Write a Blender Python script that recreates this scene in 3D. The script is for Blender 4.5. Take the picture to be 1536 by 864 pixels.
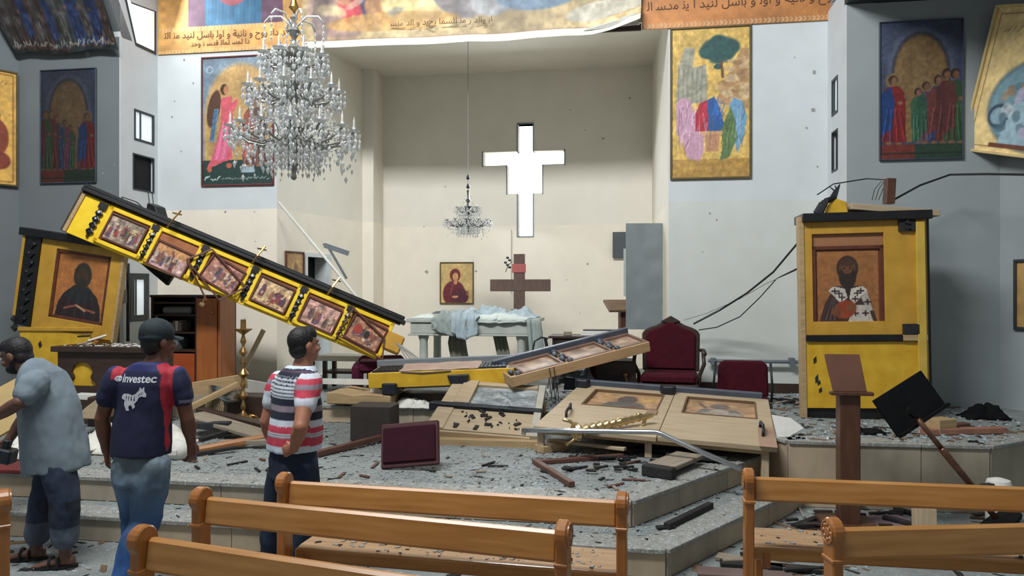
import bpy, bmesh, math, random
import numpy as np
from mathutils import Vector, Matrix, noise as mnoise
from mathutils.bvhtree import BVHTree

for _o in list(bpy.data.objects):
    bpy.data.objects.remove(_o)
SC = bpy.context.scene
COL = SC.collection
V = Vector
PI = math.pi
random.seed(7)

# ---------------------------------------------------------------- camera
F, H, CX, CY = 1150.0, 1.85, 768.0, 432.0
cam_d = bpy.data.cameras.new('camera')
cam_d.sensor_width = 36.0
cam_d.lens = F * 36.0 / 1536.0
cam_d.clip_end = 200
cam = bpy.data.objects.new('camera', cam_d)
cam.location = (0, 0, H)
cam.rotation_euler = (PI / 2, 0, 0)
COL.objects.link(cam)
SC.camera = cam

# church axes: U runs along the altar wall, N runs into it (the nave is turned a little from the lens)
YAW = math.radians(9.0)
CS, SN = math.cos(YAW), math.sin(YAW)
U, N, Z = V((CS, -SN, 0)), V((SN, CS, 0)), V((0, 0, 1))


def W(u, n, z=0.0):
    return U * u + N * n + V((0, 0, z))


# ---------------------------------------------------------------- world, lights, exposure
world = bpy.data.worlds.new('world')
SC.world = world
world.use_nodes = True
bg = world.node_tree.nodes['Background']
bg.inputs['Color'].default_value = (0.80, 0.90, 1.0, 1)
bg.inputs['Strength'].default_value = 0.26


def area(name, loc, target, sx, sy, power, color=(1, 1, 1), spread=None):
    d = bpy.data.lights.new(name, 'AREA')
    d.shape = 'RECTANGLE'
    d.size, d.size_y = sx, sy
    d.energy = power
    d.color = color
    if spread:
        d.spread = math.radians(spread)
    o = bpy.data.objects.new(name, d)
    o.location = loc
    o.rotation_euler = (V(target) - V(loc)).to_track_quat('-Z', 'Y').to_euler()
    COL.objects.link(o)
    return o


area('dome_window_light', W(-2.8, 2.8, 8.2), W(-2.1, 10.6, 2.0), 4.6, 0.9, 880, (0.96, 0.98, 1.0))
area('altar_side_window_light', W(-6.2, 9.3, 5.9), W(-1.0, 9.0, 4.2), 0.7, 1.0, 22, (0.9, 0.96, 1.0))
area('cross_window_light', W(-1.78, 12.2, 3.6), W(-1.9, 8.0, 2.0), 0.9, 1.3, 55, (0.86, 0.95, 1.0))

SC.view_settings.view_transform = 'Standard'
SC.view_settings.look = 'None'
SC.view_settings.gamma = 1.0
SC.view_settings.use_curve_mapping = False
SC.view_settings.exposure = 0.0


# ---------------------------------------------------------------- pixel helpers
def P(px, py, d):
    return V(((px - CX) / F * d, d, H - (py - CY) / F * d))


def PZ(px, py, z):
    return P(px, py, (H - z) * F / (py - CY))


def PN(px, py, n):
    k = (px - CX) / F
    return P(px, py, n / (k * SN + CS))


def to_un(p):
    return p.dot(U), p.dot(N)


# ---------------------------------------------------------------- colour and material helpers
def lin(c):
    return tuple(((x / 255.0) / 12.92 if x / 255.0 <= 0.04045 else ((x / 255.0 + 0.055) / 1.055) ** 2.4) for x in c)


MATS = {}


def mat(name, col, rough=0.6, metal=0.0, var=0.12, scale=6.0, stretch=(1, 1, 1), bump=0.15, col2=None, spots=None, spot_scale=40.0,
        spot_amount=0.42, trans=0.0, emit=0.0, coat=0.0, spec=0.5, detail=6.0):
    if name in MATS:
        return MATS[name]
    m = bpy.data.materials.new(name)
    m.use_nodes = True
    nt = m.node_tree
    b = nt.nodes['Principled BSDF']
    b.inputs['Roughness'].default_value = rough
    b.inputs['Metallic'].default_value = metal
    b.inputs['Specular IOR Level'].default_value = spec
    if coat:
        b.inputs['Coat Weight'].default_value = coat
        b.inputs['Coat Roughness'].default_value = 0.25
    if trans:
        b.inputs['Transmission Weight'].default_value = trans
    c = lin(col)
    tc = nt.nodes.new('ShaderNodeTexCoord')
    mp = nt.nodes.new('ShaderNodeMapping')
    mp.inputs['Scale'].default_value = stretch
    nt.links.new(tc.outputs['Object'], mp.inputs['Vector'])
    nz = nt.nodes.new('ShaderNodeTexNoise')
    nz.inputs['Scale'].default_value = scale
    nz.inputs['Detail'].default_value = detail
    nt.links.new(mp.outputs[0], nz.inputs['Vector'])
    rp = nt.nodes.new('ShaderNodeValToRGB')
    rp.color_ramp.elements[0].position = 0.3
    rp.color_ramp.elements[1].position = 0.7
    if col2 is None:
        lo, hi = [max(0, x * (1 - var)) for x in c], [min(1, x * (1 + var)) for x in c]
    else:
        lo, hi = c, lin(col2)
    rp.color_ramp.elements[0].color = (*lo, 1)
    rp.color_ramp.elements[1].color = (*hi, 1)
    nt.links.new(nz.outputs['Fac'], rp.inputs['Fac'])
    out = rp.outputs['Color']
    if spots:
        for i, sp in enumerate(spots):
            n2 = nt.nodes.new('ShaderNodeTexNoise')
            n2.inputs['Scale'].default_value = spot_scale * (1 + 0.9 * i)
            n2.inputs['Detail'].default_value = 3.0
            nt.links.new(tc.outputs['Object'], n2.inputs['Vector'])
            r2 = nt.nodes.new('ShaderNodeValToRGB')
            r2.color_ramp.elements[0].position = 1 - spot_amount
            r2.color_ramp.elements[1].position = 1 - spot_amount + 0.05
            nt.links.new(n2.outputs['Fac'], r2.inputs['Fac'])
            mx = nt.nodes.new('ShaderNodeMix')
            mx.data_type = 'RGBA'
            nt.links.new(r2.outputs['Color'], mx.inputs[0])
            nt.links.new(out, mx.inputs[6])
            mx.inputs[7].default_value = (*lin(sp), 1)
            out = mx.outputs[2]
    nt.links.new(out, b.inputs['Base Color'])
    if bump:
        bp = nt.nodes.new('ShaderNodeBump')
        bp.inputs['Strength'].default_value = bump
        bp.inputs['Distance'].default_value = 0.01
        nt.links.new(nz.outputs['Fac'], bp.inputs['Height'])
        nt.links.new(bp.outputs[0], b.inputs['Normal'])
    if emit:
        b.inputs['Emission Color'].default_value = (*c, 1)
        b.inputs['Emission Strength'].default_value = emit
    MATS[name] = m
    return m


def painted(name='painted_surface', rough=0.55, attr='Col', bump=0.05, coat=0.0):
    if name in MATS:
        return MATS[name]
    m = bpy.data.materials.new(name)
    m.use_nodes = True
    nt = m.node_tree
    b = nt.nodes['Principled BSDF']
    b.inputs['Roughness'].default_value = rough
    b.inputs['Coat Weight'].default_value = coat
    a = nt.nodes.new('ShaderNodeAttribute')
    a.attribute_name = attr
    tc = nt.nodes.new('ShaderNodeTexCoord')
    nz = nt.nodes.new('ShaderNodeTexNoise')
    nz.inputs['Scale'].default_value = 30
    nz.inputs['Detail'].default_value = 5
    nt.links.new(tc.outputs['Object'], nz.inputs['Vector'])
    mr = nt.nodes.new('ShaderNodeMapRange')
    mr.inputs['To Min'].default_value = 0.8
    mr.inputs['To Max'].default_value = 1.2
    nt.links.new(nz.outputs['Fac'], mr.inputs['Value'])
    vm = nt.nodes.new('ShaderNodeVectorMath')
    vm.operation = 'MULTIPLY'
    nt.links.new(a.outputs['Color'], vm.inputs[0])
    nt.links.new(mr.outputs[0], vm.inputs[1])
    nt.links.new(vm.outputs[0], b.inputs['Base Color'])
    bp = nt.nodes.new('ShaderNodeBump')
    bp.inputs['Strength'].default_value = bump
    bp.inputs['Distance'].default_value = 0.005
    nt.links.new(nz.outputs['Fac'], bp.inputs['Height'])
    nt.links.new(bp.outputs[0], b.inputs['Normal'])
    MATS[name] = m
    return m


# ---------------------------------------------------------------- object helpers
def tag(o, label=None, cat=None, group=None, kind=None):
    if label:
        o['label'] = label
    if cat:
        o['category'] = cat
    if group:
        o['group'] = group
    if kind:
        o['kind'] = kind
    return o


def thing(name, label, cat, M=None, group=None):
    o = bpy.data.objects.new(name, None)
    o.empty_display_size = 0.1
    COL.objects.link(o)
    if M is not None:
        o.matrix_world = M
    return tag(o, label, cat, group)


def frame(org, x, up=None, y=None):
    """Matrix with x along x, z near up (or y exactly along y)."""
    x = V(x).normalized()
    if y is not None:
        y = (V(y) - x * V(y).dot(x)).normalized()
        z = x.cross(y)
    else:
        z = (V(up) - x * V(up).dot(x)).normalized()
        y = z.cross(x)
    M = Matrix(((x.x, y.x, z.x, org[0]), (x.y, y.y, z.y, org[1]), (x.z, y.z, z.z, org[2]), (0, 0, 0, 1)))
    return M


def wallM(u, n, z):
    return frame(W(u, n, z), U, Z)


def upright(loc, yaw=0.0):
    return Matrix.Translation(V(loc)) @ Matrix.Rotation(yaw, 4, 'Z')


class MB:
    def __init__(self):
        self.v, self.f = [], []

    def add(self, vs, fs, M=None):
        b = len(self.v)
        if M is not None:
            vs = [M @ V(p) for p in vs]
        self.v += [tuple(p) for p in vs]
        self.f += [tuple(b + i for i in f) for f in fs]
        return self

    def box(self, x0, x1, y0, y1, z0, z1, M=None):
        vs = [(x0, y0, z0), (x1, y0, z0), (x1, y1, z0), (x0, y1, z0), (x0, y0, z1), (x1, y0, z1), (x1, y1, z1), (x0, y1, z1)]
        fs = [(0, 3, 2, 1), (4, 5, 6, 7), (0, 1, 5, 4), (1, 2, 6, 5), (2, 3, 7, 6), (3, 0, 4, 7)]
        return self.add(vs, fs, M)

    def cbox(self, c, s, M=None):
        return self.box(c[0] - s[0] / 2, c[0] + s[0] / 2, c[1] - s[1] / 2, c[1] + s[1] / 2, c[2] - s[2] / 2, c[2] + s[2] / 2, M)

    def prism(self, poly, a0, a1, axes='xyz', M=None):
        """poly in the first two axes named, extruded along the third from a0 to a1"""
        n = len(poly)
        idx = {'x': 0, 'y': 1, 'z': 2}
        i, j, k = idx[axes[0]], idx[axes[1]], idx[axes[2]]
        vs = []
        for a in (a0, a1):
            for p in poly:
                q = [0, 0, 0]
                q[i], q[j], q[k] = p[0], p[1], a
                vs.append(tuple(q))
        fs = [tuple(range(n - 1, -1, -1)), tuple(range(n, 2 * n))]
        for t in range(n):
            s = (t + 1) % n
            fs.append((t, s, n + s, n + t))
        return self.add(vs, fs, M)

    def tube(self, pts, r, n=8, M=None, cap=True):
        pts = [V(p) for p in pts]
        m = len(pts)
        rs = r if isinstance(r, (list, tuple)) else [r] * m
        vs, fs = [], []
        prev = None
        for i, p in enumerate(pts):
            t = (pts[min(i + 1, m - 1)] - pts[max(i - 1, 0)]).normalized()
            if prev is None:
                a = t.orthogonal().normalized()
            else:
                a = (prev - t * prev.dot(t))
                a = a.normalized() if a.length > 1e-6 else t.orthogonal().normalized()
            prev = a
            b = t.cross(a)
            for k in range(n):
                w = 2 * PI * k / n
                vs.append(p + (a * math.cos(w) + b * math.sin(w)) * rs[i])
        for i in range(m - 1):
            for k in range(n):
                s = (k + 1) % n
                fs.append((i * n + k, i * n + s, (i + 1) * n + s, (i + 1) * n + k))
        if cap:
            fs.append(tuple(range(n - 1, -1, -1)))
            fs.append(tuple((m - 1) * n + k for k in range(n)))
        return self.add(vs, fs, M)

    def lathe(self, prof, n=16, M=None):
        vs, fs = [], []
        m = len(prof)
        for r, z in prof:
            for k in range(n):
                w = 2 * PI * k / n
                vs.append((r * math.cos(w), r * math.sin(w), z))
        for i in range(m - 1):
            for k in range(n):
                s = (k + 1) % n
                fs.append((i * n + k, i * n + s, (i + 1) * n + s, (i + 1) * n + k))
        fs.append(tuple(range(n - 1, -1, -1)))
        fs.append(tuple((m - 1) * n + k for k in range(n)))
        return self.add(vs, fs, M)

    def octa(self, c, rx, rz):
        x, y, z = c
        vs = [(x + rx, y, z), (x, y + rx, z), (x - rx, y, z), (x, y - rx, z), (x, y, z + rz * 0.6), (x, y, z - rz)]
        fs = [(0, 1, 4), (1, 2, 4), (2, 3, 4), (3, 0, 4), (1, 0, 5), (2, 1, 5), (3, 2, 5), (0, 3, 5)]
        return self.add(vs, fs)

    def grid(self, fn, nx, ny, M=None):
        vs = [fn(i / nx, j / ny) for j in range(ny + 1) for i in range(nx + 1)]
        fs = [(j * (nx + 1) + i, j * (nx + 1) + i + 1, (j + 1) * (nx + 1) + i + 1, (j + 1) * (nx + 1) + i) for j in range(ny) for i in range(nx)]
        return self.add(vs, fs, M)

    def ball(self, c, r, n=10, m=6, M=None):
        r = (r, r, r) if not isinstance(r, (tuple, list)) else r
        vs, fs = [], []
        for j in range(1, m):
            a = PI * j / m
            for k in range(n):
                w = 2 * PI * k / n
                vs.append((c[0] + r[0] * math.sin(a) * math.cos(w), c[1] + r[1] * math.sin(a) * math.sin(w), c[2] + r[2] * math.cos(a)))
        for j in range(m - 2):
            for k in range(n):
                s = (k + 1) % n
                fs.append((j * n + k, (j + 1) * n + k, (j + 1) * n + s, j * n + s))
        t, b = len(vs), len(vs) + 1
        vs += [(c[0], c[1], c[2] + r[2]), (c[0], c[1], c[2] - r[2])]
        for k in range(n):
            s = (k + 1) % n
            fs.append((t, k, s))
            fs.append((b, (m - 2) * n + s, (m - 2) * n + k))
        return self.add(vs, fs, M)

    def mesh(self, name, material=None, smooth=False, bev=0.0, seg=1):
        me = bpy.data.meshes.new(name)
        me.from_pydata(self.v, [], self.f)
        if bev:
            bm = bmesh.new()
            bm.from_mesh(me)
            bmesh.ops.recalc_face_normals(bm, faces=bm.faces)
            es = [e for e in bm.edges if len(e.link_faces) == 2 and e.calc_face_angle(0) > 0.5]
            bmesh.ops.bevel(bm, geom=es, offset=bev, segments=seg, affect='EDGES', profile=0.5, clamp_overlap=True)
            bm.to_mesh(me)
            bm.free()
        if material:
            me.materials.append(material)
        if smooth:
            me.polygons.foreach_set('use_smooth', [True] * len(me.polygons))
            if smooth == 'auto':
                try:
                    me.set_sharp_from_angle(angle=0.7)
                except Exception:
                    pass
        me.update()
        return me

    def build(self, name, material=None, parent=None, smooth=False, bev=0.0, M=None, kind=None, seg=1):
        me = self.mesh(name, material, smooth, bev, seg)
        o = bpy.data.objects.new(name, me)
        COL.objects.link(o)
        if parent is not None:
            o.parent = parent
        if M is not None:
            if parent is not None:
                o.matrix_local = M
            else:
                o.matrix_world = M
        if kind:
            o['kind'] = kind
        return o


def part(name, me, parent, M=None):
    o = bpy.data.objects.new(name, me)
    COL.objects.link(o)
    o.parent = parent
    if M is not None:
        o.matrix_local = M
    return o


def box(name, x0, x1, y0, y1, z0, z1, material, parent=None, bev=0.0, M=None, label=None):
    o = MB().box(x0, x1, y0, y1, z0, z1).build(name, material, parent, bev=bev, M=M)
    if label:
        o['label'] = label
    return o


# ---------------------------------------------------------------- flat painted art: coloured point grid
class Art:
    def __init__(self, w, h, bgc, cell=0.01):
        self.w, self.h = w, h
        self.nx, self.ny = max(4, int(w / cell)), max(4, int(h / cell))
        xs, ys = np.linspace(0, w, self.nx + 1), np.linspace(0, h, self.ny + 1)
        self.X, self.Y = np.meshgrid(xs, ys)
        self.C = np.ones(self.X.shape + (3,)) * np.array(bgc, float)
        self.rng = np.random.RandomState(int(w * 1000 + h * 77) % 9999)

    def put(self, m, col, a=1.0):
        m = np.clip(m, 0, 1)[..., None] * a
        self.C = self.C * (1 - m) + np.array(col, float) * m
        return self

    def ell(self, cx, cy, rx, ry, col, rot=0.0, a=1.0, soft=0.12):
        c, s = math.cos(rot), math.sin(rot)
        dx, dy = self.X - cx, self.Y - cy
        d = np.sqrt(((dx * c + dy * s) / rx) ** 2 + ((-dx * s + dy * c) / ry) ** 2)
        return self.put((1 + soft / 2 - d) / soft, col, a)

    def poly(self, pts, col, a=1.0):
        ins = np.zeros(self.X.shape, bool)
        n = len(pts)
        for i in range(n):
            x1, y1 = pts[i]
            x2, y2 = pts[(i + 1) % n]
            if y1 == y2:
                continue
            c = ((y1 > self.Y) != (y2 > self.Y)) & (self.X < (x2 - x1) * (self.Y - y1) / (y2 - y1) + x1)
            ins ^= c
        return self.put(ins.astype(float), col, a)

    def rect(self, x0, y0, x1, y1, col, a=1.0):
        return self.put(((self.X >= x0) & (self.X <= x1) & (self.Y >= y0) & (self.Y <= y1)).astype(float), col, a)

    def line(self, pts, wd, col, a=1.0):
        m = np.zeros(self.X.shape)
        for (x1, y1), (x2, y2) in zip(pts[:-1], pts[1:]):
            dx, dy = x2 - x1, y2 - y1
            t = np.clip(((self.X - x1) * dx + (self.Y - y1) * dy) / (dx * dx + dy * dy + 1e-9), 0, 1)
            d = np.hypot(self.X - x1 - t * dx, self.Y - y1 - t * dy)
            m = np.maximum(m, np.clip((wd - d) / (wd * 0.35), 0, 1))
        return self.put(m, col, a)

    def blotch(self, amp, size, seed=0, cols=None):
        """smooth value noise, brightening and darkening (or mixing colours)"""
        r = np.random.RandomState(seed)
        gx, gy = max(2, int(self.w / size) + 2), max(2, int(self.h / size) + 2)
        g = r.rand(gy + 1, gx + 1)
        fx, fy = self.X / self.w * (gx - 1), self.Y / self.h * (gy - 1)
        ix, iy = np.minimum(fx.astype(int), gx - 1), np.minimum(fy.astype(int), gy - 1)
        tx, ty = fx - ix, fy - iy
        tx, ty = tx * tx * (3 - 2 * tx), ty * ty * (3 - 2 * ty)
        v = (g[iy, ix] * (1 - tx) + g[iy, ix + 1] * tx) * (1 - ty) + (g[iy + 1, ix] * (1 - tx) + g[iy + 1, ix + 1] * tx) * ty
        if cols is None:
            self.C = self.C * (1 + amp * (v[..., None] - 0.5) * 2)
        else:
            self.put((v - 0.5) * 4, cols, amp)
        return self

    def saint(self, cx, y0, h, robe, mantle, skin=(150, 100, 70), hair=(50, 35, 28), halo=None, lean=0.0, wide=1.0, folds=True):
        """a generic robed standing figure with its own proportions"""
        w = h * 0.17 * wide
        hx = cx + lean * h
        if halo:
            self.ell(hx, y0 + h * 0.91, h * 0.105, h * 0.105, halo)
        self.poly([(cx - w * 1.05, y0), (cx + w * 1.05, y0), (hx + w * 0.95, y0 + h * 0.72), (hx + w * 0.45, y0 + h * 0.83), (hx - w * 0.45, y0 + h * 0.83),
                   (hx - w * 0.95, y0 + h * 0.72)], robe)
        self.poly([(cx - w * 1.1, y0 + h * 0.1), (cx - w * 0.1, y0 + h * 0.2), (hx + w * 0.15, y0 + h * 0.6), (hx - w * 0.2, y0 + h * 0.83), (hx - w * 0.98, y0 + h * 0.72)], mantle)
        if folds:
            for k in range(4):
                t = (k - 1.5) * w * 0.45
                self.line([(cx + t * 1.3, y0 + 0.03 * h), (hx + t * 0.7, y0 + h * 0.5)], h * 0.009, [min(255, c * 1.5 + 18) for c in (mantle if k < 2 else robe)], 0.6)
                self.line([(cx + t * 1.3 + w * 0.2, y0 + 0.03 * h), (hx + t * 0.7 + w * 0.1, y0 + h * 0.45)], h * 0.008, [c * 0.5 for c in (mantle if k < 2 else robe)], 0.6)
        self.ell(hx, y0 + h * 0.915, h * 0.062, h * 0.075, hair)
        self.ell(hx + 0.012 * h, y0 + h * 0.9, h * 0.042, h * 0.058, skin)
        self.ell(cx - w * 0.35, y0 - h * 0.005, h * 0.045, h * 0.02, skin)
        self.ell(cx + w * 0.45, y0 - h * 0.01, h * 0.045, h * 0.02, skin)
        self.ell(hx + w * 0.55, y0 + h * 0.58, h * 0.035, h * 0.028, skin)
        return self

    def scribble(self, x0, y0, x1, y1, col, wd, seed=0, a=1.0):
        r = random.Random(seed)
        x = x0
        while x < x1:
            hh = (y1 - y0)
            n = r.choice([1, 2, 3])
            pts = [(x, y0 + hh * r.uniform(0.1, 0.5))]
            for _ in range(n):
                x += hh * r.uniform(0.15, 0.4)
                pts.append((x, y0 + hh * r.uniform(0.0, 1.0)))
            self.line(pts, wd, col, a)
            x += hh * r.uniform(0.12, 0.4)
        return self

    def build(self, name, parent=None, M=None, mat_=None, warp=None):
        nx, ny = self.nx, self.ny
        vs = [(self.X[j, i], 0.0, self.Y[j, i]) for j in range(ny + 1) for i in range(nx + 1)]
        if warp:
            vs = [warp(x, y, z) for x, y, z in vs]
        mb = MB()
        mb.v = vs
        mb.f = [(j * (nx + 1) + i, j * (nx + 1) + i + 1, (j + 1) * (nx + 1) + i + 1, (j + 1) * (nx + 1) + i) for j in range(ny) for i in range(nx)]
        o = mb.build(name, mat_ or painted(), parent, smooth=bool(warp), M=M)
        c = np.clip(self.C, 0, 255) / 255.0
        c = np.where(c <= 0.04045, c / 12.92, ((c + 0.055) / 1.055) ** 2.4)
        a = o.data.color_attributes.new('Col', 'FLOAT_COLOR', 'POINT')
        buf = np.ones((c.shape[0] * c.shape[1], 4), np.float32)
        buf[:, :3] = c.reshape(-1, 3)
        a.data.foreach_set('color', buf.ravel())
        return o


def framed(name, label, cat, art, M, depth=0.03, fw=0.03, fmat=None, group=None, back=None, glass=False):
    """framed picture: M at the lower left corner of the visible picture, x right, z up, y into the wall"""
    t = thing(name, label, cat, M, group)
    w, h = art.w, art.h
    for (x0, x1, z0, z1) in ((-fw, w + fw, -fw, 0), (-fw, w + fw, h, h + fw), (-fw, 0, 0, h), (w, w + fw, 0, h)):
        box('frame_rail', x0, x1, -depth, 0, z0, z1, fmat, t, bev=min(0.006, fw * 0.3))
    box('backing', -fw * .6, w + fw * .6, -depth * 0.35, -0.002, -fw * .6, h + fw * .6, back or M_DARKWOOD, t)
    art.build('picture', t, Matrix.Translation((0, -depth * 0.35 - 0.002, 0)))
    return t


def text_mesh(name, s, size, M, material, parent=None, depth=0.002, align='LEFT', bold=0.0):
    c = bpy.data.curves.new(name, 'FONT')
    c.body = s
    c.size = size
    c.extrude = depth
    c.offset = bold
    c.align_x = align
    o = bpy.data.objects.new(name, c)
    COL.objects.link(o)
    bpy.context.view_layer.update()
    dg = bpy.context.evaluated_depsgraph_get()
    me = bpy.data.meshes.new_from_object(o.evaluated_get(dg))
    bpy.data.objects.remove(o)
    bpy.data.curves.remove(c)
    me.materials.clear()
    me.materials.append(material)
    r = bpy.data.objects.new(name, me)
    COL.objects.link(r)
    if parent is not None:
        r.parent = parent
        r.matrix_local = M
    else:
        r.matrix_world = M
    return r


# ---------------------------------------------------------------- materials
M_WHITE = mat('white_wall_paint', (206, 211, 212), rough=0.8, var=0.04, scale=3, bump=0.05)
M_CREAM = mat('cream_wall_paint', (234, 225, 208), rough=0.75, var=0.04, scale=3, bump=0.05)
M_CREAM2 = mat('greyish_cream_wall', (204, 208, 201), rough=0.75, var=0.04, scale=3, bump=0.05)  # greyer cream for the lower part of the right altar wall
M_APSE = mat('apse_wall_paint', (226, 220, 206), rough=0.8, var=0.04, scale=2, bump=0.05)
M_GREYWALL2 = mat('dark_grey_shade_wall', (112, 118, 120), rough=0.8, var=0.05, scale=2, bump=0.05)  # grey wall colour, darkened to hold the left corner bay's shade
M_GREYWALL = mat('grey_shade_wall', (152, 159, 159), rough=0.8, var=0.05, scale=2, bump=0.05)  # lighter grey for the right bay; its shade is in the colour too
M_FLOOR = mat('dusty_stone_floor', (130, 135, 132), rough=0.7, var=0.2, scale=7, bump=0.3, spots=[(158, 166, 165), (114, 119, 117)], spot_scale=70, spot_amount=0.42)
M_STONE = mat('beige_marble_panel', (182, 163, 136), rough=0.55, var=0.22, scale=3.5, stretch=(1, 1, 0.5), bump=0.05)
M_STONE2 = mat('grey_beige_marble_panel', (160, 149, 129), rough=0.55, var=0.2, scale=4.5, stretch=(1, 1, 0.5), bump=0.05)
M_NOSING = mat('step_edge_stone', (142, 141, 134), rough=0.6, var=0.2, scale=20, bump=0.2, spots=[(180, 184, 182)], spot_scale=60, spot_amount=0.42)
M_DARKWOOD = mat('dark_brown_wood', (58, 42, 34), rough=0.45, var=0.25, scale=5, stretch=(1, 6, 6), bump=0.1)
M_BROWN = mat('lectern_brown_wood', (86, 56, 40), rough=0.4, var=0.2, scale=5, stretch=(4, 4, 0.6), bump=0.08)
M_PEW = mat('honey_varnished_pine', (172, 116, 54), rough=0.32, col2=(198, 142, 78), scale=4, stretch=(0.7, 9, 9), bump=0.05, coat=0.35)
M_PEWEND = mat('honey_varnished_pine_end', (156, 96, 42), rough=0.32, col2=(180, 116, 56), scale=4, stretch=(6, 6, 0.7), bump=0.05, coat=0.35)
M_YELLOW = mat('gold_yellow_paint', (196, 150, 32), rough=0.42, col2=(218, 176, 52), scale=7, bump=0.1)
M_YELLOW2 = mat('bright_yellow_paint', (232, 188, 22), rough=0.38, col2=(246, 212, 50), scale=7, bump=0.1)
M_OCHRE = mat('ochre_yellow_paint', (178, 134, 42), rough=0.5, col2=(198, 152, 56), scale=6, bump=0.1)
M_BLACK = mat('black_paint', (22, 21, 21), rough=0.42, var=0.3, scale=9, bump=0.1)
M_MATBLACK = mat('matt_black_board', (18, 18, 19), rough=0.9, var=0.2, scale=9, bump=0.05, spec=0.15)
M_SEAT = mat('dusty_pine_seat', (158, 122, 84), rough=0.6, col2=(178, 146, 110), scale=5, stretch=(0.7, 6, 6), bump=0.1)
M_RAWPINE = mat('raw_pine_boards', (170, 149, 118), rough=0.65, col2=(188, 168, 138), scale=3.5, stretch=(1.0, 8, 8), bump=0.1, spots=None)
M_PINE2 = mat('weathered_pine', (158, 132, 94), rough=0.7, col2=(182, 154, 112), scale=4, stretch=(0.8, 9, 9), bump=0.15)
M_GREYPLANK = mat('dusty_grey_plank', (128, 116, 100), rough=0.75, col2=(156, 143, 124), scale=4, stretch=(0.8, 9, 9), bump=0.2)
M_ORANGEWOOD = mat('orange_varnished_board', (150, 86, 44), rough=0.45, col2=(166, 100, 54), scale=3, stretch=(6, 6, 0.8), bump=0.05)
M_REDWOOD = mat('reddish_brown_stick', (96, 62, 50), rough=0.55, var=0.2, scale=6, stretch=(1, 6, 6), bump=0.1)
M_MAROON = mat('maroon_upholstery', (68, 13, 26), rough=0.85, var=0.2, scale=14, bump=0.2, spec=0.2)
M_PURPLE = mat('purple_maroon_fabric', (74, 22, 44), rough=0.85, var=0.2, scale=14, bump=0.2, spec=0.2)
M_CHROME = mat('brushed_steel_tube', (205, 208, 210), rough=0.28, metal=1.0, var=0.05, scale=20, bump=0.02)
M_DARKMETAL = mat('dark_metal', (52, 56, 62), rough=0.45, metal=0.6, var=0.2, scale=14, bump=0.1)
M_GREYMETAL = mat('grey_painted_metal', (108, 116, 120), rough=0.5, var=0.08, scale=6, bump=0.1)
M_BRASS = mat('aged_brass', (170, 136, 84), rough=0.3, metal=0.9, var=0.25, scale=12, bump=0.1)
M_GOLD = mat('bright_gilt_metal', (206, 180, 130), rough=0.28, metal=0.9, var=0.25, scale=20, bump=0.15)
M_CABLE = mat('black_cable', (30, 30, 31), rough=0.5, var=0.1, bump=0)
M_CABLE2 = mat('pale_cable', (150, 148, 140), rough=0.5, var=0.1, bump=0)
M_WHITEBOARD = mat('dusty_white_board', (208, 206, 196), rough=0.7, var=0.08, scale=10, bump=0.1)
M_PAPER = mat('pale_paper', (222, 220, 210), rough=0.8, var=0.06, scale=20, bump=0.05)
M_CRYSTAL = mat('whitened_crystal', (246, 248, 246), rough=0.05, var=0.02, trans=0.5, bump=0)  # half opaque white base stands in for sparkle the glass would reflect
M_CRYSTALARM = mat('smoky_crystal_arm', (150, 150, 142), rough=0.12, var=0.2, scale=30, metal=0.35, bump=0.05)
M_CANDLE = mat('ivory_candle_tube', (196, 194, 184), rough=0.5, var=0.03, bump=0)
M_SKY = mat('bright_daylight_pane', (248, 252, 255), rough=0.4, var=0.01, emit=3.0, bump=0)
M_SKYDIM = mat('frosted_daylight_pane', (222, 232, 236), rough=0.4, var=0.05, emit=0.55, bump=0)
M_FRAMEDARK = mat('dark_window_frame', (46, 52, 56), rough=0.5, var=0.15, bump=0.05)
M_OPENDARK = mat('painted_opening_dark', (18, 20, 20), rough=0.9, var=0.2, bump=0)  # near-black colour standing in for the unlit depth behind openings
M_FRAMERED = mat('red_brown_frame', (104, 46, 42), rough=0.5, var=0.15, bump=0.05)
M_FRAMEOLIVE = mat('olive_gilt_frame', (96, 84, 52), rough=0.45, var=0.2, bump=0.05)
M_FRAMEBLUE = mat('slate_blue_edge', (60, 70, 86), rough=0.6, var=0.2, bump=0.05)
M_ICONFRAME = mat('mahogany_icon_frame', (92, 50, 34), rough=0.45, var=0.25, scale=9, bump=0.1)
M_TABLEGREEN = mat('pale_green_grey_stone', (180, 184, 175), rough=0.55, var=0.1, scale=6, bump=0.05)
M_INK = mat('brown_ink', (96, 66, 46), rough=0.7, var=0.1, bump=0)
M_CHAR = mat('charred_dark_wood', (34, 32, 31), rough=0.8, var=0.3, scale=20, bump=0.3)
M_CHIP = mat('grey_plaster_crumbs', (150, 150, 144), rough=.9, var=.2, scale=30, bump=0)
# ================================================================ the setting
def struct(name, mb, m, parent=None, bev=0.0, M=None):
    o = mb.build(name, m, parent, bev=bev, M=M)
    o['kind'] = 'structure'
    return o


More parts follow.
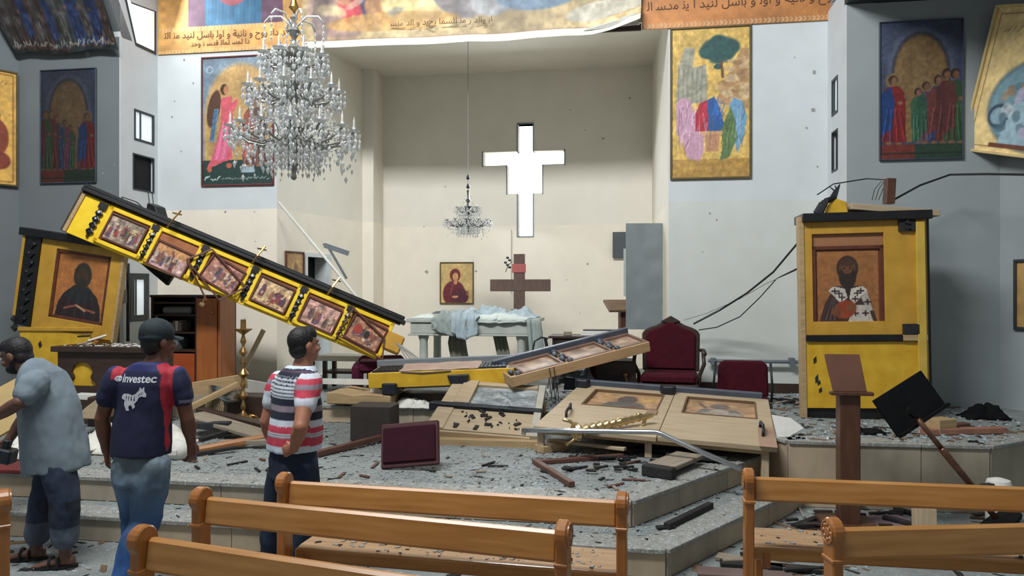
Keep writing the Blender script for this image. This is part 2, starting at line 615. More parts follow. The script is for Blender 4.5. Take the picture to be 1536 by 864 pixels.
def wall_with_holes(name, A, B, z0, z1, holes, thick, m, split=None, m2=None):
    """wall from plan point A to B (thickness away from the nave), holes as (s0, s1, z0, z1) along the wall; below split a second paint (m2)"""
    A, B = V((A[0], A[1], 0)), V((B[0], B[1], 0))
    L = (B - A).length
    M = frame(A, B - A, Z)
    ss = sorted({0.0, L, *[h[0] for h in holes], *[h[1] for h in holes]})
    zs = sorted({z0, z1, *([split] if split else []), *[h[2] for h in holes], *[h[3] for h in holes]})
    up, low = MB(), MB()
    for a, b in zip(ss[:-1], ss[1:]):
        for c, d in zip(zs[:-1], zs[1:]):
            mx, mz = (a + b) / 2, (c + d) / 2
            if any(h[0] < mx < h[1] and h[2] < mz < h[3] for h in holes):
                continue
            (low if split and mz < split else up).box(a, b, 0, thick, c, d)
    o = struct(name, up, m, M=M)
    if low.v:
        p = low.build('painted_dado', m2, o)
        p['kind'] = 'structure'
    return o, M


PAINT = 2.93      # height where cream paint meets white paint
SAN = 0.56        # sanctuary floor
PLAT = 0.375      # lower platform
STEP = 0.1875

# plan corners in church coordinates
def wp(u, n):
    p = W(u, n)
    return (p.x, p.y)

UL, UR = -6.56, 2.33          # outer ends of the altar wall
OL, OR = -4.79, 0.433         # sanctuary opening
# nave floor and platforms --------------------------------------------------------------------
fl = MB().box(-12, 12, -5, 16, -0.1, 0.0)
struct('floor', fl, M_FLOOR)

def stepped(name, pts, z0, z1, backn, panel=0.62, lab=None):
    """raised slab whose front edge runs through plan points pts; facing panels and edge slabs are single stones"""
    back = [wp(4.6, backn), wp(-9.0, backn)]
    poly = [tuple(p) for p in pts] + back
    core = MB().prism(poly, z0, z1 - 0.002)
    o = struct(name, core, M_FLOOR)
    rnd = random.Random(hash(name) % 1000 if False else len(pts) * 13 + int(z1 * 100))
    for i in range(len(pts) - 1):
        a, b = V((*pts[i], 0)), V((*pts[i + 1], 0))
        L = (b - a).length
        M = frame(a, b - a, Z)
        k = max(1, round(L / panel))
        cuts = [0] + [L * (j + rnd.uniform(-0.12, 0.12)) / k for j in range(1, k)] + [L]
        for c0, c1 in zip(cuts[:-1], cuts[1:]):
            y = -0.012 - rnd.random() * 0.004
            box('stone_panel', c0 + 0.003, c1 - 0.003, y, 0.0, z0 + 0.004, z1 - 0.032, M_STONE if rnd.random() < 0.6 else M_STONE2, o, bev=0.002, M=M)
            box('edge_slab', c0 + 0.002, c1 - 0.002, -0.03, 0.22, z1 - 0.03, z1 + 0.001 + rnd.random() * 0.001, M_NOSING, o, bev=0.004, M=M)
    return o

pl_front = [(-9.5, 7.03), (-3.45, 6.04), (0.83, 5.33), (1.77, 6.33), (2.3, 6.9)]
st_front = [(-9.4, 6.62), (-3.19, 5.64), (0.98, 4.89), (1.985, 5.96), (2.55, 6.6)]
stepped('floor_step', st_front, 0.0, STEP, 9.75)
stepped('floor_platform', pl_front, STEP, PLAT, 9.75)
san_front = [(-7.4, 8.95), (-5.6, 9.05), (-4.4, 8.85), (-1.06, 8.27), (1.2, 7.92), (2.1, 7.55), (2.34, 6.50), (3.91, 6.28), (4.36, 6.53), (6.2, 7.6)]
# sanctuary floor: faced down to the nave floor where nothing stands before it
def sanctuary():
    pts = san_front
    poly = [tuple(p) for p in pts] + [wp(5.0, 13.5), wp(-9.0, 13.5)]
    o = struct('floor_sanctuary', MB().prism(poly, 0.0, SAN - 0.002), M_FLOOR)
    rnd = random.Random(5)
    for i in range(len(pts) - 1):
        a, b = V((*pts[i], 0)), V((*pts[i + 1], 0))
        L = (b - a).length
        M = frame(a, b - a, Z)
        k = max(1, round(L / 0.55))
        zb = 0.004 if i >= 4 else PLAT + 0.003
        for j in range(k):
            c0, c1 = L * j / k, L * (j + 1) / k
            box('stone_panel', c0 + 0.003, c1 - 0.003, -0.012 - rnd.random() * 0.004, 0, zb, SAN - 0.032, [M_STONE, M_STONE2][rnd.random() < 0.35], o, bev=0.002, M=M)
            box('edge_slab', c0 + 0.002, c1 - 0.002, -0.03, 0.2, SAN - 0.03, SAN + 0.001, M_NOSING, o, bev=0.004, M=M)
sanctuary()

# altar wall left and right of the opening ------------------------------------------------------
TOP = 5.2
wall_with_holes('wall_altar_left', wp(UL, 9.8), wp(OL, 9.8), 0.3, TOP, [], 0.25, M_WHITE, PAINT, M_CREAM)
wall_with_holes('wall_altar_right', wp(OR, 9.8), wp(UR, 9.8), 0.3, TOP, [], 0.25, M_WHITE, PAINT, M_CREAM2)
wall_with_holes('wall_lintel', wp(UL, 9.8), wp(UR, 9.8), TOP, 7.0, [], 0.25, M_WHITE)
# chancel side walls
Lc0, Lc1 = wp(OL, 9.8), wp(-4.38, 12.0)
dS = lambda a, b: math.hypot(a[0] - b[0], a[1] - b[1])
# doorway in the left chancel wall (pixels 462..490)
def s_on(A, B, px):
    k = (px - CX) / F
    # A + s*(B-A): X = k*Y
    dx, dy = B[0] - A[0], B[1] - A[1]
    t = (k * A[1] - A[0]) / (dx - k * dy)
    return t * math.hypot(dx, dy), A[1] + t * dy
sd0, yd = s_on(Lc0, Lc1, 459)
sd1, _ = s_on(Lc0, Lc1, 492)
dtop = H - (385 - CY) / F * yd
wall_with_holes('wall_chancel_left', Lc0, Lc1, 0.3, 5.5, [(sd0, sd1, 0.56, dtop)], 0.22, M_APSE, PAINT, M_CREAM)
dm = frame((*Lc0, 0), V((*Lc1, 0)) - V((*Lc0, 0)), Z)
dj = MB()
dj.box(sd0 - 0.04, sd0 + 0.02, -0.02, 0.22, 0.56, dtop).box(sd1 - 0.02, sd1 + 0.05, -0.02, 0.22, 0.56, dtop).box(sd0 - 0.04, sd1 + 0.05, -0.02, 0.22, dtop, dtop + 0.06)
struct('door_1', dj, M_WHITE, M=dm)
struct('door_1_dark_sheet', MB().box(sd0 - 0.1, sd1 + 0.25, 0.23, 0.27, 0.3, 3.2), M_OPENDARK, M=dm)  # flat dark sheet painted in place of the unlit passage
wall_with_holes('wall_chancel_pier', wp(-4.38, 12.0), wp(-4.19, 12.0), 0.3, 5.5, [], 0.6, M_APSE, 2.93, M_CREAM)
wall_with_holes('wall_chancel_right', wp(0.29, 12.6), wp(OR, 9.8), 0.3, 5.5, [], 0.22, M_APSE, PAINT, M_CREAM)
# apse back wall with the cross shaped window
A0, A1 = wp(-4.4, 12.5), wp(0.5, 12.5)
def s_of(px):
    return s_on(A0, A1, px)
def zb(py, px=787):
    return H - (py - CY) / F * s_of(px)[1]
cr = dict(v=(s_of(777)[0], s_of(799)[0]), a=(s_of(725)[0], s_of(846)[0]), b=(s_of(761)[0], s_of(813)[0]))
holes = [(cr['v'][0], cr['v'][1], zb(354), zb(186)), (cr['a'][0], cr['a'][1], zb(247), zb(227)), (cr['b'][0], cr['b'][1], zb(290), zb(227))]
wall_with_holes('wall_apse', A0, A1, 0.3, 5.6, holes, 0.25, M_APSE, PAINT - 0.05, M_CREAM)
Mb = frame((*A0, 0), V((*A1, 0)) - V((*A0, 0)), Z)
wn = struct('window_1', MB().box(cr['a'][0] - 0.05, cr['a'][1] + 0.05, 0.2, 0.22, zb(360), zb(180)), M_SKY, M=Mb)
tr = MB()
e = 0.02
def edge(s0, s1, z0, z1):
    tr.box(s0, s1, -0.006, 0.19, z0, z1)
va, vb_, aa, ab, ba, bb = *cr['v'], *cr['a'], *cr['b']
for (x0, x1, z0, z1) in ((va - e, va, zb(227), zb(186)), (vb_, vb_ + e, zb(227), zb(186)), (va - e, vb_ + e, zb(186), zb(186) + e),
                         (aa - e, aa, zb(247) - e, zb(227) + e), (ab, ab + e, zb(247) - e, zb(227) + e),
                         (va - e, va, zb(354), zb(290)), (vb_, vb_ + e, zb(354), zb(290)), (va - e, vb_ + e, zb(354) - e, zb(354)),
                         (ba - e, ba, zb(290) - e, zb(247)), (bb, bb + e, zb(290) - e, zb(247))):
    edge(x0, x1, z0, z1)
tr.build('window_frame', M_GREYMETAL, wn)
# chancel ceiling
struct('ceiling_chancel', MB().prism([wp(-5.2, 9.85), wp(0.9, 9.85), wp(0.9, 13), wp(-5.2, 13)], 5.42, 5.55), M_APSE)

# recess faces with small windows, then the grey corner walls ---------------------------------------
def face_windows(name, A, B, hs, n0):
    holes = []
    for (s0, s1, z0, z1, kind, fw) in hs:
        holes.append((s0, s1, z0, z1))
    o, M = wall_with_holes(name, A, B, 0.3, 6.2 if 'left' in name else 5.2, holes, 0.3, M_WHITE)
    for k, (s0, s1, z0, z1, kind, fw) in enumerate(hs):
        dp = 0.03 if kind == 'lit' else 0.012
        w = struct('window_%d' % (n0 + k), MB().box(s0, s0 + fw, -0.008, dp, z0, z1).box(s1 - fw, s1, -0.008, dp, z0, z1).box(s0 + fw, s1 - fw, -0.008, dp, z0, z0 + fw).box(s0 + fw, s1 - fw, -0.008, dp, z1 - fw, z1),
                   M_FRAMEDARK, M=M)
        MB().box(s0 + fw * .5, s1 - fw * .5, 0.015 if kind == 'lit' else 0.04, 0.022 if kind == 'lit' else 0.05, z0 + fw * .5, z1 - fw * .5).build('pane', M_SKYDIM if kind == 'lit' else M_OPENDARK, w)  # dark windows get a near-black sheet for the unlit depth behind
        if kind == 'lit':
            MB().box((s0 * 2 + s1) / 3 - 0.010, (s0 * 2 + s1) / 3 + 0.010, 0.0, 0.014, z0 + fw, z1 - fw).build('glazing_bar', M_FRAMEDARK, w)
    return o, M

# left face from (UL,9.0) to (UL,9.8)
FA, FB = wp(UL, 9.006), wp(UL, 9.8)
def fs(px):
    return s_on(FA, FB, px)
def fz(py, px):
    return H - (py - CY) / F * fs(px)[1]
face_windows('wall_recess_left', FA, FB, [
    (fs(201)[0], fs(231)[0], fz(214, 216), fz(168, 216), 'lit', 0.03),
    (fs(199)[0], fs(231)[0], fz(287, 214), fz(233, 214), 'dark', 0.02),
    (fs(195)[0], fs(223)[0], fz(482, 208), fz(410, 208), 'lit', 0.085)], 2)
qv = [(fs(203)[0], fz(68, 203)), (fs(233)[0], fz(82, 233)), (fs(233)[0], fz(17, 233)), (fs(187)[0], fz(0, 187)), (fs(183)[0], fz(-18, 183))]
qm = [sum(p[0] for p in qv) / 5, sum(p[1] for p in qv) / 5]
MFA = frame(V((*FA, 0)), V((*FB, 0)) - V((*FA, 0)), Z)
wq_ = struct('window_5', MB().prism(qv, -.012, .0, 'xzy'), M_FRAMEDARK, M=MFA)
MB().prism([(qm[0] + (p[0] - qm[0]) * .86, qm[1] + (p[1] - qm[1]) * .90) for p in qv], -.018, -.012, 'xzy').build('pane', M_SKYDIM, wq_)
GA, GB = wp(UR, 9.8), wp(UR, 9.006)
def gs(px):
    return s_on(GA, GB, px)
def gz(py, px):
    return H - (py - CY) / F * gs(px)[1]
face_windows('wall_recess_right', GA, GB, [
    (gs(1248)[0], gs(1257)[0], gz(172, 1252), gz(117, 1252), 'lit', 0.03),
    (gs(1248)[0], gs(1257)[0], gz(257, 1252), gz(196, 1252), 'dark', 0.02)], 6)
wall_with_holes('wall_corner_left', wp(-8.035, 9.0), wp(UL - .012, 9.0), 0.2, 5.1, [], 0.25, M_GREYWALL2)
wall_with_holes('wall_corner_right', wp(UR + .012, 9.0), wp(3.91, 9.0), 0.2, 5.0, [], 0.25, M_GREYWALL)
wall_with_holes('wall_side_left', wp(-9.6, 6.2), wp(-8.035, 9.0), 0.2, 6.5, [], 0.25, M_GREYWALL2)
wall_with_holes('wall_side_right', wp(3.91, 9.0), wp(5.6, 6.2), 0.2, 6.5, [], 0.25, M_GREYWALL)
# soffits over the corner bays, rising towards the nave
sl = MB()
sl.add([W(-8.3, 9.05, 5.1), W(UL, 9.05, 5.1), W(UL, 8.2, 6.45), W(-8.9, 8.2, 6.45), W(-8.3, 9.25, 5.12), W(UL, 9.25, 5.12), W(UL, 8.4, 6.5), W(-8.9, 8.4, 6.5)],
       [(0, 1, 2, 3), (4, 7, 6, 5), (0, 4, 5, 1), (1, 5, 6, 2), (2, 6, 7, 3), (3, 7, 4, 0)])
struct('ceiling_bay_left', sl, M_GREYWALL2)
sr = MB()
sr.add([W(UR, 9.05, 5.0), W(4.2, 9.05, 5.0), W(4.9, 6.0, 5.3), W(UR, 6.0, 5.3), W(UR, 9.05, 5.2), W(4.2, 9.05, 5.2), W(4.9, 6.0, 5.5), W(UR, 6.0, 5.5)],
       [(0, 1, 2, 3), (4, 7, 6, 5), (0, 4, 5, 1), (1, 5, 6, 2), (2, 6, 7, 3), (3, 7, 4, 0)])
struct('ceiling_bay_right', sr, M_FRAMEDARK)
# nave ceiling high above the altar end
struct('ceiling_nave', MB().prism([wp(-9, 6.4), wp(5, 6.4), wp(5, 10.2), wp(-9, 10.2)], 7.0, 7.15), M_WHITE)
# dark baseboard on the right altar wall
bl = MB().box(0, UR - OR - 0.02, -0.015, 0, SAN, SAN + 0.12)
struct('baseboard_right', bl, M_DARKWOOD, M=frame(W(OR + 0.01, 9.8, 0), U, Z))

# shrapnel marks: shallow broken craters in the plaster
def craters(name, pts):
    mb = MB()
    r = random.Random(3)
    for (p, nrm, size) in pts:
        a = nrm.orthogonal().normalized()
        b = nrm.cross(a)
        k = 7
        ring = [p + nrm * 0.004 + (a * math.cos(2 * PI * i / k) + b * math.sin(2 * PI * i / k)) * size * .62 * r.uniform(0.6, 1.3) for i in range(k)]
        mb.add(ring + [p + nrm * 0.001], [(i, (i + 1) % k, k) for i in range(k)])
    o = mb.build(name, mat('broken_plaster_grey', (150, 148, 142), var=0.3, scale=60, bump=0.2))
    o['kind'] = 'stuff'
    tag(o, 'grey shrapnel pits scattered over the plaster walls behind the altar', 'damage')
cp = []
for px, py, s in ((276, 90, .03), (290, 125, .02), (262, 152, .015), (272, 227, .02), (258, 175, .02), (1222, 108, .04), (1220, 165, .045), (1226, 250, .015), (1192, 86, .012),
                  (338, 318, .025), (382, 318, .015), (383, 362, .012), (1065, 320, .025), (1075, 330, .02), (1210, 192, .02), (300, 372, .012), (1054, 378, .012)):
    cp.append((PN(px, py, 9.8), -N, s))
for px, py, s in ((640, 408, .05), (714, 407, .035), (636, 340, .02), (855, 165, .02), (878, 195, .02), (945, 147, .03), (905, 208, .035), (881, 396, .03), (668, 280, .025), (850, 420, .015), (870, 470, .012)):
    cp.append((PN(px, py, 12.5), -N, s))
for px, py, s in ((155, 260, .03), (131, 82, .05), (172, 247, .02)):
    cp.append((PN(px, py, 9.0), -N, s))
craters('plaster_pits', cp)

# ================================================================ big canvases over the opening
def wall_px(px0, py0, px1, py1, n):
    """church u0,u1,z0,z1 of a picture on plane n seen between two pixel corners"""
    a, b = PN(px0, (py0 + py1) / 2, n), PN(px1, (py0 + py1) / 2, n)
    pc = (px0 + px1) / 2
    return a.dot(U), b.dot(U), PN(pc, py1, n).z, PN(pc, py0, n).z

def stitches(a, x0, x1, y, step, hgt, col):
    x = x0
    while x < x1:
        a.line([(x, y - hgt / 2), (x + hgt * 0.45, y), (x, y + hgt / 2)], hgt * 0.16, col, 0.75)
        x += step

ORANGE = (196, 140, 76)
# left mural
u0, u1 = PN(237, 60, 9.78).dot(U), PN(480, 60, 9.78).dot(U)
w, h = u1 - u0, 1.25
a = Art(w, h, (214, 160, 92), 0.014)
a.blotch(0.12, 0.3, 2)
a.rect(w * 0.19, 0.36, w * 0.78, h, (108, 78, 96))
a.rect(w * 0.30, 0.36, w * 0.65, h, (60, 110, 142))
for k in range(10):
    a.line([(w * (0.31 + 0.033 * k), 0.4), (w * (0.32 + 0.033 * k), h)], 0.012, (50, 92, 128) if k % 2 else (86, 128, 150), 0.6)
a.ell(w * 0.47, 0.86, 0.24, 0.24, (160, 84, 92))
a.blotch(0.12, 0.08, 4)
stitches(a, 0.02, w, 0.33, 0.05, 0.045, (226, 196, 150))
stitches(a, 0.02, w, 0.025, 0.05, 0.045, (226, 196, 150))
ML = wallM(u0, 9.775, 5.10)
mural_l = thing('wall_mural', 'orange mural panel with blue and purple robe beside the tall window', 'mural', ML)
a.build('painted_sheet', mural_l)
box('backing', 0, w, 0.002, 0.02, 0, h, M_OCHRE, mural_l)
AR = {'alef': '\uFE8D', 'b': '\uFE91', 't': '\uFE97', 'y': '\uFEF3', 'n': '\uFEE7', 'l': '\uFEDF', 'm': '\uFEE3', 'd': '\uFEA9', 'r': '\uFEAD', 'w': '\uFEED', 'h': '\uFEA3', 'hf': '\uFEA1', 's': '\uFEB3', 'sf': '\uFEB2',
      'lf': '\uFEDE', 'lm': '\uFEE0', 'ta': '\uFE93', 'taf': '\uFE94', 'dad': '\uFEBF', 'ain': '\uFECB', 'q': '\uFED7', 'f': '\uFED3', 'sp': ' ', 'nm': '\uFEE8', 'ym': '\uFEF4', 'mm': '\uFEE4', 'lamf': '\uFEDE', 'sin': '\uFEB4', 'df': '\uFEAA', 'bm': '\uFE92'}
def ar(words):
    """visual order: the script runs right to left, so letters are reversed"""
    return ' '.join(''.join(AR[k] for k in reversed(wd.split('-'))) for wd in reversed(words))
text_mesh('lettering', ar(['m-sin-taf', 'alef', 'y-df', 'd-alef-n', 'r-w-hf', 'w', 'n-alef-n-ym-taf', 'w', 'alef-w-l', 'b-alef-s-lf', 'l-nm-ym-df', 'm-n', 'alef-l-t']), 0.125, frame(V((0.10, -0.004, 0.215)), (1, 0, -0.02), up=Z) @ Matrix.Rotation(PI / 2, 4, 'X'), M_INK, mural_l)
text_mesh('lettering', ar(['d-alef', 'l-mm-s', 'lm-mm-alef-t', 'q-d-sin', 'n', 'w-h-d']), 0.10, frame(V((0.50, -0.004, 0.09)), (1, 0, 0), up=Z) @ Matrix.Rotation(PI / 2, 4, 'X'), M_INK, mural_l)
# right mural
u0, u1 = PN(963, 40, 9.78).dot(U), PN(1246, 30, 9.78).dot(U)
w = u1 - u0
a = Art(w, h, (190, 126, 70), 0.014)
a.blotch(0.14, 0.35, 8)
a.blotch(0.06, 0.06, 9)
stitches(a, 0.02, w, 0.035, 0.052, 0.055, (216, 190, 150))
MRt = wallM(u0, 9.775, 5.10)
mural_r = thing('wall_mural', 'plain orange mural strip with a line of dark script above the tall gold icon', 'mural', MRt)
a.build('painted_sheet', mural_r)
box('backing', 0, w, 0.002, 0.02, 0, h, M_OCHRE, mural_r)
text_mesh('lettering', ar(['m-sin-taf', 'alef-ym-df', 'd-alef', 'dad', 'r-w-hf', 'w', 'n-alef-n-ym-taf', 'w', 'alef-w-l', 'w', 'b-alef-s-lf', 'l-nm-ym-df', 'alef', 'y-n', 'm-d-sin', 'alef-l']), 0.15, frame(V((0.06, -0.004, 0.23)), (1, 0, 0.005), up=Z) @ Matrix.Rotation(PI / 2, 4, 'X'), M_INK, mural_r)
# centre canvas, hung in front, creased, one corner torn and folded
u0, u1 = PN(452, 68, 9.66).dot(U), PN(962, 42, 9.66).dot(U)
w, h = u1 - u0, 1.15
a = Art(w, h, (206, 182, 136), 0.013)
a.blotch(0.25, 0.5, 11)
rp0 = random.Random(19)
a.ell(w * 0.13, 0.52, 0.5, 0.42, (168, 140, 128)).ell(w * 0.155, 0.62, 0.2, 0.32, (200, 76, 84)).ell(w * 0.205, 0.55, 0.1, 0.3, (96, 84, 110), 0.2)
a.ell(w * 0.06, 0.4, 0.12, 0.4, (136, 118, 112)).ell(w * 0.26, 0.48, 0.28, 0.22, (176, 128, 86), -0.3)
a.ell(w * 0.36, 0.55, 0.5, 0.33, (236, 216, 150)).ell(w * 0.48, 0.62, 0.42, 0.3, (128, 122, 122), -0.5).ell(w * 0.59, 0.55, 0.34, 0.24, (150, 150, 150), 0.3)
a.ell(w * 0.72, 0.6, 0.6, 0.26, (108, 128, 146), 0.1).ell(w * 0.68, 0.7, 0.06, 0.2, (222, 196, 140)).ell(w * 0.86, 0.62, 0.3, 0.3, (168, 152, 108), 0.7)
a.ell(w * 0.92, 0.5, 0.3, 0.06, (110, 84, 52), 0.8).ell(w * 0.9, 0.3, 0.5, 0.12, (196, 190, 170), 0.15)
for fx in (0.165, 0.19, 0.212):
    a.ell(w * fx, 0.33, 0.03, 0.07, (226, 176, 130), 0.3)
a.ell(w * 0.28, 0.30, 0.9, 0.12, (196, 152, 88), 0.02, a=0.8)
for k in range(26):
    fx_, fy_ = w * rp0.uniform(.04, .97), rp0.uniform(.36, .95)
    a.ell(fx_, fy_, rp0.uniform(.06, .22), rp0.uniform(.03, .09), rp0.choice([(228, 208, 150), (176, 148, 104), (150, 142, 132), (206, 160, 110), (130, 136, 140), (236, 224, 190), (150, 104, 80)]), rp0.uniform(-1, 1), .55, .5)
a.blotch(0.16, 0.12, 12)
a.blotch(0.10, 0.05, 13)
a.rect(0, 0, w, 0.085, (232, 226, 214))
a.rect(0, 0.085, w, 0.10, (150, 112, 84), 0.6)
rp = random.Random(4)
def warp(x, y, z):
    t = x / w
    k = max(0.0, (t - 0.86) / 0.14)
    wv = 0.03 * mnoise.noise(V((x * 1.3, z * 1.7, 0))) + 0.012 * mnoise.noise(V((x * 5, z * 4, 3)))
    sag = -0.035 * math.sin(t * PI) * max(0, 1 - z / 0.6)
    if k > 0 and z < 0.3:
        wv -= k * (0.3 - z) * 0.5
    return (x - 0.05 * k * max(0, 0.25 - z), -0.03 + wv - 0.02, z + sag + (0.10 * k * k if z < 0.2 else 0) + 0.012 * mnoise.noise(V((x * 2, 7, 0))) * max(0, 1 - z / 0.3))
MC = wallM(u0, 9.72, 5.055)
can = thing('hanging_canvas', 'large creased painted canvas with a white lower margin hung over the sanctuary opening', 'canvas', MC)
a.build('painted_sheet', can, warp=warp)
box('batten', 0, w, 0.0, 0.03, 0.02, 0.10, M_DARKWOOD, can, label='dark batten behind the lower hem')
MB().add([(w * 0.84, -0.06, 0.03), (w * 0.995, -0.11, 0.05), (w * 0.985, -0.13, 0.20), (w * 0.93, -0.12, 0.11), (w * 0.84, -0.05, 0.055), (w * 0.995, -0.10, 0.06), (w * 0.985, -0.12, 0.21), (w * 0.93, -0.115, 0.12)],
         [(0, 1, 2, 3), (7, 6, 5, 4), (0, 4, 5, 1), (1, 5, 6, 2), (2, 6, 7, 3), (3, 7, 4, 0)]).build('torn_fold', M_WHITEBOARD, can)
text_mesh('lettering', ar(['alef-b', 'w-alef-l-d', 'r', 'm-n', 'alef-lm-sin-mm-alef', 'y-hf-y-d', 'w', 'alef-l-d', 'm-n-sin']), 0.11, frame(V((w * 0.28, -0.12, 0.20)), (1, 0, -0.012), up=Z) @ Matrix.Rotation(PI / 2, 4, 'X'), M_INK, can)

# hanging dark canvas in the left corner bay, along the sloping soffit
sx = (W(UL, 8.2, 6.45) - W(UL, 9.05, 5.1)).normalized()
a = Art(2.1, 1.3, (46, 52, 54), 0.02)
a.blotch(0.3, 0.2, 21)
r_ = random.Random(9)
for k in range(9):
    a.saint(0.18 + k * 0.22, 0.05 + 0.05 * r_.random(), 0.8, r_.choice([(60, 48, 46), (42, 54, 84), (74, 70, 68), (56, 60, 62), (66, 54, 50)]), r_.choice([(42, 54, 86), (62, 56, 56), (76, 74, 72)]), skin=(96, 72, 58))
a.scribble(0.1, 0.06, 2.0, 0.16, (150, 150, 142), 0.012, 3)
a.blotch(0.3, 0.07, 22)
Mc = frame(W(-8.0, 9.0, 4.93) - N * 0.06, U, up=sx)
dk = thing('hanging_canvas', 'dark crumpled painted canvas hung along the sloping soffit above the grey corner wall', 'canvas', Mc)
def warp2(x, y, z):
    return (x * (1 + 0.0 * z) - 0.35 * z * (1 - x / 1.05) * 0.3, -0.05 + 0.03 * mnoise.noise(V((x * 2.5, z * 2.5, 5))), z + 0.05 * mnoise.noise(V((x * 2.2, 1, 0))) * max(0, 1 - z / 0.4) + 0.0)
aw = 2.1
a.X = a.X * (1.5 / 2.1)
a.w = 1.5
a.build('painted_sheet', dk, warp=warp2)
# ================================================================ wall icons
def wall_icon(name, label, cat, px0, py0, px1, py1, n, bgc, paint, fmat, fw=0.02, cell=0.011, dn=0.0, group=None):
    u0, u1, z0, z1 = wall_px(px0, py0, px1, py1, n)
    a = Art(u1 - u0 - 2 * fw, z1 - z0 - 2 * fw, bgc, cell)
    paint(a)
    return framed(name, label, cat, a, wallM(u0 + fw, n - 0.004 - dn, z0 + fw), fw=fw, fmat=fmat, group=group)

def p_angel(a):
    w, h = a.w, a.h
    a.rect(0, 0, w, h, (120, 136, 150))
    a.ell(w * 0.55, h * 0.55, w * 0.52, h * 0.40, (186, 150, 96)).rect(w * 0.03, h * 0.18, w, h * 0.55, (186, 150, 96))
    a.blotch(0.15, 0.15, 31)
    a.ell(w * 0.10, h * 0.91, w * 0.05, h * 0.03, (160, 176, 190)).ell(w * 0.10, h * 0.91, w * 0.035, h * 0.02, (110, 126, 140))
    a.rect(0, 0, w, h * 0.19, (40, 62, 56))
    a.ell(w * 0.16, h * 0.60, w * 0.09, h * 0.15, (84, 56, 40), -0.2)
    a.poly([(w * 0.17, h * 0.6), (w * 0.23, h * 0.6), (w * 0.17, h * 0.34), (w * 0.10, h * 0.34)], (96, 130, 158))
    for k in range(3):
        a.line([(w * (0.16 + .02 * k), h * 0.59), (w * (0.11 + .02 * k), h * 0.36)], 0.007, (60, 80, 104))
    a.poly([(w * 0.05, h * 0.12), (w * 0.12, h * 0.20), (w * 0.27, h * 0.45), (w * 0.26, h * 0.68), (w * 0.42, h * 0.70), (w * 0.44, h * 0.5), (w * 0.42, h * 0.2), (w * 0.30, h * 0.18)], (206, 92, 104))
    a.poly([(w * 0.13, h * 0.19), (w * 0.28, h * 0.48), (w * 0.40, h * 0.48), (w * 0.36, h * 0.2)], (214, 108, 140))
    a.poly([(w * 0.38, h * 0.62), (w * 0.50, h * 0.68), (w * 0.50, h * 0.63), (w * 0.42, h * 0.55)], (206, 92, 104))
    for k in range(5):
        a.line([(w * (0.15 + .05 * k), h * 0.2), (w * (0.28 + .025 * k), h * 0.5)], 0.006, (236, 150, 160) if k % 2 else (170, 66, 84), 0.8)
    a.ell(w * 0.31, h * 0.75, w * 0.055, h * 0.045, (64, 44, 34)).ell(w * 0.335, h * 0.745, w * 0.035, h * 0.036, (170, 120, 84))
    a.ell(w * 0.1, h * 0.12, w * 0.03, h * 0.02, (190, 96, 70)).ell(w * 0.38, h * 0.15, w * 0.04, h * 0.02, (190, 96, 70))
    a.poly([(w * 0.55, h * 0.09), (w * 0.75, h * 0.09), (w * 0.7, h * 0.24), (w * 0.6, h * 0.22)], (150, 170, 178))
    a.saint(w * 0.74, h * 0.15, h * 0.55, (96, 70, 62), (150, 84, 70))
    a.scribble(w * 0.03, h * 0.03, w * 0.26, h * 0.075, (206, 216, 216), 0.008, 5)
    a.scribble(w * 0.28, h * 0.035, w * 0.95, h * 0.06, (170, 186, 186), 0.005, 6, 0.8)
    a.blotch(0.08, 0.03, 32)
wall_icon('wall_icon', 'tall icon of a pink robed winged figure hung behind the large chandelier', 'icon', 303, 84, 412, 279, 9.8, (186, 150, 96), p_angel, M_FRAMERED, 0.022)

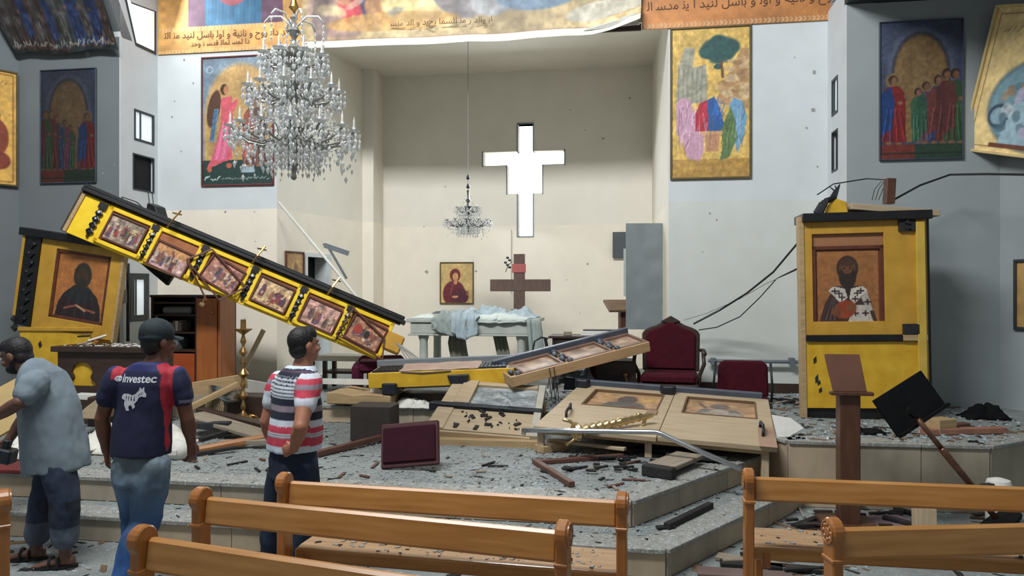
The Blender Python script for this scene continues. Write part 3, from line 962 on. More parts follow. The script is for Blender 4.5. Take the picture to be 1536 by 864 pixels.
def p_gold(a):
    # plain stand-in: gold ground with loose masses of the same colours
    w, h = a.w, a.h
    a.blotch(0.08, 0.2, 41)
    a.rect(0, 0, w, h * 0.12, (168, 128, 62), 0.7)
    a.poly([(w * .05, h * .5), (w * .08, h * .75), (w * .17, h * .88), (w * .3, h * .87), (w * .27, h * .74), (w * .45, h * .76), (w * .46, h * .5)], (150, 152, 138), 0.9)
    a.blotch(0.05, 0.05, 44)
    for k in range(6):
        a.line([(w * (.08 + .06 * k), h * .5), (w * (.09 + .06 * k), h * .74)], 0.008, (120, 124, 116), 0.7)
    a.poly([(w * .55, h * .5), (w * .7, h * .66), (w * .9, h * .86), (w, h * .86), (w, h * .45)], (176, 140, 96))
    r = random.Random(2)
    for k in range(26):
        a.ell(w * r.uniform(.6, .98), h * r.uniform(.5, .8), w * .07, h * .018, r.choice([(196, 166, 124), (150, 116, 80), (206, 180, 140)]), r.uniform(-.3, .3), a=.7)
    for dx, dy, rr in ((.52, .86, .14), (.66, .87, .16), (.76, .87, .12), (.6, .90, .12), (.45, .84, .10), (.6, .82, .14), (.72, .83, .1)):
        a.ell(w * dx, h * dy, w * rr, h * rr * .45, (44, 84, 80), soft=.3)
    a.blotch(0.1, 0.04, 45)
    a.ell(w * .6, h * .74, w * .06, h * .018, (44, 84, 80)).line([(w * .66, h * .67), (w * .64, h * .77)], 0.02, (100, 72, 48))
    def drape(pts, col, n, sd):
        a.poly([(w * x, h * y) for x, y in pts], col)
        rr = random.Random(sd)
        xs_, ys_ = [p[0] for p in pts], [p[1] for p in pts]
        x0, x1, y0, y1 = min(xs_), max(xs_), min(ys_), max(ys_)
        for q_ in range(n):
            xx, yy = rr.uniform(x0 + .04, x1 - .04), rr.uniform(y0 + .03, y1 - .12)
            k = rr.choice([.62, .75, 1.22, 1.35])
            a.line([(w * xx, h * yy), (w * (xx + rr.uniform(-.03, .05)), h * (yy + .05)), (w * (xx + rr.uniform(-.02, .06)), h * (yy + rr.uniform(.08, .12)))], .007, [min(255, c * k) for c in col], .65)
    drape([(.05, .50), (.13, .54), (.24, .52), (.29, .42), (.40, .33), (.42, .18), (.36, .11), (.20, .13), (.14, .24), (.05, .30)], (196, 152, 172), 16, 1)
    drape([(.30, .42), (.36, .50), (.46, .52), (.47, .31), (.30, .31)], (170, 44, 60), 7, 2)
    drape([(.46, .52), (.55, .54), (.62, .46), (.70, .31), (.47, .31)], (44, 90, 150), 9, 3)
    drape([(.92, .50), (.80, .53), (.74, .48), (.80, .30), (.84, .16), (.93, .26), (.97, .40)], (110, 156, 186), 9, 4)
    drape([(.76, .47), (.82, .38), (.84, .26), (.74, .13), (.62, .11), (.66, .22), (.63, .31)], (96, 122, 76), 12, 5)
    a.poly([(w * .42, h * .30), (w * .62, h * .30), (w * .6, h * .17), (w * .44, h * .17)], (184, 128, 106), .8)
    a.rect(w * .36, h * .285, w * .66, h * .31, (206, 160, 112), .8)
    for k in range(12):
        x = w * r.uniform(.08, .9)
        a.line([(x, h * r.uniform(.14, .3)), (x + w * r.uniform(-.06, .06), h * r.uniform(.34, .5))], 0.006, r.choice([(226, 196, 206), (120, 90, 110), (70, 96, 60), (190, 216, 230)]), .5)
    a.blotch(0.07, 0.025, 46)
wall_icon('wall_icon', 'tall gold picture with green blot above pink, blue and green colour patches', 'icon', 1005, 40, 1127, 269, 9.8, (214, 178, 96), p_gold, M_FRAMEOLIVE, 0.026)

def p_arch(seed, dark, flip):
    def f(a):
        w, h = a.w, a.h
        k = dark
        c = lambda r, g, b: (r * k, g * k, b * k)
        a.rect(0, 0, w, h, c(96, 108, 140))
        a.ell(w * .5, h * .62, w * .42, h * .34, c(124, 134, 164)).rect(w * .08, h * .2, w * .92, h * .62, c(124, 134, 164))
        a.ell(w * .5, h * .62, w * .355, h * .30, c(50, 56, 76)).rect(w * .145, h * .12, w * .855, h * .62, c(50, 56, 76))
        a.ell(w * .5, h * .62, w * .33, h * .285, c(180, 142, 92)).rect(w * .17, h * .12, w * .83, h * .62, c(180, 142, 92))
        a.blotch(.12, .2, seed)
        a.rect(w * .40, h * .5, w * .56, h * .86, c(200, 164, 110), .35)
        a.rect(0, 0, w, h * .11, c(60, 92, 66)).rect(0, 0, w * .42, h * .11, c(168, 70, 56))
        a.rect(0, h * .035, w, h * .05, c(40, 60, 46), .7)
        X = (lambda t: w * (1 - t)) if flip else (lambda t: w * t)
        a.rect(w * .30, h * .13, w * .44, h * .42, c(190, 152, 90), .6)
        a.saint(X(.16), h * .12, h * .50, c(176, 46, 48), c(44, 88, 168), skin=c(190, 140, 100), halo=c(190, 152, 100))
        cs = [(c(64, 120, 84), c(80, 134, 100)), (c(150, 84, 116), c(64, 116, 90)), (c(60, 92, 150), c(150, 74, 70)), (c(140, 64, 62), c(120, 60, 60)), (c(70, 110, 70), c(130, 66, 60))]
        for i, (r1, r2) in enumerate(cs):
            a.saint(X(.50 + .105 * i), h * .12, h * (.40 + .045 * min(i, 3)), r1, r2, skin=c(176, 128, 92), lean=-.05 * (1 if not flip else -1) if i < 2 else 0, wide=.8)
        a.blotch(.12, .03, seed + 1)
    return f
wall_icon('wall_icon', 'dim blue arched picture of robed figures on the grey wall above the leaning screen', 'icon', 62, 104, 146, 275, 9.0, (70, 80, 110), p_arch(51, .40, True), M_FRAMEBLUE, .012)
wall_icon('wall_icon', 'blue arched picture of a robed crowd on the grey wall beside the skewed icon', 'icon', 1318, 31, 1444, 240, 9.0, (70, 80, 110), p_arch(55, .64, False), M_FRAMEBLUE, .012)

def p_lady(a):
    w, h = a.w, a.h
    a.blotch(.08, .15, 61)
    a.ell(w * .47, h * .70, w * .22, h * .19, (206, 160, 96))
    a.ell(w * .42, h * .22, w * .36, h * .34, (104, 34, 42)).ell(w * .6, h * .16, w * .28, h * .2, (84, 34, 46))
    a.ell(w * .45, h * .70, w * .17, h * .16, (104, 34, 42)).ell(w * .46, h * .66, w * .09, h * .10, (206, 150, 104))
    a.ell(w * .46, h * .52, w * .06, h * .06, (190, 136, 92))
    a.line([(w * .38, h * .5), (w * .3, h * .2)], .008, (150, 70, 66)).line([(w * .52, h * .5), (w * .62, h * .2)], .008, (70, 24, 34))
    a.ell(w * .45, h * .15, w * .1, h * .03, (200, 146, 104))
    a.ell(w * .85, h * .25, w * .04, h * .07, (150, 110, 70))
    a.blotch(.08, .03, 62)
wall_icon('wall_icon', 'framed icon of a maroon veiled woman on the cream wall beside the cross', 'icon', 660, 393, 711, 456, 12.5, (202, 172, 112), p_lady, M_FRAMEOLIVE, .022, .008)
def p_small(a):
    w, h = a.w, a.h
    a.blotch(.1, .15, 65)
    a.ell(w * .55, h * .35, w * .2, h * .4, (126, 110, 76)).ell(w * .55, h * .72, w * .09, h * .07, (136, 96, 64))
    a.blotch(.1, .04, 66)
# small icon on the splayed chancel wall
s0, y0_ = s_on(Lc0, Lc1, 427)
s1, y1_ = s_on(Lc0, Lc1, 455)
zt, zbm = H - (376 - CY) / F * y0_, H - (450 - CY) / F * y0_
a = Art(s1 - s0 - .05, zt - zbm - .05, (186, 146, 96), .012)
p_small(a)
framed('wall_icon', 'small brown icon beside the dark sanctuary doorway above the fallen beam', 'icon', a, frame(V((*Lc0, 0)) + (V((*Lc1, 0)) - V((*Lc0, 0))).normalized() * (s0 + .025) + V((0, 0, zbm + .025)) - N * .003, V((*Lc1, 0)) - V((*Lc0, 0)), Z), fw=.025, fmat=M_ICONFRAME)

# gold icon on the side wall at the left edge
SLa, SLb = V((*wp(-9.6, 6.2), 0)), V((*wp(-8.035, 9.0), 0))
def slw(px):
    s, y = s_on(SLa, SLb, px)
    return s, y
s1, y1_ = slw(25)
s0 = s1 - 0.95
zt, zbm = H - (110 - CY) / F * y1_, H - (281 - CY) / F * y1_
a = Art(.90, zt - zbm - .05, (222, 174, 86), .012)
a.blotch(.06, .2, 71)
a.line([(.03, .03), (.87, .03), (.87, a.h - .03), (.03, a.h - .03), (.03, .03)], .008, (150, 104, 50))
a.ell(.48, .62, .30, .34, (120, 52, 40)).ell(.62, .88, .1, .1, (60, 34, 26)).ell(.70, .60, .12, .22, (136, 66, 46)).ell(.7, .3, .14, .12, (130, 60, 44)).ell(.66, .86, .05, .06, (160, 108, 74))
a.scribble(.6, a.h - .17, .84, a.h - .12, (150, 110, 60), .006, 8)
a.blotch(.1, .04, 72)
dS_ = (SLb - SLa).normalized()
framed('wall_icon', 'shining gold icon of a brown seated figure, beside the dim arched picture', 'icon', a, frame(SLa + dS_ * (s0 + .025) + V((0, 0, zbm + .025)) - Z.cross(dS_) * .03, dS_, Z), fw=.025, fmat=M_FRAMEOLIVE)

# skewed gold icon on the right side wall, tipped out of plumb
SRa, SRb = V((*wp(3.91, 9.0), 0)), V((*wp(5.6, 6.2), 0))
dR = (SRb - SRa).normalized()
nR = dR.cross(Z)        # towards the nave
if nR.y > 0:
    nR = -nR
def srp(px, py, off=.12):
    s, y = s_on(SRa + nR * off, SRb + nR * off, px)
    return P(px, py, y)
cBL, cTL, cBR = srp(1448, 222, .2), srp(1507, 12, .2), srp(1546, 234, .2)
up_ = (cTL - cBL).normalized()
hgt = (cTL - cBL).length
Ms = frame(cBL, cBR - cBL, up=up_)
a = Art(1.25, hgt, (232, 204, 140), .012)
a.blotch(.05, .15, 81)
a.line([(.05, .05), (1.2, .05), (1.2, hgt - .06), (.05, hgt - .06), (.05, .05)], .01, (150, 120, 70))
w, h = 1.25, hgt
a.ell(w * .55, h * .34, w * .42, h * .32, (52, 76, 92)).ell(w * .50, h * .34, w * .36, h * .29, (116, 150, 160))
a.ell(w * .25, h * .25, w * .10, h * .09, (52, 72, 88), .9).ell(w * .24, h * .25, w * .07, h * .06, (130, 158, 170), .9)
a.poly([(w * .28, h * .04), (w * .9, h * .04), (w * .8, h * .36), (w * .36, h * .36)], (150, 176, 186))
r_ = random.Random(12)
for k in range(46):
    a.ell(w * r_.uniform(.26, .85), h * r_.uniform(.06, .6), w * .05, h * .03, r_.choice([(96, 140, 156), (190, 196, 200), (150, 112, 80), (168, 140, 110), (80, 108, 120), (186, 170, 196)]), r_.uniform(0, 3), a=.7)
a.ell(w * .62, h * .72, w * .11, h * .10, (170, 120, 80))
a.rect(w * .22, h * .03, w * .95, h * .06, (110, 64, 44))
a.scribble(w * .1, h * .82, w * .4, h * .88, (150, 120, 70), .008, 4, .7)
a.blotch(.08, .04, 82)
framed('wall_icon', 'large pale gold icon hanging skewed from the grey side wall', 'icon', a, Ms, fw=.03, depth=.05, fmat=mat('pale_gilt_frame', (206, 182, 126), rough=.4, bump=.05))
# small dark framed icon at the edge
s0, y0_ = s_on(SRa, SRb, 1523)
zt, zbm = H - (390 - CY) / F * y0_, H - (494 - CY) / F * y0_
a = Art(.55, zt - zbm - .06, (176, 140, 84), .012)
a.blotch(.1, .1, 85)
a.saint(.3, .05, .6, (120, 70, 50), (80, 60, 50))
framed('wall_icon', 'small gold icon in a thick dark frame low on the grey side wall', 'icon', a, frame(SRa + dR * (s0 + .03) + nR * .004 + V((0, 0, zbm + .03)), dR, Z), fw=.035, fmat=M_FRAMEDARK)

# ================================================================ the right screen cabinet
def carved(mb, x, z, w, h, n, y=-.02):
    """column of little scrolls and lozenges"""
    for i in range(n):
        zz = z + h * (i + .5) / n
        s = min(w, h / n) * .5
        mb.prism([(x - s, zz), (x, zz - s), (x + s, zz), (x, zz + s)], y - .02, y, 'xzy')
        mb.ball((x + s * .5 * (-1) ** i, y - .022, zz), (s * .45, .012, s * .45), 6, 4)

def p_bishop(a):
    W_, h = a.w, a.h
    a.blotch(.06, .1, 91)
    sx_ = lambda t: W_ * (.5 + (t - .5) * 1.18)
    sy_ = lambda t: h * t * 1.14
    E = lambda x, y, rx, ry, c, **kw: a.ell(sx_(x), sy_(y), W_ * rx * 1.18, h * ry * 1.14, c, **kw)
    Pn = lambda pts, c: a.poly([(sx_(x), sy_(y)) for x, y in pts], c)
    Pn([(.10, 0), (.18, .22), (.31, .44), (.69, .44), (.82, .22), (.90, 0)], (66, 46, 42))
    for k in range(7):
        a.line([(sx_(.16 + .03 * k), sy_(.02)), (sx_(.28 + .01 * k), sy_(.3))], .006, (110, 92, 84) if k % 2 else (44, 32, 30), .6)
    Pn([(.3, .44), (.23, .39), (.41, .22), (.5, .30), (.59, .22), (.77, .39), (.7, .44), (.5, .40)], (196, 186, 172))
    Pn([(.50, 0), (.58, .2), (.77, .2), (.84, 0)], (184, 176, 164))
    Pn([(.68, .3), (.76, .38), (.84, .14), (.78, .12)], (176, 168, 156))
    for (x, y) in ((.32, .38), (.68, .38), (.42, .3), (.6, .28), (.60, .1), (.74, .1), (.77, .24), (.38, .35), (.63, .35)):
        a.line([(sx_(x - .04), sy_(y)), (sx_(x + .04), sy_(y))], .009, (52, 40, 38)).line([(sx_(x), sy_(y - .03)), (sx_(x), sy_(y + .03))], .009, (52, 40, 38))
    E(.46, .15, .16, .11, (142, 62, 36), rot=.4)
    E(.34, .12, .07, .06, (112, 66, 42))
    E(.54, .17, .05, .05, (116, 70, 44))
    E(.5, .66, .15, .16, (56, 38, 28)); E(.5, .67, .115, .12, (92, 58, 38))
    E(.5, .55, .12, .14, (46, 34, 29)); Pn([(.43, .5), (.57, .5), (.51, .25)], (46, 34, 29))
    E(.5, .655, .07, .06, (104, 66, 42)); E(.5, .735, .10, .05, (70, 46, 33))
    for x in (.46, .54):
        E(x, .665, .018, .012, (40, 28, 24))
    a.blotch(.08, .03, 92)

k = 7.6 / F
MCab = frame(P(1203, 627, 7.6), U, Z) @ Matrix.Rotation(math.radians(-1.0), 4, 'Y')
X_ = lambda px: (px - 1203) * k
Z_ = lambda py: (627 - py) * k
cab = thing('icon_screen', 'yellow upright icon screen section with bishop icon behind the brown lectern', 'icon screen', MCab)
yel = MB()
ix0, ix1, iz0, iz1 = X_(1222), X_(1323), Z_(483), Z_(352)
yel.box(.05, ix0, 0, .03, Z_(503), Z_(333)).box(ix1, X_(1382), 0, .03, Z_(503), Z_(333)).box(ix0, ix1, 0, .03, Z_(503), iz0).box(ix0, ix1, 0, .03, iz1, Z_(333))
yel.build('upper_panel', M_OCHRE, cab, bev=.003)
box('lower_panel', .05, X_(1382), 0, .03, Z_(612), Z_(513), M_YELLOW, cab, bev=.003)
sl_ = MB()
for (px, py, hh) in ((1223, 540, 12), (1225, 568, 14), (1228, 574, 8), (1230, 585, 9)):
    sl_.prism([(X_(px) - .012, Z_(py + hh * .5)), (X_(px) + .016, Z_(py + hh * .2)), (X_(px) + .012, Z_(py - hh * .5)), (X_(px) - .016, Z_(py - hh * .1))], -.004, 0, 'xzy')
sl_.build('broken_carving', M_CHAR, cab)
box('side_board', 0, .05, -.01, .12, 0, Z_(325), M_PINE2, cab, bev=.003)
box('side_board', X_(1382), X_(1382) + .03, .02, .34, 0, Z_(333), M_BLACK, cab)
box('back_board', .05, X_(1382), .32, .34, .05, Z_(333), M_PINE2, cab)
box('cornice', .03, X_(1388), -.06, .36, Z_(334), Z_(321), M_BLACK, cab, bev=.006)
box('rail_moulding', .05, X_(1346), -.03, 0, Z_(512), Z_(503), M_BLACK, cab, bev=.004)
box('rail_stub', X_(1346), X_(1380), -.035, 0, Z_(512), Z_(503), M_PINE2, cab, bev=.003)
box('pilaster', X_(1366), X_(1378), -.04, 0, Z_(600), Z_(338), mat('pale_yellow_moulding', (198, 166, 70), rough=.45), cab, bev=.004)
c1 = MB()
c1.box(X_(1343), X_(1366), -.03, 0, Z_(351), Z_(334))
carved(c1, X_(1354), Z_(350), .1, .1, 2, -.03)
c1.build('carved_capital', M_CHAR, cab)
box('carved_block', X_(1346), X_(1369), -.04, 0, Z_(503), Z_(487), M_CHAR, cab, bev=.006)
box('kick_board', .05, X_(1382), .03, .05, 0, Z_(612), M_BLACK, cab)
a = Art(ix1 - ix0, iz1 - iz0, (120, 66, 42), .008)
a.rect(0, a.h * .85, a.w, a.h, (156, 108, 72))
a.rect(0, a.h * .84, a.w, a.h * .855, (84, 40, 28))
a.build('picture_backing', cab, Matrix.Translation((ix0, .034, iz0)))
pw, ph = (ix1 - ix0) * .86, (iz1 - iz0) * .80
b = Art(pw, ph, (150, 98, 54), .0065)
p_bishop(b)
b.build('picture', cab, Matrix.Translation((ix0 + (ix1 - ix0) * .07, .030, iz0)))
fr = MB()
for (x0, x1, z0, z1) in ((ix0, ix0 + .035, iz0, iz1 - .12), (ix1 - .035, ix1, iz0, iz1 - .12), (ix0, ix1, iz1 - .155, iz1 - .12)):
    fr.box(x0, x1, .012, .03, z0, z1)
fr.build('picture_frame', M_ICONFRAME, cab, bev=.003)
# wreckage on top of the screen
zt_ = P(0, 321, 7.6).z
def plank(name, label, a, b, wd, th, m, cat='plank', up=Z, bev=.004, group=None, roll=0.0):
    a, b = V(a), V(b)
    x = b - a
    upv = V(up)
    if abs(x.normalized().dot(upv)) > .97:
        upv = V((0, -1, 0))
    M = frame(a, x, up=upv) @ Matrix.Rotation(roll, 4, 'X')
    o = box(name, 0, x.length, -wd / 2, wd / 2, -th / 2, th / 2, m, None, bev=min(bev, th * .3), M=M)
    return tag(o, label, cat, group)
plank('broken_board', 'pale broken board lying on top of the yellow screen', P(1268, 312, 7.75), P(1398, 322, 7.7), .34, .06, M_RAWPINE)
MB().prism([(0, 0), (.22, .0), (.20, .12), (.10, .155), (.02, .08)], 0, .3, 'xzy').build('broken_board', M_YELLOW, None, bev=.01, M=frame(P(1238, 321, 7.62), U, Z))
tag(bpy.data.objects['broken_board.001'], 'curved yellow wood fragment propped on top of the bishop icon screen', 'fragment')
plank('post_stub', 'short brown post standing on the wreckage above the yellow screen', P(1333, 306, 7.85), P(1335, 268, 7.85), .09, .09, M_BROWN, 'post')
tb = MB()
for i in range(3):
    tb.tube([P(1224 + 3 * i, 320, 7.6), P(1232 + 4 * i, 306 - 3 * i, 7.6), P(1246 + 3 * i, 300 - 2 * i, 7.62), P(1252 + 3 * i, 286 - 3 * i, 7.64), P(1244 + 8 * i, 280 - 2 * i, 7.64)], [.03, .028, .024, .012, .004], 6)
tag(tb.build('twisted_fitting', M_DARKMETAL), 'twisted black metal fitting curled on the corner of the yellow screen', 'metal scrap')

# ================================================================ the left screen cabinet, leaning
k = 8.9 / F
zc = P(0, 490, 8.9).z
MLc = frame(P(46, 490, 8.9), U, Z)
lab = thing('icon_screen', 'leaning yellow icon screen section with a dark robed saint behind the dark desk', 'icon screen', frame(P(46, 490, 8.9), U, Z))
R8 = Matrix.Rotation(math.radians(8.5), 4, 'Y')
fwid, fh = 1.04, 1.04
Xi = lambda px: (px - 46) * k
p0, p1, q0, q1 = .20, .90, .15, .945
y1m = MB()
y1m.box(0, p0, 0, .03, 0, fh).box(p1, fwid, 0, .03, 0, fh).box(p0, p1, 0, .03, 0, q0).box(p0, p1, 0, .03, q1, fh)
y1m.build('upper_panel', M_OCHRE, lab, bev=.004, M=R8)
box('upper_side_board', fwid, fwid + .03, -.01, .07, -.02, fh, M_PINE2, lab, bev=.003, M=R8)
box('upper_back_board', -.2, fwid, .05, .07, 0, fh, M_PINE2, lab, M=R8)
cm = MB().box(-.20, 0, -.02, .05, 0, fh)
carved(cm, -.1, .03, .14, fh - .06, 9, -.02)
cm.build('carved_column', M_BLACK, lab, M=R8)
box('pilaster', -.235, -.2, -.03, .07, .1, fh, M_OCHRE, lab, bev=.003, M=R8)
box('cornice', -.27, fwid + .02, -.06, .12, fh, fh + .09, M_BLACK, lab, bev=.008, M=R8)
a = Art(p1 - p0 - .07, q1 - q0 - .07, (170, 108, 56), .008)
w, h = a.w, a.h
a.blotch(.06, .1, 101)
a.poly([(w * .04, 0), (w * .07, h * .2), (w * .16, h * .36), (w * .34, h * .50), (w * .68, h * .50), (w * .86, h * .36), (w * .94, h * .2), (w * .97, 0)], (42, 30, 31))
a.poly([(w * .18, h * .32), (w * .36, h * .52), (w * .66, h * .52), (w * .82, h * .34), (w * .5, h * .22)], (36, 40, 40))
for k in range(8):
    a.line([(w * (.14 + .1 * k), h * .02), (w * (.28 + .065 * k), h * .42)], .008, (62, 48, 46) if k % 2 else (28, 22, 24), .6)
a.ell(w * .51, h * .68, w * .18, h * .21, (50, 44, 34)).ell(w * .51, h * .66, w * .115, h * .14, (64, 46, 34)).ell(w * .51, h * .57, w * .10, h * .09, (48, 40, 33))
a.line([(w * .22, h * .13), (w * .45, h * .20), (w * .6, h * .16), (w * .84, h * .13)], .014, (136, 82, 58)).line([(w * .46, h * .20), (w * .64, h * .13)], .012, (186, 142, 114))
a.blotch(.08, .03, 102)
a.build('picture', lab, R8 @ Matrix.Translation((p0 + .035, .028, q0 + .035)))
fm = MB()
for (x0, x1, z0, z1) in ((p0, p1, q0, q0 + .035), (p0, p1, q1 - .035, q1), (p0, p0 + .035, q0, q1), (p1 - .035, p1, q0, q1)):
    fm.box(x0, x1, .008, .032, z0, z1)
fm.build('picture_frame', M_ICONFRAME, lab, bev=.003, M=R8)
box('lower_panel', -.15, .80, .0, .34, -(zc - SAN) + .002, -.002, M_YELLOW, lab, bev=.01)
box('lower_rail', -.16, .81, -.02, .35, -.05, -.003, M_OCHRE, lab, bev=.006)
lc = MB()
carved(lc, -.20, -.06, .1, .2, 2, -.0)
lc.prism([(.10, -.2), (.13, -.16), (.15, -.22), (.12, -.25)], -.005, 0, 'xzy')
lc.build('broken_carving', M_CHAR, lab, kind='stuff')

# ================================================================ the fallen upper tier, lying diagonally
Lf, Rt = P(112, 318, 8.62), P(588, 515, 9.0)
bx = (Rt - Lf)
BL_ = bx.length
MBm = frame(Lf, bx, up=Z + N * .16)
beam = thing('fallen_icon_beam', 'long yellow beam of six small feast icons fallen diagonally across the altar opening', 'icon beam', MBm)
box('base_board', .02, BL_ - .1, 0, .05, -.245, .235, M_YELLOW2, beam, bev=.004)
co = MB()
co.box(-.03, BL_ + .05, -.07, .10, .255, .30).box(-.03, BL_ + .02, -.05, .10, .30, .345).box(-.02, BL_ + .0, -.03, .10, .235, .255)
co.build('cornice', M_BLACK, beam, bev=.008)
box('top_board', -.02, BL_ + .02, .10, .34, .30, .33, M_DARKWOOD, beam)
box('end_board', -.02, .02, -.02, .34, -.24, .33, M_PINE2, beam, bev=.003)
box('end_board', -.05, -.02, .0, .34, -.24, .33, M_DARKWOOD, beam, bev=.003)
pit = BL_ / 6.0
drop_me = None
def small_scene(i):
    a = Art(.39, .275, (142, 100, 70), .008)
    r = random.Random(200 + i)
    w, h = a.w, a.h
    base = [(150, 132, 112), (176, 140, 132), (170, 116, 96), (190, 158, 116), (178, 136, 122), (160, 112, 84)][i]
    a.rect(0, 0, w, h, base)
    a.blotch(.3, .05, 200 + i)
    if i == 1:
        a.rect(0, h * .62, w, h, (186, 132, 82))
    for k in range(9):
        a.saint(w * r.uniform(.08, .92), h * r.uniform(.02, .3), h * r.uniform(.4, .62), r.choice([(130, 52, 44), (96, 74, 96), (170, 150, 120), (110, 84, 60), (96, 44, 50)]),
                r.choice([(190, 170, 140), (84, 64, 84), (140, 70, 56), (60, 56, 60)]), skin=(140, 96, 66), hair=(70, 48, 36), halo=(206, 172, 104) if k % 2 else None, folds=False)
    for k in range(14):
        a.ell(w * r.random(), h * r.random(), .02, .014, r.choice([(220, 200, 170), (90, 50, 40), (120, 90, 100), (206, 160, 150)]), r.uniform(0, 3), .6)
    if i == 5:
        a.ell(w * .55, h * .45, .032, .05, (30, 26, 24)).ell(w * .25, h * .5, .05, .06, (150, 50, 34))
    a.blotch(.2, .02, 230 + i)
    return a
for i in range(6):
    cx_ = BL_ * (.155, .305, .46, .617, .77, .915)[i]
    # yellow raised border
    yb = MB()
    hw, hh_, t_ = .268, .222, .046
    for (x0, x1, z0, z1) in ((-hw, hw, hh_ - t_, hh_), (-hw, hw, -hh_, -hh_ + t_), (-hw, -hw + t_, -hh_, hh_), (hw - t_, hw, -hh_, hh_)):
        yb.box(cx_ + x0, cx_ + x1, -.035, 0, z0, z1)
    yb.build('raised_border', M_YELLOW2, beam, bev=.006)
    rot = [0, .04, .16, .03, .03, .10][i]
    dz = [.0, -.085, -.02, -.01, -.02, -.01][i]
    Mi = Matrix.Translation((cx_, -.03, dz)) @ Matrix.Rotation(rot, 4, 'Y')
    box('recess', cx_ - hw + t_, cx_ + hw - t_, -.006, -.001, -hh_ + t_, hh_ - t_, M_ORANGEWOOD, beam)
    ic = MB().box(-.21, .21, -.006, .004, -.155, .155).build('small_icon', M_ICONFRAME, beam, M=Mi)
    fr = MB()
    for (x0, x1, z0, z1) in ((-.215, .215, .1375, .16), (-.215, .215, -.16, -.1375), (-.215, -.195, -.1375, .1375), (.195, .215, -.1375, .1375)):
        fr.box(x0, x1, -.028, -.006, z0, z1)
    fr.build('icon_frame', M_ICONFRAME, ic, bev=.003)
    small_scene(i).build('icon_picture', ic, Matrix.Translation((-.195, -.0075, -.1375)))
    # carved black drop between the icons
    if drop_me is None:
        d = MB()
        for j in range(4):
            zz = .10 - j * .075
            s = .036
            ring = [(-s, 0), (0, -s), (s, 0), (0, s)]
            for q in range(4):
                a0, a1 = ring[q], ring[(q + 1) % 4]
                d.tube([(a0[0], -.02, zz + a0[1]), (a1[0], -.02, zz + a1[1])], .0125, 5)
        d.box(-.045, .045, -.03, -.002, .155, .225).box(-.014, .014, -.02, -.005, -.2, .15)
        drop_me = d.mesh('carved_drop', M_BLACK)
        bead_me = MB().ball((0, -.04, .11), .017, 8, 6).ball((0, -.04, .03), .011, 8, 6).mesh('white_bead', M_PAPER)
    dr = part('carved_drop', drop_me, beam, Matrix.Translation((BL_ * (.065, .228, .382, .54, .695, .845)[i], -.006, -.01)))
    part('white_bead', bead_me, dr)
for xx in (1.02, 2.03, 2.94):
    MB().tube([(xx, -.15, .22), (xx + .02, -.17, .32), (xx + .05, -.15, .46)], .011, 6).tube([(xx - .02, -.16, .40), (xx + .08, -.15, .42)], .009, 6).build('brass_hook', M_BRASS, beam)
# dislodged thin frame hanging off the third icon
fx = BL_ * .46
fr = MB()
cs_ = [(-.22, .20), (.30, -.05), (.10, -.30), (-.42, -.02)]
for q in range(4):
    a0, a1 = cs_[q], cs_[(q + 1) % 4]
    fr.tube([(fx + a0[0], -.075, a0[1]), (fx + a1[0], -.075, a1[1])], .012, 4)
fr.tube([(fx - .42, -.075, -.02), (fx - .02, -.08, -.36)], .011, 4)
fr.build('loose_frame', M_ICONFRAME, beam)
fx = BL_ * .915
fr = MB()
cs_ = [(-.24, .20), (.22, .02), (.30, -.22), (-.30, -.16)]
for q in range(4):
    a0, a1 = cs_[q], cs_[(q + 1) % 4]
    fr.tube([(fx + a0[0], -.075, a0[1]), (fx + a1[0], -.075, a1[1])], .012, 4)
fr.build('loose_frame', M_ICONFRAME, beam)
box('end_bracket', BL_ - .1, BL_ + .12, -.06, .12, -.1, .12, M_OCHRE, beam, bev=.02)
MB().ball((pit * 2.68, -.08, -.42), .03, 8, 6).tube([(pit * 2.68, -.08, -.40), (pit * 2.66, -.08, -.3)], .006, 5).build('hanging_lamp_knob', M_GOLD, beam)
# wires fanning from its lower end
for i in range(5):
    a_ = P(594 + 2 * i, 514 + i, 8.95)
    b_ = P(628 + 13 * i, 548 + (4 - i), 8.9)
    mb = MB().tube([a_, (a_ + b_) / 2 + V((0, 0, -.05 - .015 * i)), b_], .007, 5)
    tag(mb.build('loose_wire', M_CABLE2), 'pale loose wire fanning from the low end of the diagonal icon beam', 'wire', 'wires at the beam end')

# leaning white pole and grey hinge arm behind the beam
tag(MB().tube([P(418, 303, 10.2), P(502, 404, 9.75), P(588, 512, 9.2)], .019, 8).build('white_pole', M_WHITEBOARD, smooth=True), 'thin white pole leaning from the chancel wall down to the beam end', 'pole')
hg = MB().box(0, .36, -.02, .02, -.035, .035, frame(P(487, 368, 10.9), P(522, 380, 10.9) - P(487, 368, 10.9), Z))
hg.tube([P(485, 366, 10.9), P(492, 370, 10.9), P(505, 392, 10.9), P(520, 418, 10.9)], .02, 6)
tag(hg.build('wall_bracket', M_GREYMETAL), 'grey metal bracket sticking out of the chancel wall behind the white pole', 'bracket')
# ================================================================ altar table and what lies on it
def PM(px, py, d, yaw=-YAW):
    return frame(P(px, py, d), U, Z)

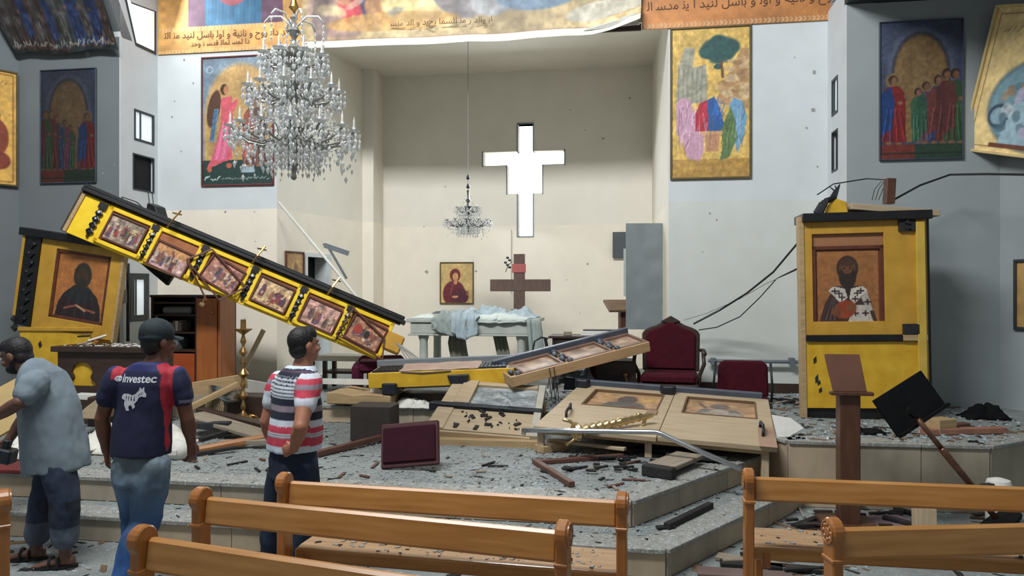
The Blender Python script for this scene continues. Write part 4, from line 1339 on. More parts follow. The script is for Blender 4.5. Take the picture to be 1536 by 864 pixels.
ka = 10.3 / F
MA = frame(V((P(612, 475, 10.3).x, P(612, 475, 10.3).y, SAN)), U, Z)
AW = 186 * ka * 1.03
zt = P(0, 478, 10.3).z - SAN
alt = thing('altar_table', 'pale stone altar table heaped with crumpled cloths in front of the wooden cross', 'table', MA)
box('table_top', -.02, AW + .02, -.02, .95, zt - .05, zt, M_TABLEGREEN, alt, bev=.008)
box('apron', .03, AW - .03, .01, .92, zt - .20, zt - .05, M_TABLEGREEN, alt, bev=.01)
box('apron_moulding', 0, AW, -.015, .94, zt - .225, zt - .20, M_TABLEGREEN, alt, bev=.006)
leg = MB().lathe([(.085, 0), (.085, .05), (.06, .08), (.055, zt - .30), (.07, zt - .26), (.075, zt - .225)], 14).mesh('leg', M_TABLEGREEN, 'auto')
for lx, ly in ((.19, .1), (AW - .19, .1), (.19, .83), (AW - .19, .83)):
    part('leg', leg, alt, Matrix.Translation((lx, ly, 0)))
hang = MB()
hang.grid(lambda s, t: (.52 + s * .25 - .02 * math.sin(t * 9), .20 + .02 * math.sin(s * 20), (zt - .22) * (1 - t)), 16, 6)
hang.build('back_curtain', mat('grey_green_drape', (128, 128, 112), rough=.9, var=.15, scale=8, bump=.1), alt, smooth=True)
hang = MB()
hang.grid(lambda s, t: (1.12 + s * .18 + .14 * t, .20 + .02 * math.sin(s * 20), (zt - .22) * (1 - t)), 16, 6)
hang.build('back_curtain', MATS['grey_green_drape'], alt, smooth=True)
M_CLOTHB = mat('pale_blue_cloth', (172, 186, 192), rough=.9, var=.12, scale=12, bump=.15)
M_CLOTHW = mat('white_altar_cloth', (206, 214, 206), rough=.9, var=.06, scale=12, bump=.1)
M_CLOTHG = mat('grey_green_cloth', (156, 166, 161), rough=.9, var=.1, scale=12, bump=.1)

def crumple(name, label, M, w, d, hmax, m, seed, nx=40, ny=20, cat='cloth', drop=0.0, thick=.012):
    def f(s, t):
        e = min(1, 5 * min(s, 1 - s)) * min(1, 5 * min(t + (.2 if drop else 0), 1 - t))
        x, y = (s - .5) * w, t * d
        q = mnoise.fractal(V((x * 4 + seed, y * 4, seed)), .8, 2.1, 4)
        r = 1 - abs(mnoise.noise(V((x * 7 + seed, y * 7, seed * 2)))) * 2
        z = hmax * e * (.35 + .45 * q + .45 * max(0, r) ** 2)
        ed = .05 * mnoise.noise(V((s * 5, t * 5, seed)))
        if drop and t < .45:
            k = (.45 - t) / .45
            return (x + ed + .02 * math.sin(s * 17), .40 * d * 1 - .40 * d - .02 - .03 * abs(math.sin(s * 13 + seed)), -drop * k * (1 - .35 * abs(s - .5) * 2))
        return (x + ed, (y if not drop else (t - .45) * d / .55), max(.006, z))
    o = MB().grid(f, nx, ny).build(name, m, None, smooth=True, M=M)
    so = o.modifiers.new('thickness', 'SOLIDIFY')
    so.thickness = thick
    return tag(o, label, cat)
TA = lambda x, y, z=0.0: MA @ Matrix.Translation((x, y, zt + .008 + z))
crumple('cloth_heap', 'crumpled pale blue cloth heaped at the back of the altar table', TA(1.22, .30), .95, .50, .17, M_CLOTHB, 3)
crumple('altar_cloth', 'white cloth spread in soft folds over the altar table front', TA(1.15, -.01), .95, .45, .07, M_CLOTHW, 5, drop=.06)
crumple('altar_cloth', 'flat white cloth along one end of the altar table beside the bundle', TA(.32, .02), .62, .6, .05, M_CLOTHW, 8)
crumple('draped_cloth', 'grey green cloth bundle hanging over the altar table edge', TA(.60, -.03, .02), .50, .5, .12, M_CLOTHG, 11, drop=.26)
crumple('draped_cloth', 'pale blue cloth fold hanging lowest over the altar table edge', TA(.80, -.05, .03), .36, .45, .12, M_CLOTHB, 14, drop=.33)
dr = MB().grid(lambda s, t: (s * .17 + .06 * t + .015 * math.sin(s * 14), -.03 - .02 * math.sin(s * 9 + t * 3), -(zt - .22) * t * (1 - .1 * s)), 14, 10)
o = dr.build('draped_cloth', M_CLOTHG, None, smooth=True, M=TA(AW - .10, -.02))
o.modifiers.new('thickness', 'SOLIDIFY').thickness = .01
tag(o, 'long grey green cloth hanging to the floor from the altar table corner nearest the cross', 'cloth')
tag(MB().box(-.15, .15, 0, .2, 0, .02).box(-.12, .12, .02, .18, .02, .035).build('altar_book', M_GREYMETAL, bev=.003, M=TA(.42, .25, .05)), 'closed grey book lying on the flat white altar cloth', 'book')

# wooden cross standing on the altar
dc = 11.12
kc = dc / F
MX = frame(P(779, 476, dc), U, Z)
crs = thing('wooden_cross', 'dark wooden cross with a red plate standing behind the altar cloths', 'cross', MX)
box('upright', -.08, .08, -.03, .03, 0, 95 * kc, M_DARKWOOD2 if 'M_DARKWOOD2' in globals() else mat('greyed_brown_wood', (98, 76, 66), rough=.5, var=.2, scale=5, stretch=(6, 6, 1), bump=.08), crs, bev=.006)
box('crossbar', -44 * kc, 47 * kc, -.035, .025, 39 * kc, 57 * kc, MATS['greyed_brown_wood'], crs, bev=.006)
box('red_plate', -.10, .10, -.045, -.03, 67 * kc, 80 * kc, mat('faded_red_plate', (176, 92, 88), rough=.6), crs, bev=.004)
box('foot_block', -.12, .12, -.08, .08, -.02, 12 * kc, mat('dark_blue_block', (36, 42, 58), rough=.6), crs, bev=.006)
vine = MB()
for i in range(5):
    vine.ball((-.14 - .03 * (i % 3), -.02, 75 * kc + .035 * i), (.025, .012, .02), 6, 4)
vine.tube([(-.1, -.01, 84 * kc), (-.16, -.02, 78 * kc), (-.2, -.02, 68 * kc)], .006, 5)
tag(vine.build('wire_spray', M_DARKMETAL, M=MX), 'small twisted wire spray hooked beside the top of the wooden cross', 'ornament')
# thin cord on the apse wall, hanging below the cross shaped window
cord = MB().tube([PN(767, 345, 12.44), PN(767, 440, 12.44)], .006, 5)
tag(cord.build('hanging_cord', M_CABLE2), 'thin pale cord hanging down the cream wall behind the wooden cross', 'cord')

# grey covered door leaf leaning in the sanctuary and the dark panel behind
dg_ = 10.45
Mg = frame(P(939, 494, dg_), U * .99 + N * .10, Z)
gd = thing('door_leaf', 'tall grey sheeted door leaf leaning by the altar wall corner', 'door leaf', Mg)
kk = dg_ / F
mbd = MB().grid(lambda s, t: ((.0 + .015 * (1 - t)) + s * .52 - .02 * (1 - t), -.02 - .012 * mnoise.noise(V((s * 3, t * 7, 2))) - .02 * max(0, .25 - t) * math.sin(s * 5), t * 158 * kk), 16, 40)
mbd.build('covering_sheet', mat('grey_sheet', (120, 128, 130), rough=.6, var=.10, scale=3, bump=.1), gd, smooth=True)
box('leaf', 0, .51, 0, .035, 0, 159 * kk, M_GREYMETAL, gd, bev=.004)
box('edge_strip', -.03, 0, -.01, .03, .45, 1.1, mat('pale_grey_strip', (176, 180, 176), rough=.6), gd)
tag(box('slate_square', 0, 29 * 12.3 / F, -.03, 0, 0, 39 * 12.3 / F, mat('slate_panel', (70, 76, 82), rough=.5), None, bev=.004, M=frame(PN(919, 387, 12.46), U, Z)), 'square slate panel on the apse wall beside the grey door leaf', 'panel')

# small lectern and the serving table
kl = 10.6 / F
ML_ = frame(V((P(934, 500, 10.65).x, 10.65, SAN)), U * .9 + N * .35, Z)
lt = P(0, 462, 10.65).z - SAN
ll = thing('small_lectern', 'small brown lectern with tilted top before the grey door leaf', 'lectern', ML_)
box('post', -.05, .05, -.05, .05, .05, lt, M_BROWN, ll, bev=.005)
box('foot', -.18, .18, -.16, .16, 0, .05, M_BROWN, ll, bev=.006)
box('book_rest', -.19, .19, -.15, .15, -.02, .02, mat('dusty_brown_top', (112, 88, 66), rough=.6), ll, bev=.006, M=Matrix.Translation((-.05, 0, lt + .03)) @ Matrix.Rotation(math.radians(28), 4, 'X'))
ks = 9.85 / F
MS = frame(V((P(826, 505, 9.85).x, P(826, 505, 9.85).y, SAN)), U, Z)
ts = P(0, 504, 9.85).z - SAN
sw = 108 * ks
tb = thing('serving_table', 'dark wooden table with papers behind the tilted icon beam', 'table', MS)
box('table_top', -.03, sw + .03, -.02, .5, ts - .03, ts, M_DARKWOOD, tb, bev=.004)
box('apron', .02, sw - .02, .01, .47, ts - .13, ts - .03, M_DARKWOOD, tb, bev=.004)
lg = MB().box(-.03, .03, -.03, .03, 0, ts - .03).mesh('leg', M_DARKWOOD)
for lx, ly in ((.05, .04), (sw - .05, .04), (.05, .44), (sw - .05, .44)):
    part('leg', lg, tb, Matrix.Translation((lx, ly, 0)))
tag(box('paper_stack', 0, .55, 0, .32, 0, .06, M_PAPER, None, bev=.004, M=MS @ Matrix.Translation((.38, .08, ts + .002))), 'low white stack of papers on the dark serving table', 'papers')
tag(box('dark_tray', 0, .45, .0, .2, 0, .012, M_DARKMETAL, None, bev=.004, M=MS @ Matrix.Translation((.40, .12, ts + .10 - .036))), 'thin dark tray lying on the white paper stack', 'tray')
tag(box('small_box', 0, .1, 0, .08, 0, .05, M_GREYPLANK, None, bev=.004, M=MS @ Matrix.Translation((.16, .06, ts + .002))), 'little wooden box on the dark serving table', 'box')
ar_ = MB().tube([P(797, 535, 9.7), P(802, 512, 9.7), P(812, 506, 9.7), P(822, 508, 9.7)], .012, 6).tube([P(818, 508, 9.7), P(822, 530, 9.7)], .022, 6)
tag(ar_.build('bent_lamp_arm', M_DARKMETAL), 'bent thin lamp arm standing by the dark serving table', 'lamp arm')

# ================================================================ chairs
def throne():
    kq = 8.75 / F
    z0 = SAN
    top = P(0, 476, 8.95).z - z0
    M = frame(V((P(1006, 600, 8.95).x, 8.95, z0)), U * .985 - N * .10, Z)
    t = thing('armchair', 'carved wooden throne armchair with dark red upholstered back amid the wreckage', 'chair', M)
    hw = .325
    sz = .27
    # back frame: arched
    out = [(-hw, sz + .05)]
    for i in range(13):
        a = PI - PI * i / 12
        out.append((hw * 1.02 * math.cos(a) * (1.0 if 3 < i < 9 else 1.0), top - .20 + .12 * math.sin(a) + (.07 * math.exp(-((i - 6) / 1.2) ** 2))))
    out.append((hw, sz + .05))
    MB().prism(out, 0, .05, 'xzy').build('back_frame', M_DARKWOOD, t, bev=.014)
    ins = [(x * .86, (z - sz) * .90 + sz + .03) for x, z in out]
    MB().prism(ins, -.03, .0, 'xzy').build('back_cushion', M_MAROON, t, bev=.02)
    MB().prism([(-.12, top - .05), (0, top + .02), (.12, top - .05), (0, top - .075)], -.02, .02, 'xzy').build('crest', M_DARKWOOD, t, bev=.008)
    box('seat_cushion', -hw + .02, hw - .02, -.55, -.02, sz - .04, sz + .07, M_MAROON, t, bev=.03)
    box('seat_frame', -hw, hw, -.56, .03, sz - .13, sz - .04, M_DARKWOOD, t, bev=.01)
    for s in (-1, 1):
        MB().tube([(s * (hw + .02), .0, sz + .30), (s * (hw + .05), -.2, sz + .31), (s * (hw + .06), -.40, sz + .29)], [.022, .026, .03], 8).build('armrest', M_DARKWOOD, t, smooth=True)
        MB().tube([(s * (hw + .05), -.38, sz + .28), (s * (hw + .06), -.42, sz + .18), (s * (hw + .01), -.36, sz + .05), (s * hw, -.40, sz - .1)], .022, 8).build('arm_post', M_DARKWOOD, t, smooth=True)
        MB().tube([(s * (hw - .03), -.52, sz - .1), (s * (hw - .01), -.56, .2), (s * (hw - .04), -.52, 0)], [.035, .025, .02], 8).build('leg', M_DARKWOOD, t, smooth=True)
        MB().tube([(s * (hw - .04), .0, sz - .1), (s * (hw - .04), .04, 0)], [.03, .022], 8).build('leg', M_DARKWOOD, t, smooth=True)
throne()
def red_chair():
    kq = 8.7 / F
    M = frame(V((P(1114, 600, 8.7).x, 8.7, SAN)), U * .98 - N * .15, Z)
    top = P(0, 541, 8.7).z - SAN
    t = thing('stacking_chair', 'maroon padded chair with thin dark metal frame beside the carved throne', 'chair', M)
    hw = .28
    pr = [(-hw, top - .40), (-hw + .01, top - .05), (-hw + .06, top), (hw - .06, top + .005), (hw - .01, top - .05), (hw, top - .40)]
    MB().prism(pr, -.03, .03, 'xzy').build('backrest', M_MAROON, t, bev=.02)
    box('seat', -hw, hw, -.45, .0, top - .46, top - .39, M_MAROON, t, bev=.02)
    for s in (-1, 1):
        MB().tube([(s * (hw + .02), .03, top - .02), (s * (hw + .04), 0, top - .3), (s * (hw + .03), .06, 0)], .014, 6).build('frame_tube', M_DARKMETAL, t, smooth=True)
        MB().tube([(s * (hw + .02), -.40, top - .42), (s * (hw + .02), -.43, 0)], .014, 6).build('leg', M_DARKMETAL, t, smooth=True)
red_chair()
# pipe along the altar wall behind it
pp = MB().tube([PN(1062, 541, 9.70), PN(1200, 543, 9.70)], .022, 8)
for px in (1070, 1188):
    pp.box(-.03, .03, -.035, .07, -.04, .04, frame(PN(px, 542, 9.70), U, Z))
tag(pp.build('wall_pipe', M_GREYMETAL), 'grey pipe run low along the altar wall behind the maroon chair', 'pipe')
# maroon armchair under the low end of the diagonal beam
Mp = frame(V((P(572, 570, 9.4).x, 9.4, SAN)), U * .94 + N * .3, Z)
t = thing('armchair', 'purple maroon armchair crushed under the low end of the diagonal beam', 'chair', Mp)
zz = P(0, 530, 9.4).z - SAN
box('backrest', -.28, .28, .1, .25, .35, zz - .04, M_PURPLE, t, bev=.04)
box('seat', -.28, .28, -.35, .12, .28, .42, M_PURPLE, t, bev=.04)
for s in (-1, 1):
    box('armrest', s * .28 - .06, s * .28 + .06, -.35, .2, .1, zz - .10, M_PURPLE, t, bev=.04)
    box('leg', s * .25 - .025, s * .25 + .025, -.3, -.25, 0, .28, M_DARKWOOD, t)
    box('leg', s * .25 - .025, s * .25 + .025, .15, .2, 0, .28, M_DARKWOOD, t)
# pale topped side table behind the striped shirt man
Ms_ = frame(V((P(480, 560, 9.75).x, 9.75, SAN)), U, Z)
t = thing('side_table', 'small side table with a pale top under the diagonal beam beside the purple chair', 'table', Ms_)
zz = P(0, 533, 9.75).z - SAN
box('table_top', -.05, .62, -.02, .4, zz - .07, zz, M_WHITEBOARD, t, bev=.01)
for x in (.02, .5):
    for y in (.03, .34):
        box('leg', x, x + .05, y, y + .05, 0, zz - .07, M_DARKWOOD, t)
box('shelf', .02, .55, .03, .38, .2, .23, M_DARKWOOD, t)

# ================================================================ bookshelf, desk, hanging panels at the left
kb = 9.3 / F
Mb_ = frame(V((P(226, 590, 9.3).x, P(226, 590, 9.3).y, SAN)), U, Z)
bt = P(0, 446, 9.3).z - SAN
bw, dv = 112 * kb, 74 * kb
bk = thing('bookcase', 'brown bookcase with open dusty shelves and a plain door under the diagonal beam', 'bookcase', Mb_)
box('back_panel', 0, bw, .36, .38, 0, bt, M_DARKWOOD, bk)
box('side_panel', 0, .03, 0, .36, 0, bt, M_DARKWOOD, bk, bev=.003)
box('side_panel', bw - .03, bw, 0, .36, 0, bt, M_ORANGEWOOD, bk, bev=.003)
box('divider', dv - .015, dv + .015, 0, .36, 0, bt, M_DARKWOOD, bk)
box('top_panel', -.01, bw + .01, -.01, .38, bt, bt + .03, M_DARKWOOD, bk, bev=.003)
for zz in (.02, .52, .74, .95, 1.10):
    if zz < bt:
        box('shelf', .03, dv - .015, .01, .36, zz, zz + .022, M_DARKWOOD, bk)
dd = box('door', dv + .012, bw - .032, -.02, 0, .03, bt - .01, M_ORANGEWOOD, bk, bev=.004)
MB().ball((bw - .08, -.03, bt * .85), .016, 8, 6).build('knob', M_BRASS, dd)
dd = box('drawer_front', .035, dv - .018, -.015, .005, .05, .50, mat('red_orange_board', (156, 72, 34), rough=.5, var=.1), bk, bev=.004)
rb = random.Random(4)
BK = [('grey', M_GREYMETAL), ('black', M_DARKMETAL), ('white', M_PAPER), ('brown', M_BROWN), ('tan', M_GREYPLANK)]
ORD = ['first', 'second', 'third', 'fourth', 'fifth', 'sixth']
for (zz, n, hh, sn_) in ((.545, 5, .12, 'lower'), (.765, 6, .12, 'middle')):
    x = .08
    for q in range(n):
        wd = rb.uniform(.025, .05)
        cn, cm_ = rb.choice(BK)
        tag(box('book', 0, wd, 0, .2, 0, hh * rb.uniform(.8, 1.1), cm_, None, bev=.002, M=Mb_ @ Matrix.Translation((x, .08, zz))),
            '%s book, %s from the dark end of the %s bookcase shelf' % (cn, ORD[q], sn_), 'book', 'books on the %s shelf' % sn_)
        x += wd + rb.uniform(.002, .02)
tag(box('folded_cloth', .12, .50, .04, .3, 0, .09, M_GREYMETAL, None, bev=.02, M=Mb_ @ Matrix.Translation((0, 0, .973))), 'grey folded cloth lying on the top open bookcase shelf', 'cloth')

kd = 8.25 / F
MD = frame(V((P(84, 600, 8.25).x, P(84, 600, 8.25).y, SAN)), U, Z)
dt = P(0, 519, 8.25).z - SAN
dw = 160 * kd
dk_ = thing('front_desk', 'dark brown desk with an arched cutout in front of the leaning yellow screen', 'desk', MD)
ax = lambda px: (px - 84) * kd
az = lambda py: P(0, py, 8.25).z - SAN
arch = [(ax(104), az(578)), (ax(104), az(574)), (ax(109), az(571)), (ax(113), az(566)), (ax(112), az(562)), (ax(109), az(557)), (ax(113), az(548)), (ax(120), az(544)), (ax(127), az(542)), (ax(134), az(544)), (ax(141), az(548)), (ax(145), az(557)),
        (ax(142), az(562)), (ax(141), az(566)), (ax(145), az(571)), (ax(150), az(574)), (ax(150), az(578))]
front = MB()
x0, x1 = .02, dw - .02
front.prism([(x0, dt - .06), (x0, arch[0][1])] + arch[:9] + [(arch[8][0], dt - .06)], 0, .03, 'xzy')
front.prism([(arch[8][0], dt - .06)] + arch[8:] + [(x1, arch[-1][1]), (x1, dt - .06)], 0, .03, 'xzy')
front.box(x0, x1, 0, .03, .0, arch[0][1])
front.build('front_panel', M_DARKWOOD, dk_)
MB().prism([(p[0], p[1]) for p in arch], .031, .036, 'xzy').build('yellow_inlay', M_YELLOW, dk_)
box('top_slab', -.03, dw + .03, -.05, .42, dt - .06, dt, M_DARKWOOD, dk_, bev=.006)
box('side_panel', x0, x0 + .03, .03, .38, 0, dt - .06, M_DARKWOOD, dk_)
box('side_panel', x1 - .03, x1, .03, .38, 0, dt - .06, M_DARKWOOD, dk_)
# shattered bits on the desk
rr = random.Random(8)
bits = MB()
for i in range(70):
    x, y, s = rr.uniform(.05, dw - .05), rr.uniform(0, .38), rr.uniform(.01, .035)
    bits.box(-s, s, -s * .4, s * .4, 0, s * .3, Matrix.Translation((x, y, dt)) @ Matrix.Rotation(rr.uniform(0, 3), 4, 'Z') @ Matrix.Rotation(rr.uniform(-.5, .5), 4, 'X'))
tag(bits.build('rubble', M_WHITEBOARD, M=MD, kind='stuff'), 'pale plaster crumbs strewn over the dark desk top', 'rubble')
for i, (x, ln, r_) in enumerate(((.30, .2, .5), (.36, .16, -.6), (.40, .2, 1.0), (.24, .13, .1))):
    tag(box('wood_fragment', -ln / 2, ln / 2, -.02, .02, 0, .02, [M_PINE2, M_ORANGEWOOD, M_WHITEBOARD, M_CHAR][i], None, bev=.004, M=MD @ Matrix.Translation((x, .12, dt + .03 + .02 * i)) @ Matrix.Rotation(-r_ * .5, 4, 'Y') @ Matrix.Rotation(r_, 4, 'Z')),
        ['pale pine fragment in the little heap on the dark desk', 'orange wood fragment in the little heap on the dark desk', 'white painted fragment topmost in the heap on the dark desk', 'charred fragment beside the little heap on the dark desk'][i], 'fragment')
# tilted dark framed board behind the beam, loudspeaker under the dark window
Mt = frame(P(200, 384, 9.5), P(252, 428, 9.4) - P(200, 384, 9.5), Z)
t = thing('notice_board', 'black framed board hanging tilted beneath the diagonal beam', 'board', Mt)
bl_ = (P(252, 428, 9.4) - P(200, 384, 9.5)).length
fr = MB()
for (x0, x1, z0, z1) in ((0, bl_, 0, .03), (0, bl_, .30, .33), (0, .03, 0, .33), (bl_ - .03, bl_, 0, .33)):
    fr.box(x0, x1, -.03, .02, z0, z1)
fr.build('frame', M_BLACK, t)
box('board_face', .03, bl_ - .03, -.008, .01, .03, .30, M_DARKMETAL, t)
Mk = frame(P(214, 338, 10.0), P(243, 340, 9.95) - P(214, 338, 10.0), Z)
t = thing('loudspeaker', 'dark wedge loudspeaker hung by wires under the small dark window', 'loudspeaker', Mk)
MB().prism([(0, 0), (.27, -.02), (.16, .26), (.04, .30)], 0, .22, 'xzy').build('cabinet', M_BLACK, t, bev=.01)
MB().prism([(.05, .03), (.20, .02), (.14, .22), (.07, .24)], -.012, 0, 'xzy').build('grille', M_DARKMETAL, t)
for i, px in enumerate((222, 228)):
    tag(MB().tube([P(px, 288, 10.15), P(px + 2, 305, 10.1), P(px - 3, 322, 10.05)], .006, 5).build('hanging_wire', M_CABLE), ['thin wire holding the loudspeaker, next to the wall corner', 'second thin wire holding the loudspeaker, farther from the corner'][i], 'wire')
tag(MB().tube([P(150, 300, 9.95), P(185, 296, 9.95), P(205, 303, 10.0), P(222, 318, 10.05)], .008, 5).build('slack_cable', M_CABLE), 'slack cable running across the corner to the hanging loudspeaker', 'cable')
tag(box('switch_box', 0, .10, -.03, 0, 0, .18, M_WHITEBOARD, None, bev=.004, M=frame(P(182, 455, 10.0), U, Z)), 'small white switch box on the wall edge beside the leaning screen', 'switch')
tag(MB().tube([P(192, 395, 9.98), P(192, 512, 9.98)], .022, 8).build('drain_pipe', M_DARKMETAL), 'dark upright pipe beside the narrow lit window', 'pipe')

# ================================================================ tall brass candlestick
def candlestick_profile(h, n=7):
    pr = [(.10, 0), (.105, .02), (.06, .05), (.03, .08)]
    z = .10
    st = (h - .26) / n
    for i in range(n):
        r = .045 if i % 2 else .032
        if i == n // 2:
            r = .06
        pr += [(.014, z), (r, z + st * .35), (r * .9, z + st * .5), (.016, z + st * .85)]
        z += st
    pr += [(.018, z), (.09, z + .05), (.095, z + .06), (.03, z + .065), (.028, z + .16), (.026, z + .16)]
    return pr
pc = PZ(365, 631, PLAT + .045)
cd = 8.2
hC = P(0, 478, 8.2).z - (PLAT + .07)
Mcd = upright((P(365, 0, cd).x, cd, PLAT + .062))
cs = thing('candlestick', 'tall brass beaded candlestick standing in the rubble before the bookcase', 'candlestick', Mcd)
MB().lathe(candlestick_profile(hC), 16).build('stem', M_BRASS, cs, smooth='auto')
for i in range(3):
    a = i * 2 * PI / 3 + .4
    MB().tube([(.06 * math.cos(a), .06 * math.sin(a), .05), (.13 * math.cos(a), .13 * math.sin(a), .03), (.17 * math.cos(a), .17 * math.sin(a), 0.012)], [.018, .014, .01], 6).build('foot', M_BRASS, cs, smooth=True)
MB().lathe([(.018, hC - .04), (.018, hC + .02)], 10).build('candle_stub', M_CANDLE, cs)
tag(box('stone_block', -.2, .2, -.18, .18, PLAT + .003, PLAT + .06, M_GREYPLANK, None, bev=.01, M=upright((P(365, 0, cd).x, cd, 0))), 'low dusty block under the tall brass candlestick', 'block')

# ================================================================ fallen panels on the steps
def corner_frame(px, py, d, xx, yy):
    return None
# --- flat yellow beam lying across the sanctuary edge
o_ = P(553, 583, 8.25)
xx = P(772, 575, 8.15) - o_
yy = P(563, 549, 8.75) - P(553, 559, 8.25)
L2 = xx.length
M2 = frame(o_, xx, y=yy)
b2 = thing('fallen_icon_beam', 'yellow edged icon beam lying flat before the altar table', 'icon beam', M2)
D2 = yy.length + .12
box('front_edge', 0, L2, 0, .03, 0, .165, M_YELLOW, b2, bev=.006)
box('top_board', 0, L2, .03, D2, .13, .16, M_RAWPINE, b2, bev=.004)
box('back_rail', -.05, L2 + .05, D2, D2 + .06, .08, .22, M_GREYMETAL, b2, bev=.008)
box('under_board', .1, L2 - .1, .05, D2 - .05, -.02, .02, M_DARKWOOD, b2)
for lx in (.06, 1.22):
    lat = MB()
    for i in range(7):
        for j in range(3):
            lat.cbox((lx + .04 * i, .14 + .12 * j, .17), (.03, .08, .02))
    lat.box(lx - .03, lx + .27, .06, .075, .16, .18).box(lx - .03, lx + .27, .44, .455, .16, .18)
    lat.build('carved_lattice', M_DARKMETAL, b2)
MB().grid(lambda s, t: (.33 + s * .86, .02 + t * .42, .175 + .02 * mnoise.noise(V((s * 4, t * 3, 1))) + (0.02 if t > .5 else 0)), 12, 6).build('warped_panel', mat('pinkish_panel', (168, 140, 122), rough=.7, var=.15, scale=5), b2, smooth=True)
MB().tube([(.36, .0, .165), (.6, -.008, .15), (.9, -.004, .16)], .008, 5).build('split_strip', M_DARKWOOD, b2)
MB().prism([(.86, .02), (1.10, .02), (1.06, -.09), (.90, -.09)], -.05, -.005, 'xzy').build('carved_bracket', M_DARKMETAL, b2, bev=.008, M=Matrix.Translation((0, 0, .10)))

# --- tilted beam rising towards the throne
o_ = P(770, 581, 7.95)
xx = P(976, 527, 8.45) - o_
yy = P(751, 547, 8.45) - P(765, 566, 7.95)
L3, D3 = xx.length, yy.length
M3 = frame(o_, xx, y=yy)
b3 = thing('fallen_icon_beam', 'raw pine icon beam tilted up towards the carved throne', 'icon beam', M3)
box('front_edge', 0, L3, 0, .025, 0, .11, mat('pale_orange_pine', (178, 142, 100), rough=.6, col2=(194, 160, 120), scale=4, stretch=(1, 8, 8)), b3, bev=.004)
box('base_board', .01, L3, .03, D3, .05, .08, M_PINE2, b3)
box('end_board', -.015, .01, 0, D3, 0, .11, M_PINE2, b3, bev=.003)
box('back_rail', -.03, L3 + .02, D3, D3 + .06, .02, .17, mat('blue_grey_rail', (72, 78, 90), rough=.5, var=.2), b3, bev=.008)
for x0, x1 in ((.14, .62), (.72, 1.20), (1.28, L3)):
    fr = MB()
    for (a0, a1, b0, b1) in ((x0, x1, .03, .07), (x0, x1, D3 - .05, D3), (x0, x0 + .03, .07, D3 - .05), (x1 - .03, x1, .07, D3 - .05)):
        fr.box(a0, a1, b0, b1, .08, .115)
    fr.build('icon_frame', mat('dusty_brown_frame', (120, 92, 78), rough=.6), b3, bev=.004)
    a = Art(x1 - x0 - .06, D3 - .12, (160, 134, 112), .02)
    a.blotch(.25, .08, int(x0 * 100))
    a.build('icon_picture', b3, warp=lambda x, y, z, x0=x0: (x0 + .03 + x, .07 + z, .088))
bo = MB()
for xx_ in (.07, .67, 1.24):
    bb_ = MB()
    for j in range(5):
        bb_.ball((xx_ + .02 * (-1) ** j, .06 + (D3 - .08) * j / 4, .115), (.035, .05, .025), 7, 5)
    bb_.build('carved_boss', MATS['blue_grey_rail'], b3, smooth=True)
cc = MB()
for x in (.42, .47):
    cc.tube([(x, -.012, .11), (x, -.012, -.02), (x + .01, -.012, -.14)], .005, 4)
cc.build('hanging_tie', M_CABLE, b3)

# --- big double panel with two faded icons
FL, FR_, BLc = P(800, 646, 6.80), P(1166, 680, 6.35), P(869, 583, 8.25)
BRc = P(1151, 586, 7.95)
M4 = frame(FL, FR_ - FL, y=BLc - FL)
inv4 = M4.inverted()
L4 = (FR_ - FL).length
bl4, br4 = inv4 @ BLc, inv4 @ BRc
D4 = bl4.y
sk = bl4.x / D4
p4 = thing('fallen_icon_panel', 'wide raw pine double panel with two faded icons slumped over the steps', 'icon panel', M4)
def q4(x, y):       # sheared slab coordinates -> local: x along the front at the given depth
    t = y / D4
    x0, x1 = bl4.x * t, L4 + (br4.x - L4) * t
    return (x0 + (x1 - x0) * x, y)
def slab(name, xa, xb, ya, yb, z0, z1, m, parent=p4, bev=.004):
    poly = [q4(xa, ya), q4(xb, ya), q4(xb, yb), q4(xa, yb)]
    return MB().prism(poly, z0, z1).build(name, m, parent, bev=bev)
yi0, yi1 = D4 * .52, D4 * .90
slab('front_board', 0, .52, 0, yi0, 0, .045, M_RAWPINE)
slab('front_board', .523, 1, 0.02, yi0, 0, .045, M_RAWPINE)
for xa, xb in ((0, .11), (.47, .52), (.523, .59), (.93, 1)):
    slab('stile', xa, xb, yi0, yi1, 0, .045, M_RAWPINE)
slab('top_board', 0, .52, yi1, D4, 0, .045, M_RAWPINE)
slab('top_board', .523, 1, yi1, D4, 0, .045, M_RAWPINE)
slab('corner_patch', .93, 1, 0, D4 * .36, .045, .05, mat('pinkish_bare_wood', (164, 134, 112), rough=.7, var=.12), bev=.001)
slab('under_board', .03, .97, .04, D4 - .04, -.035, -.002, M_PINE2)
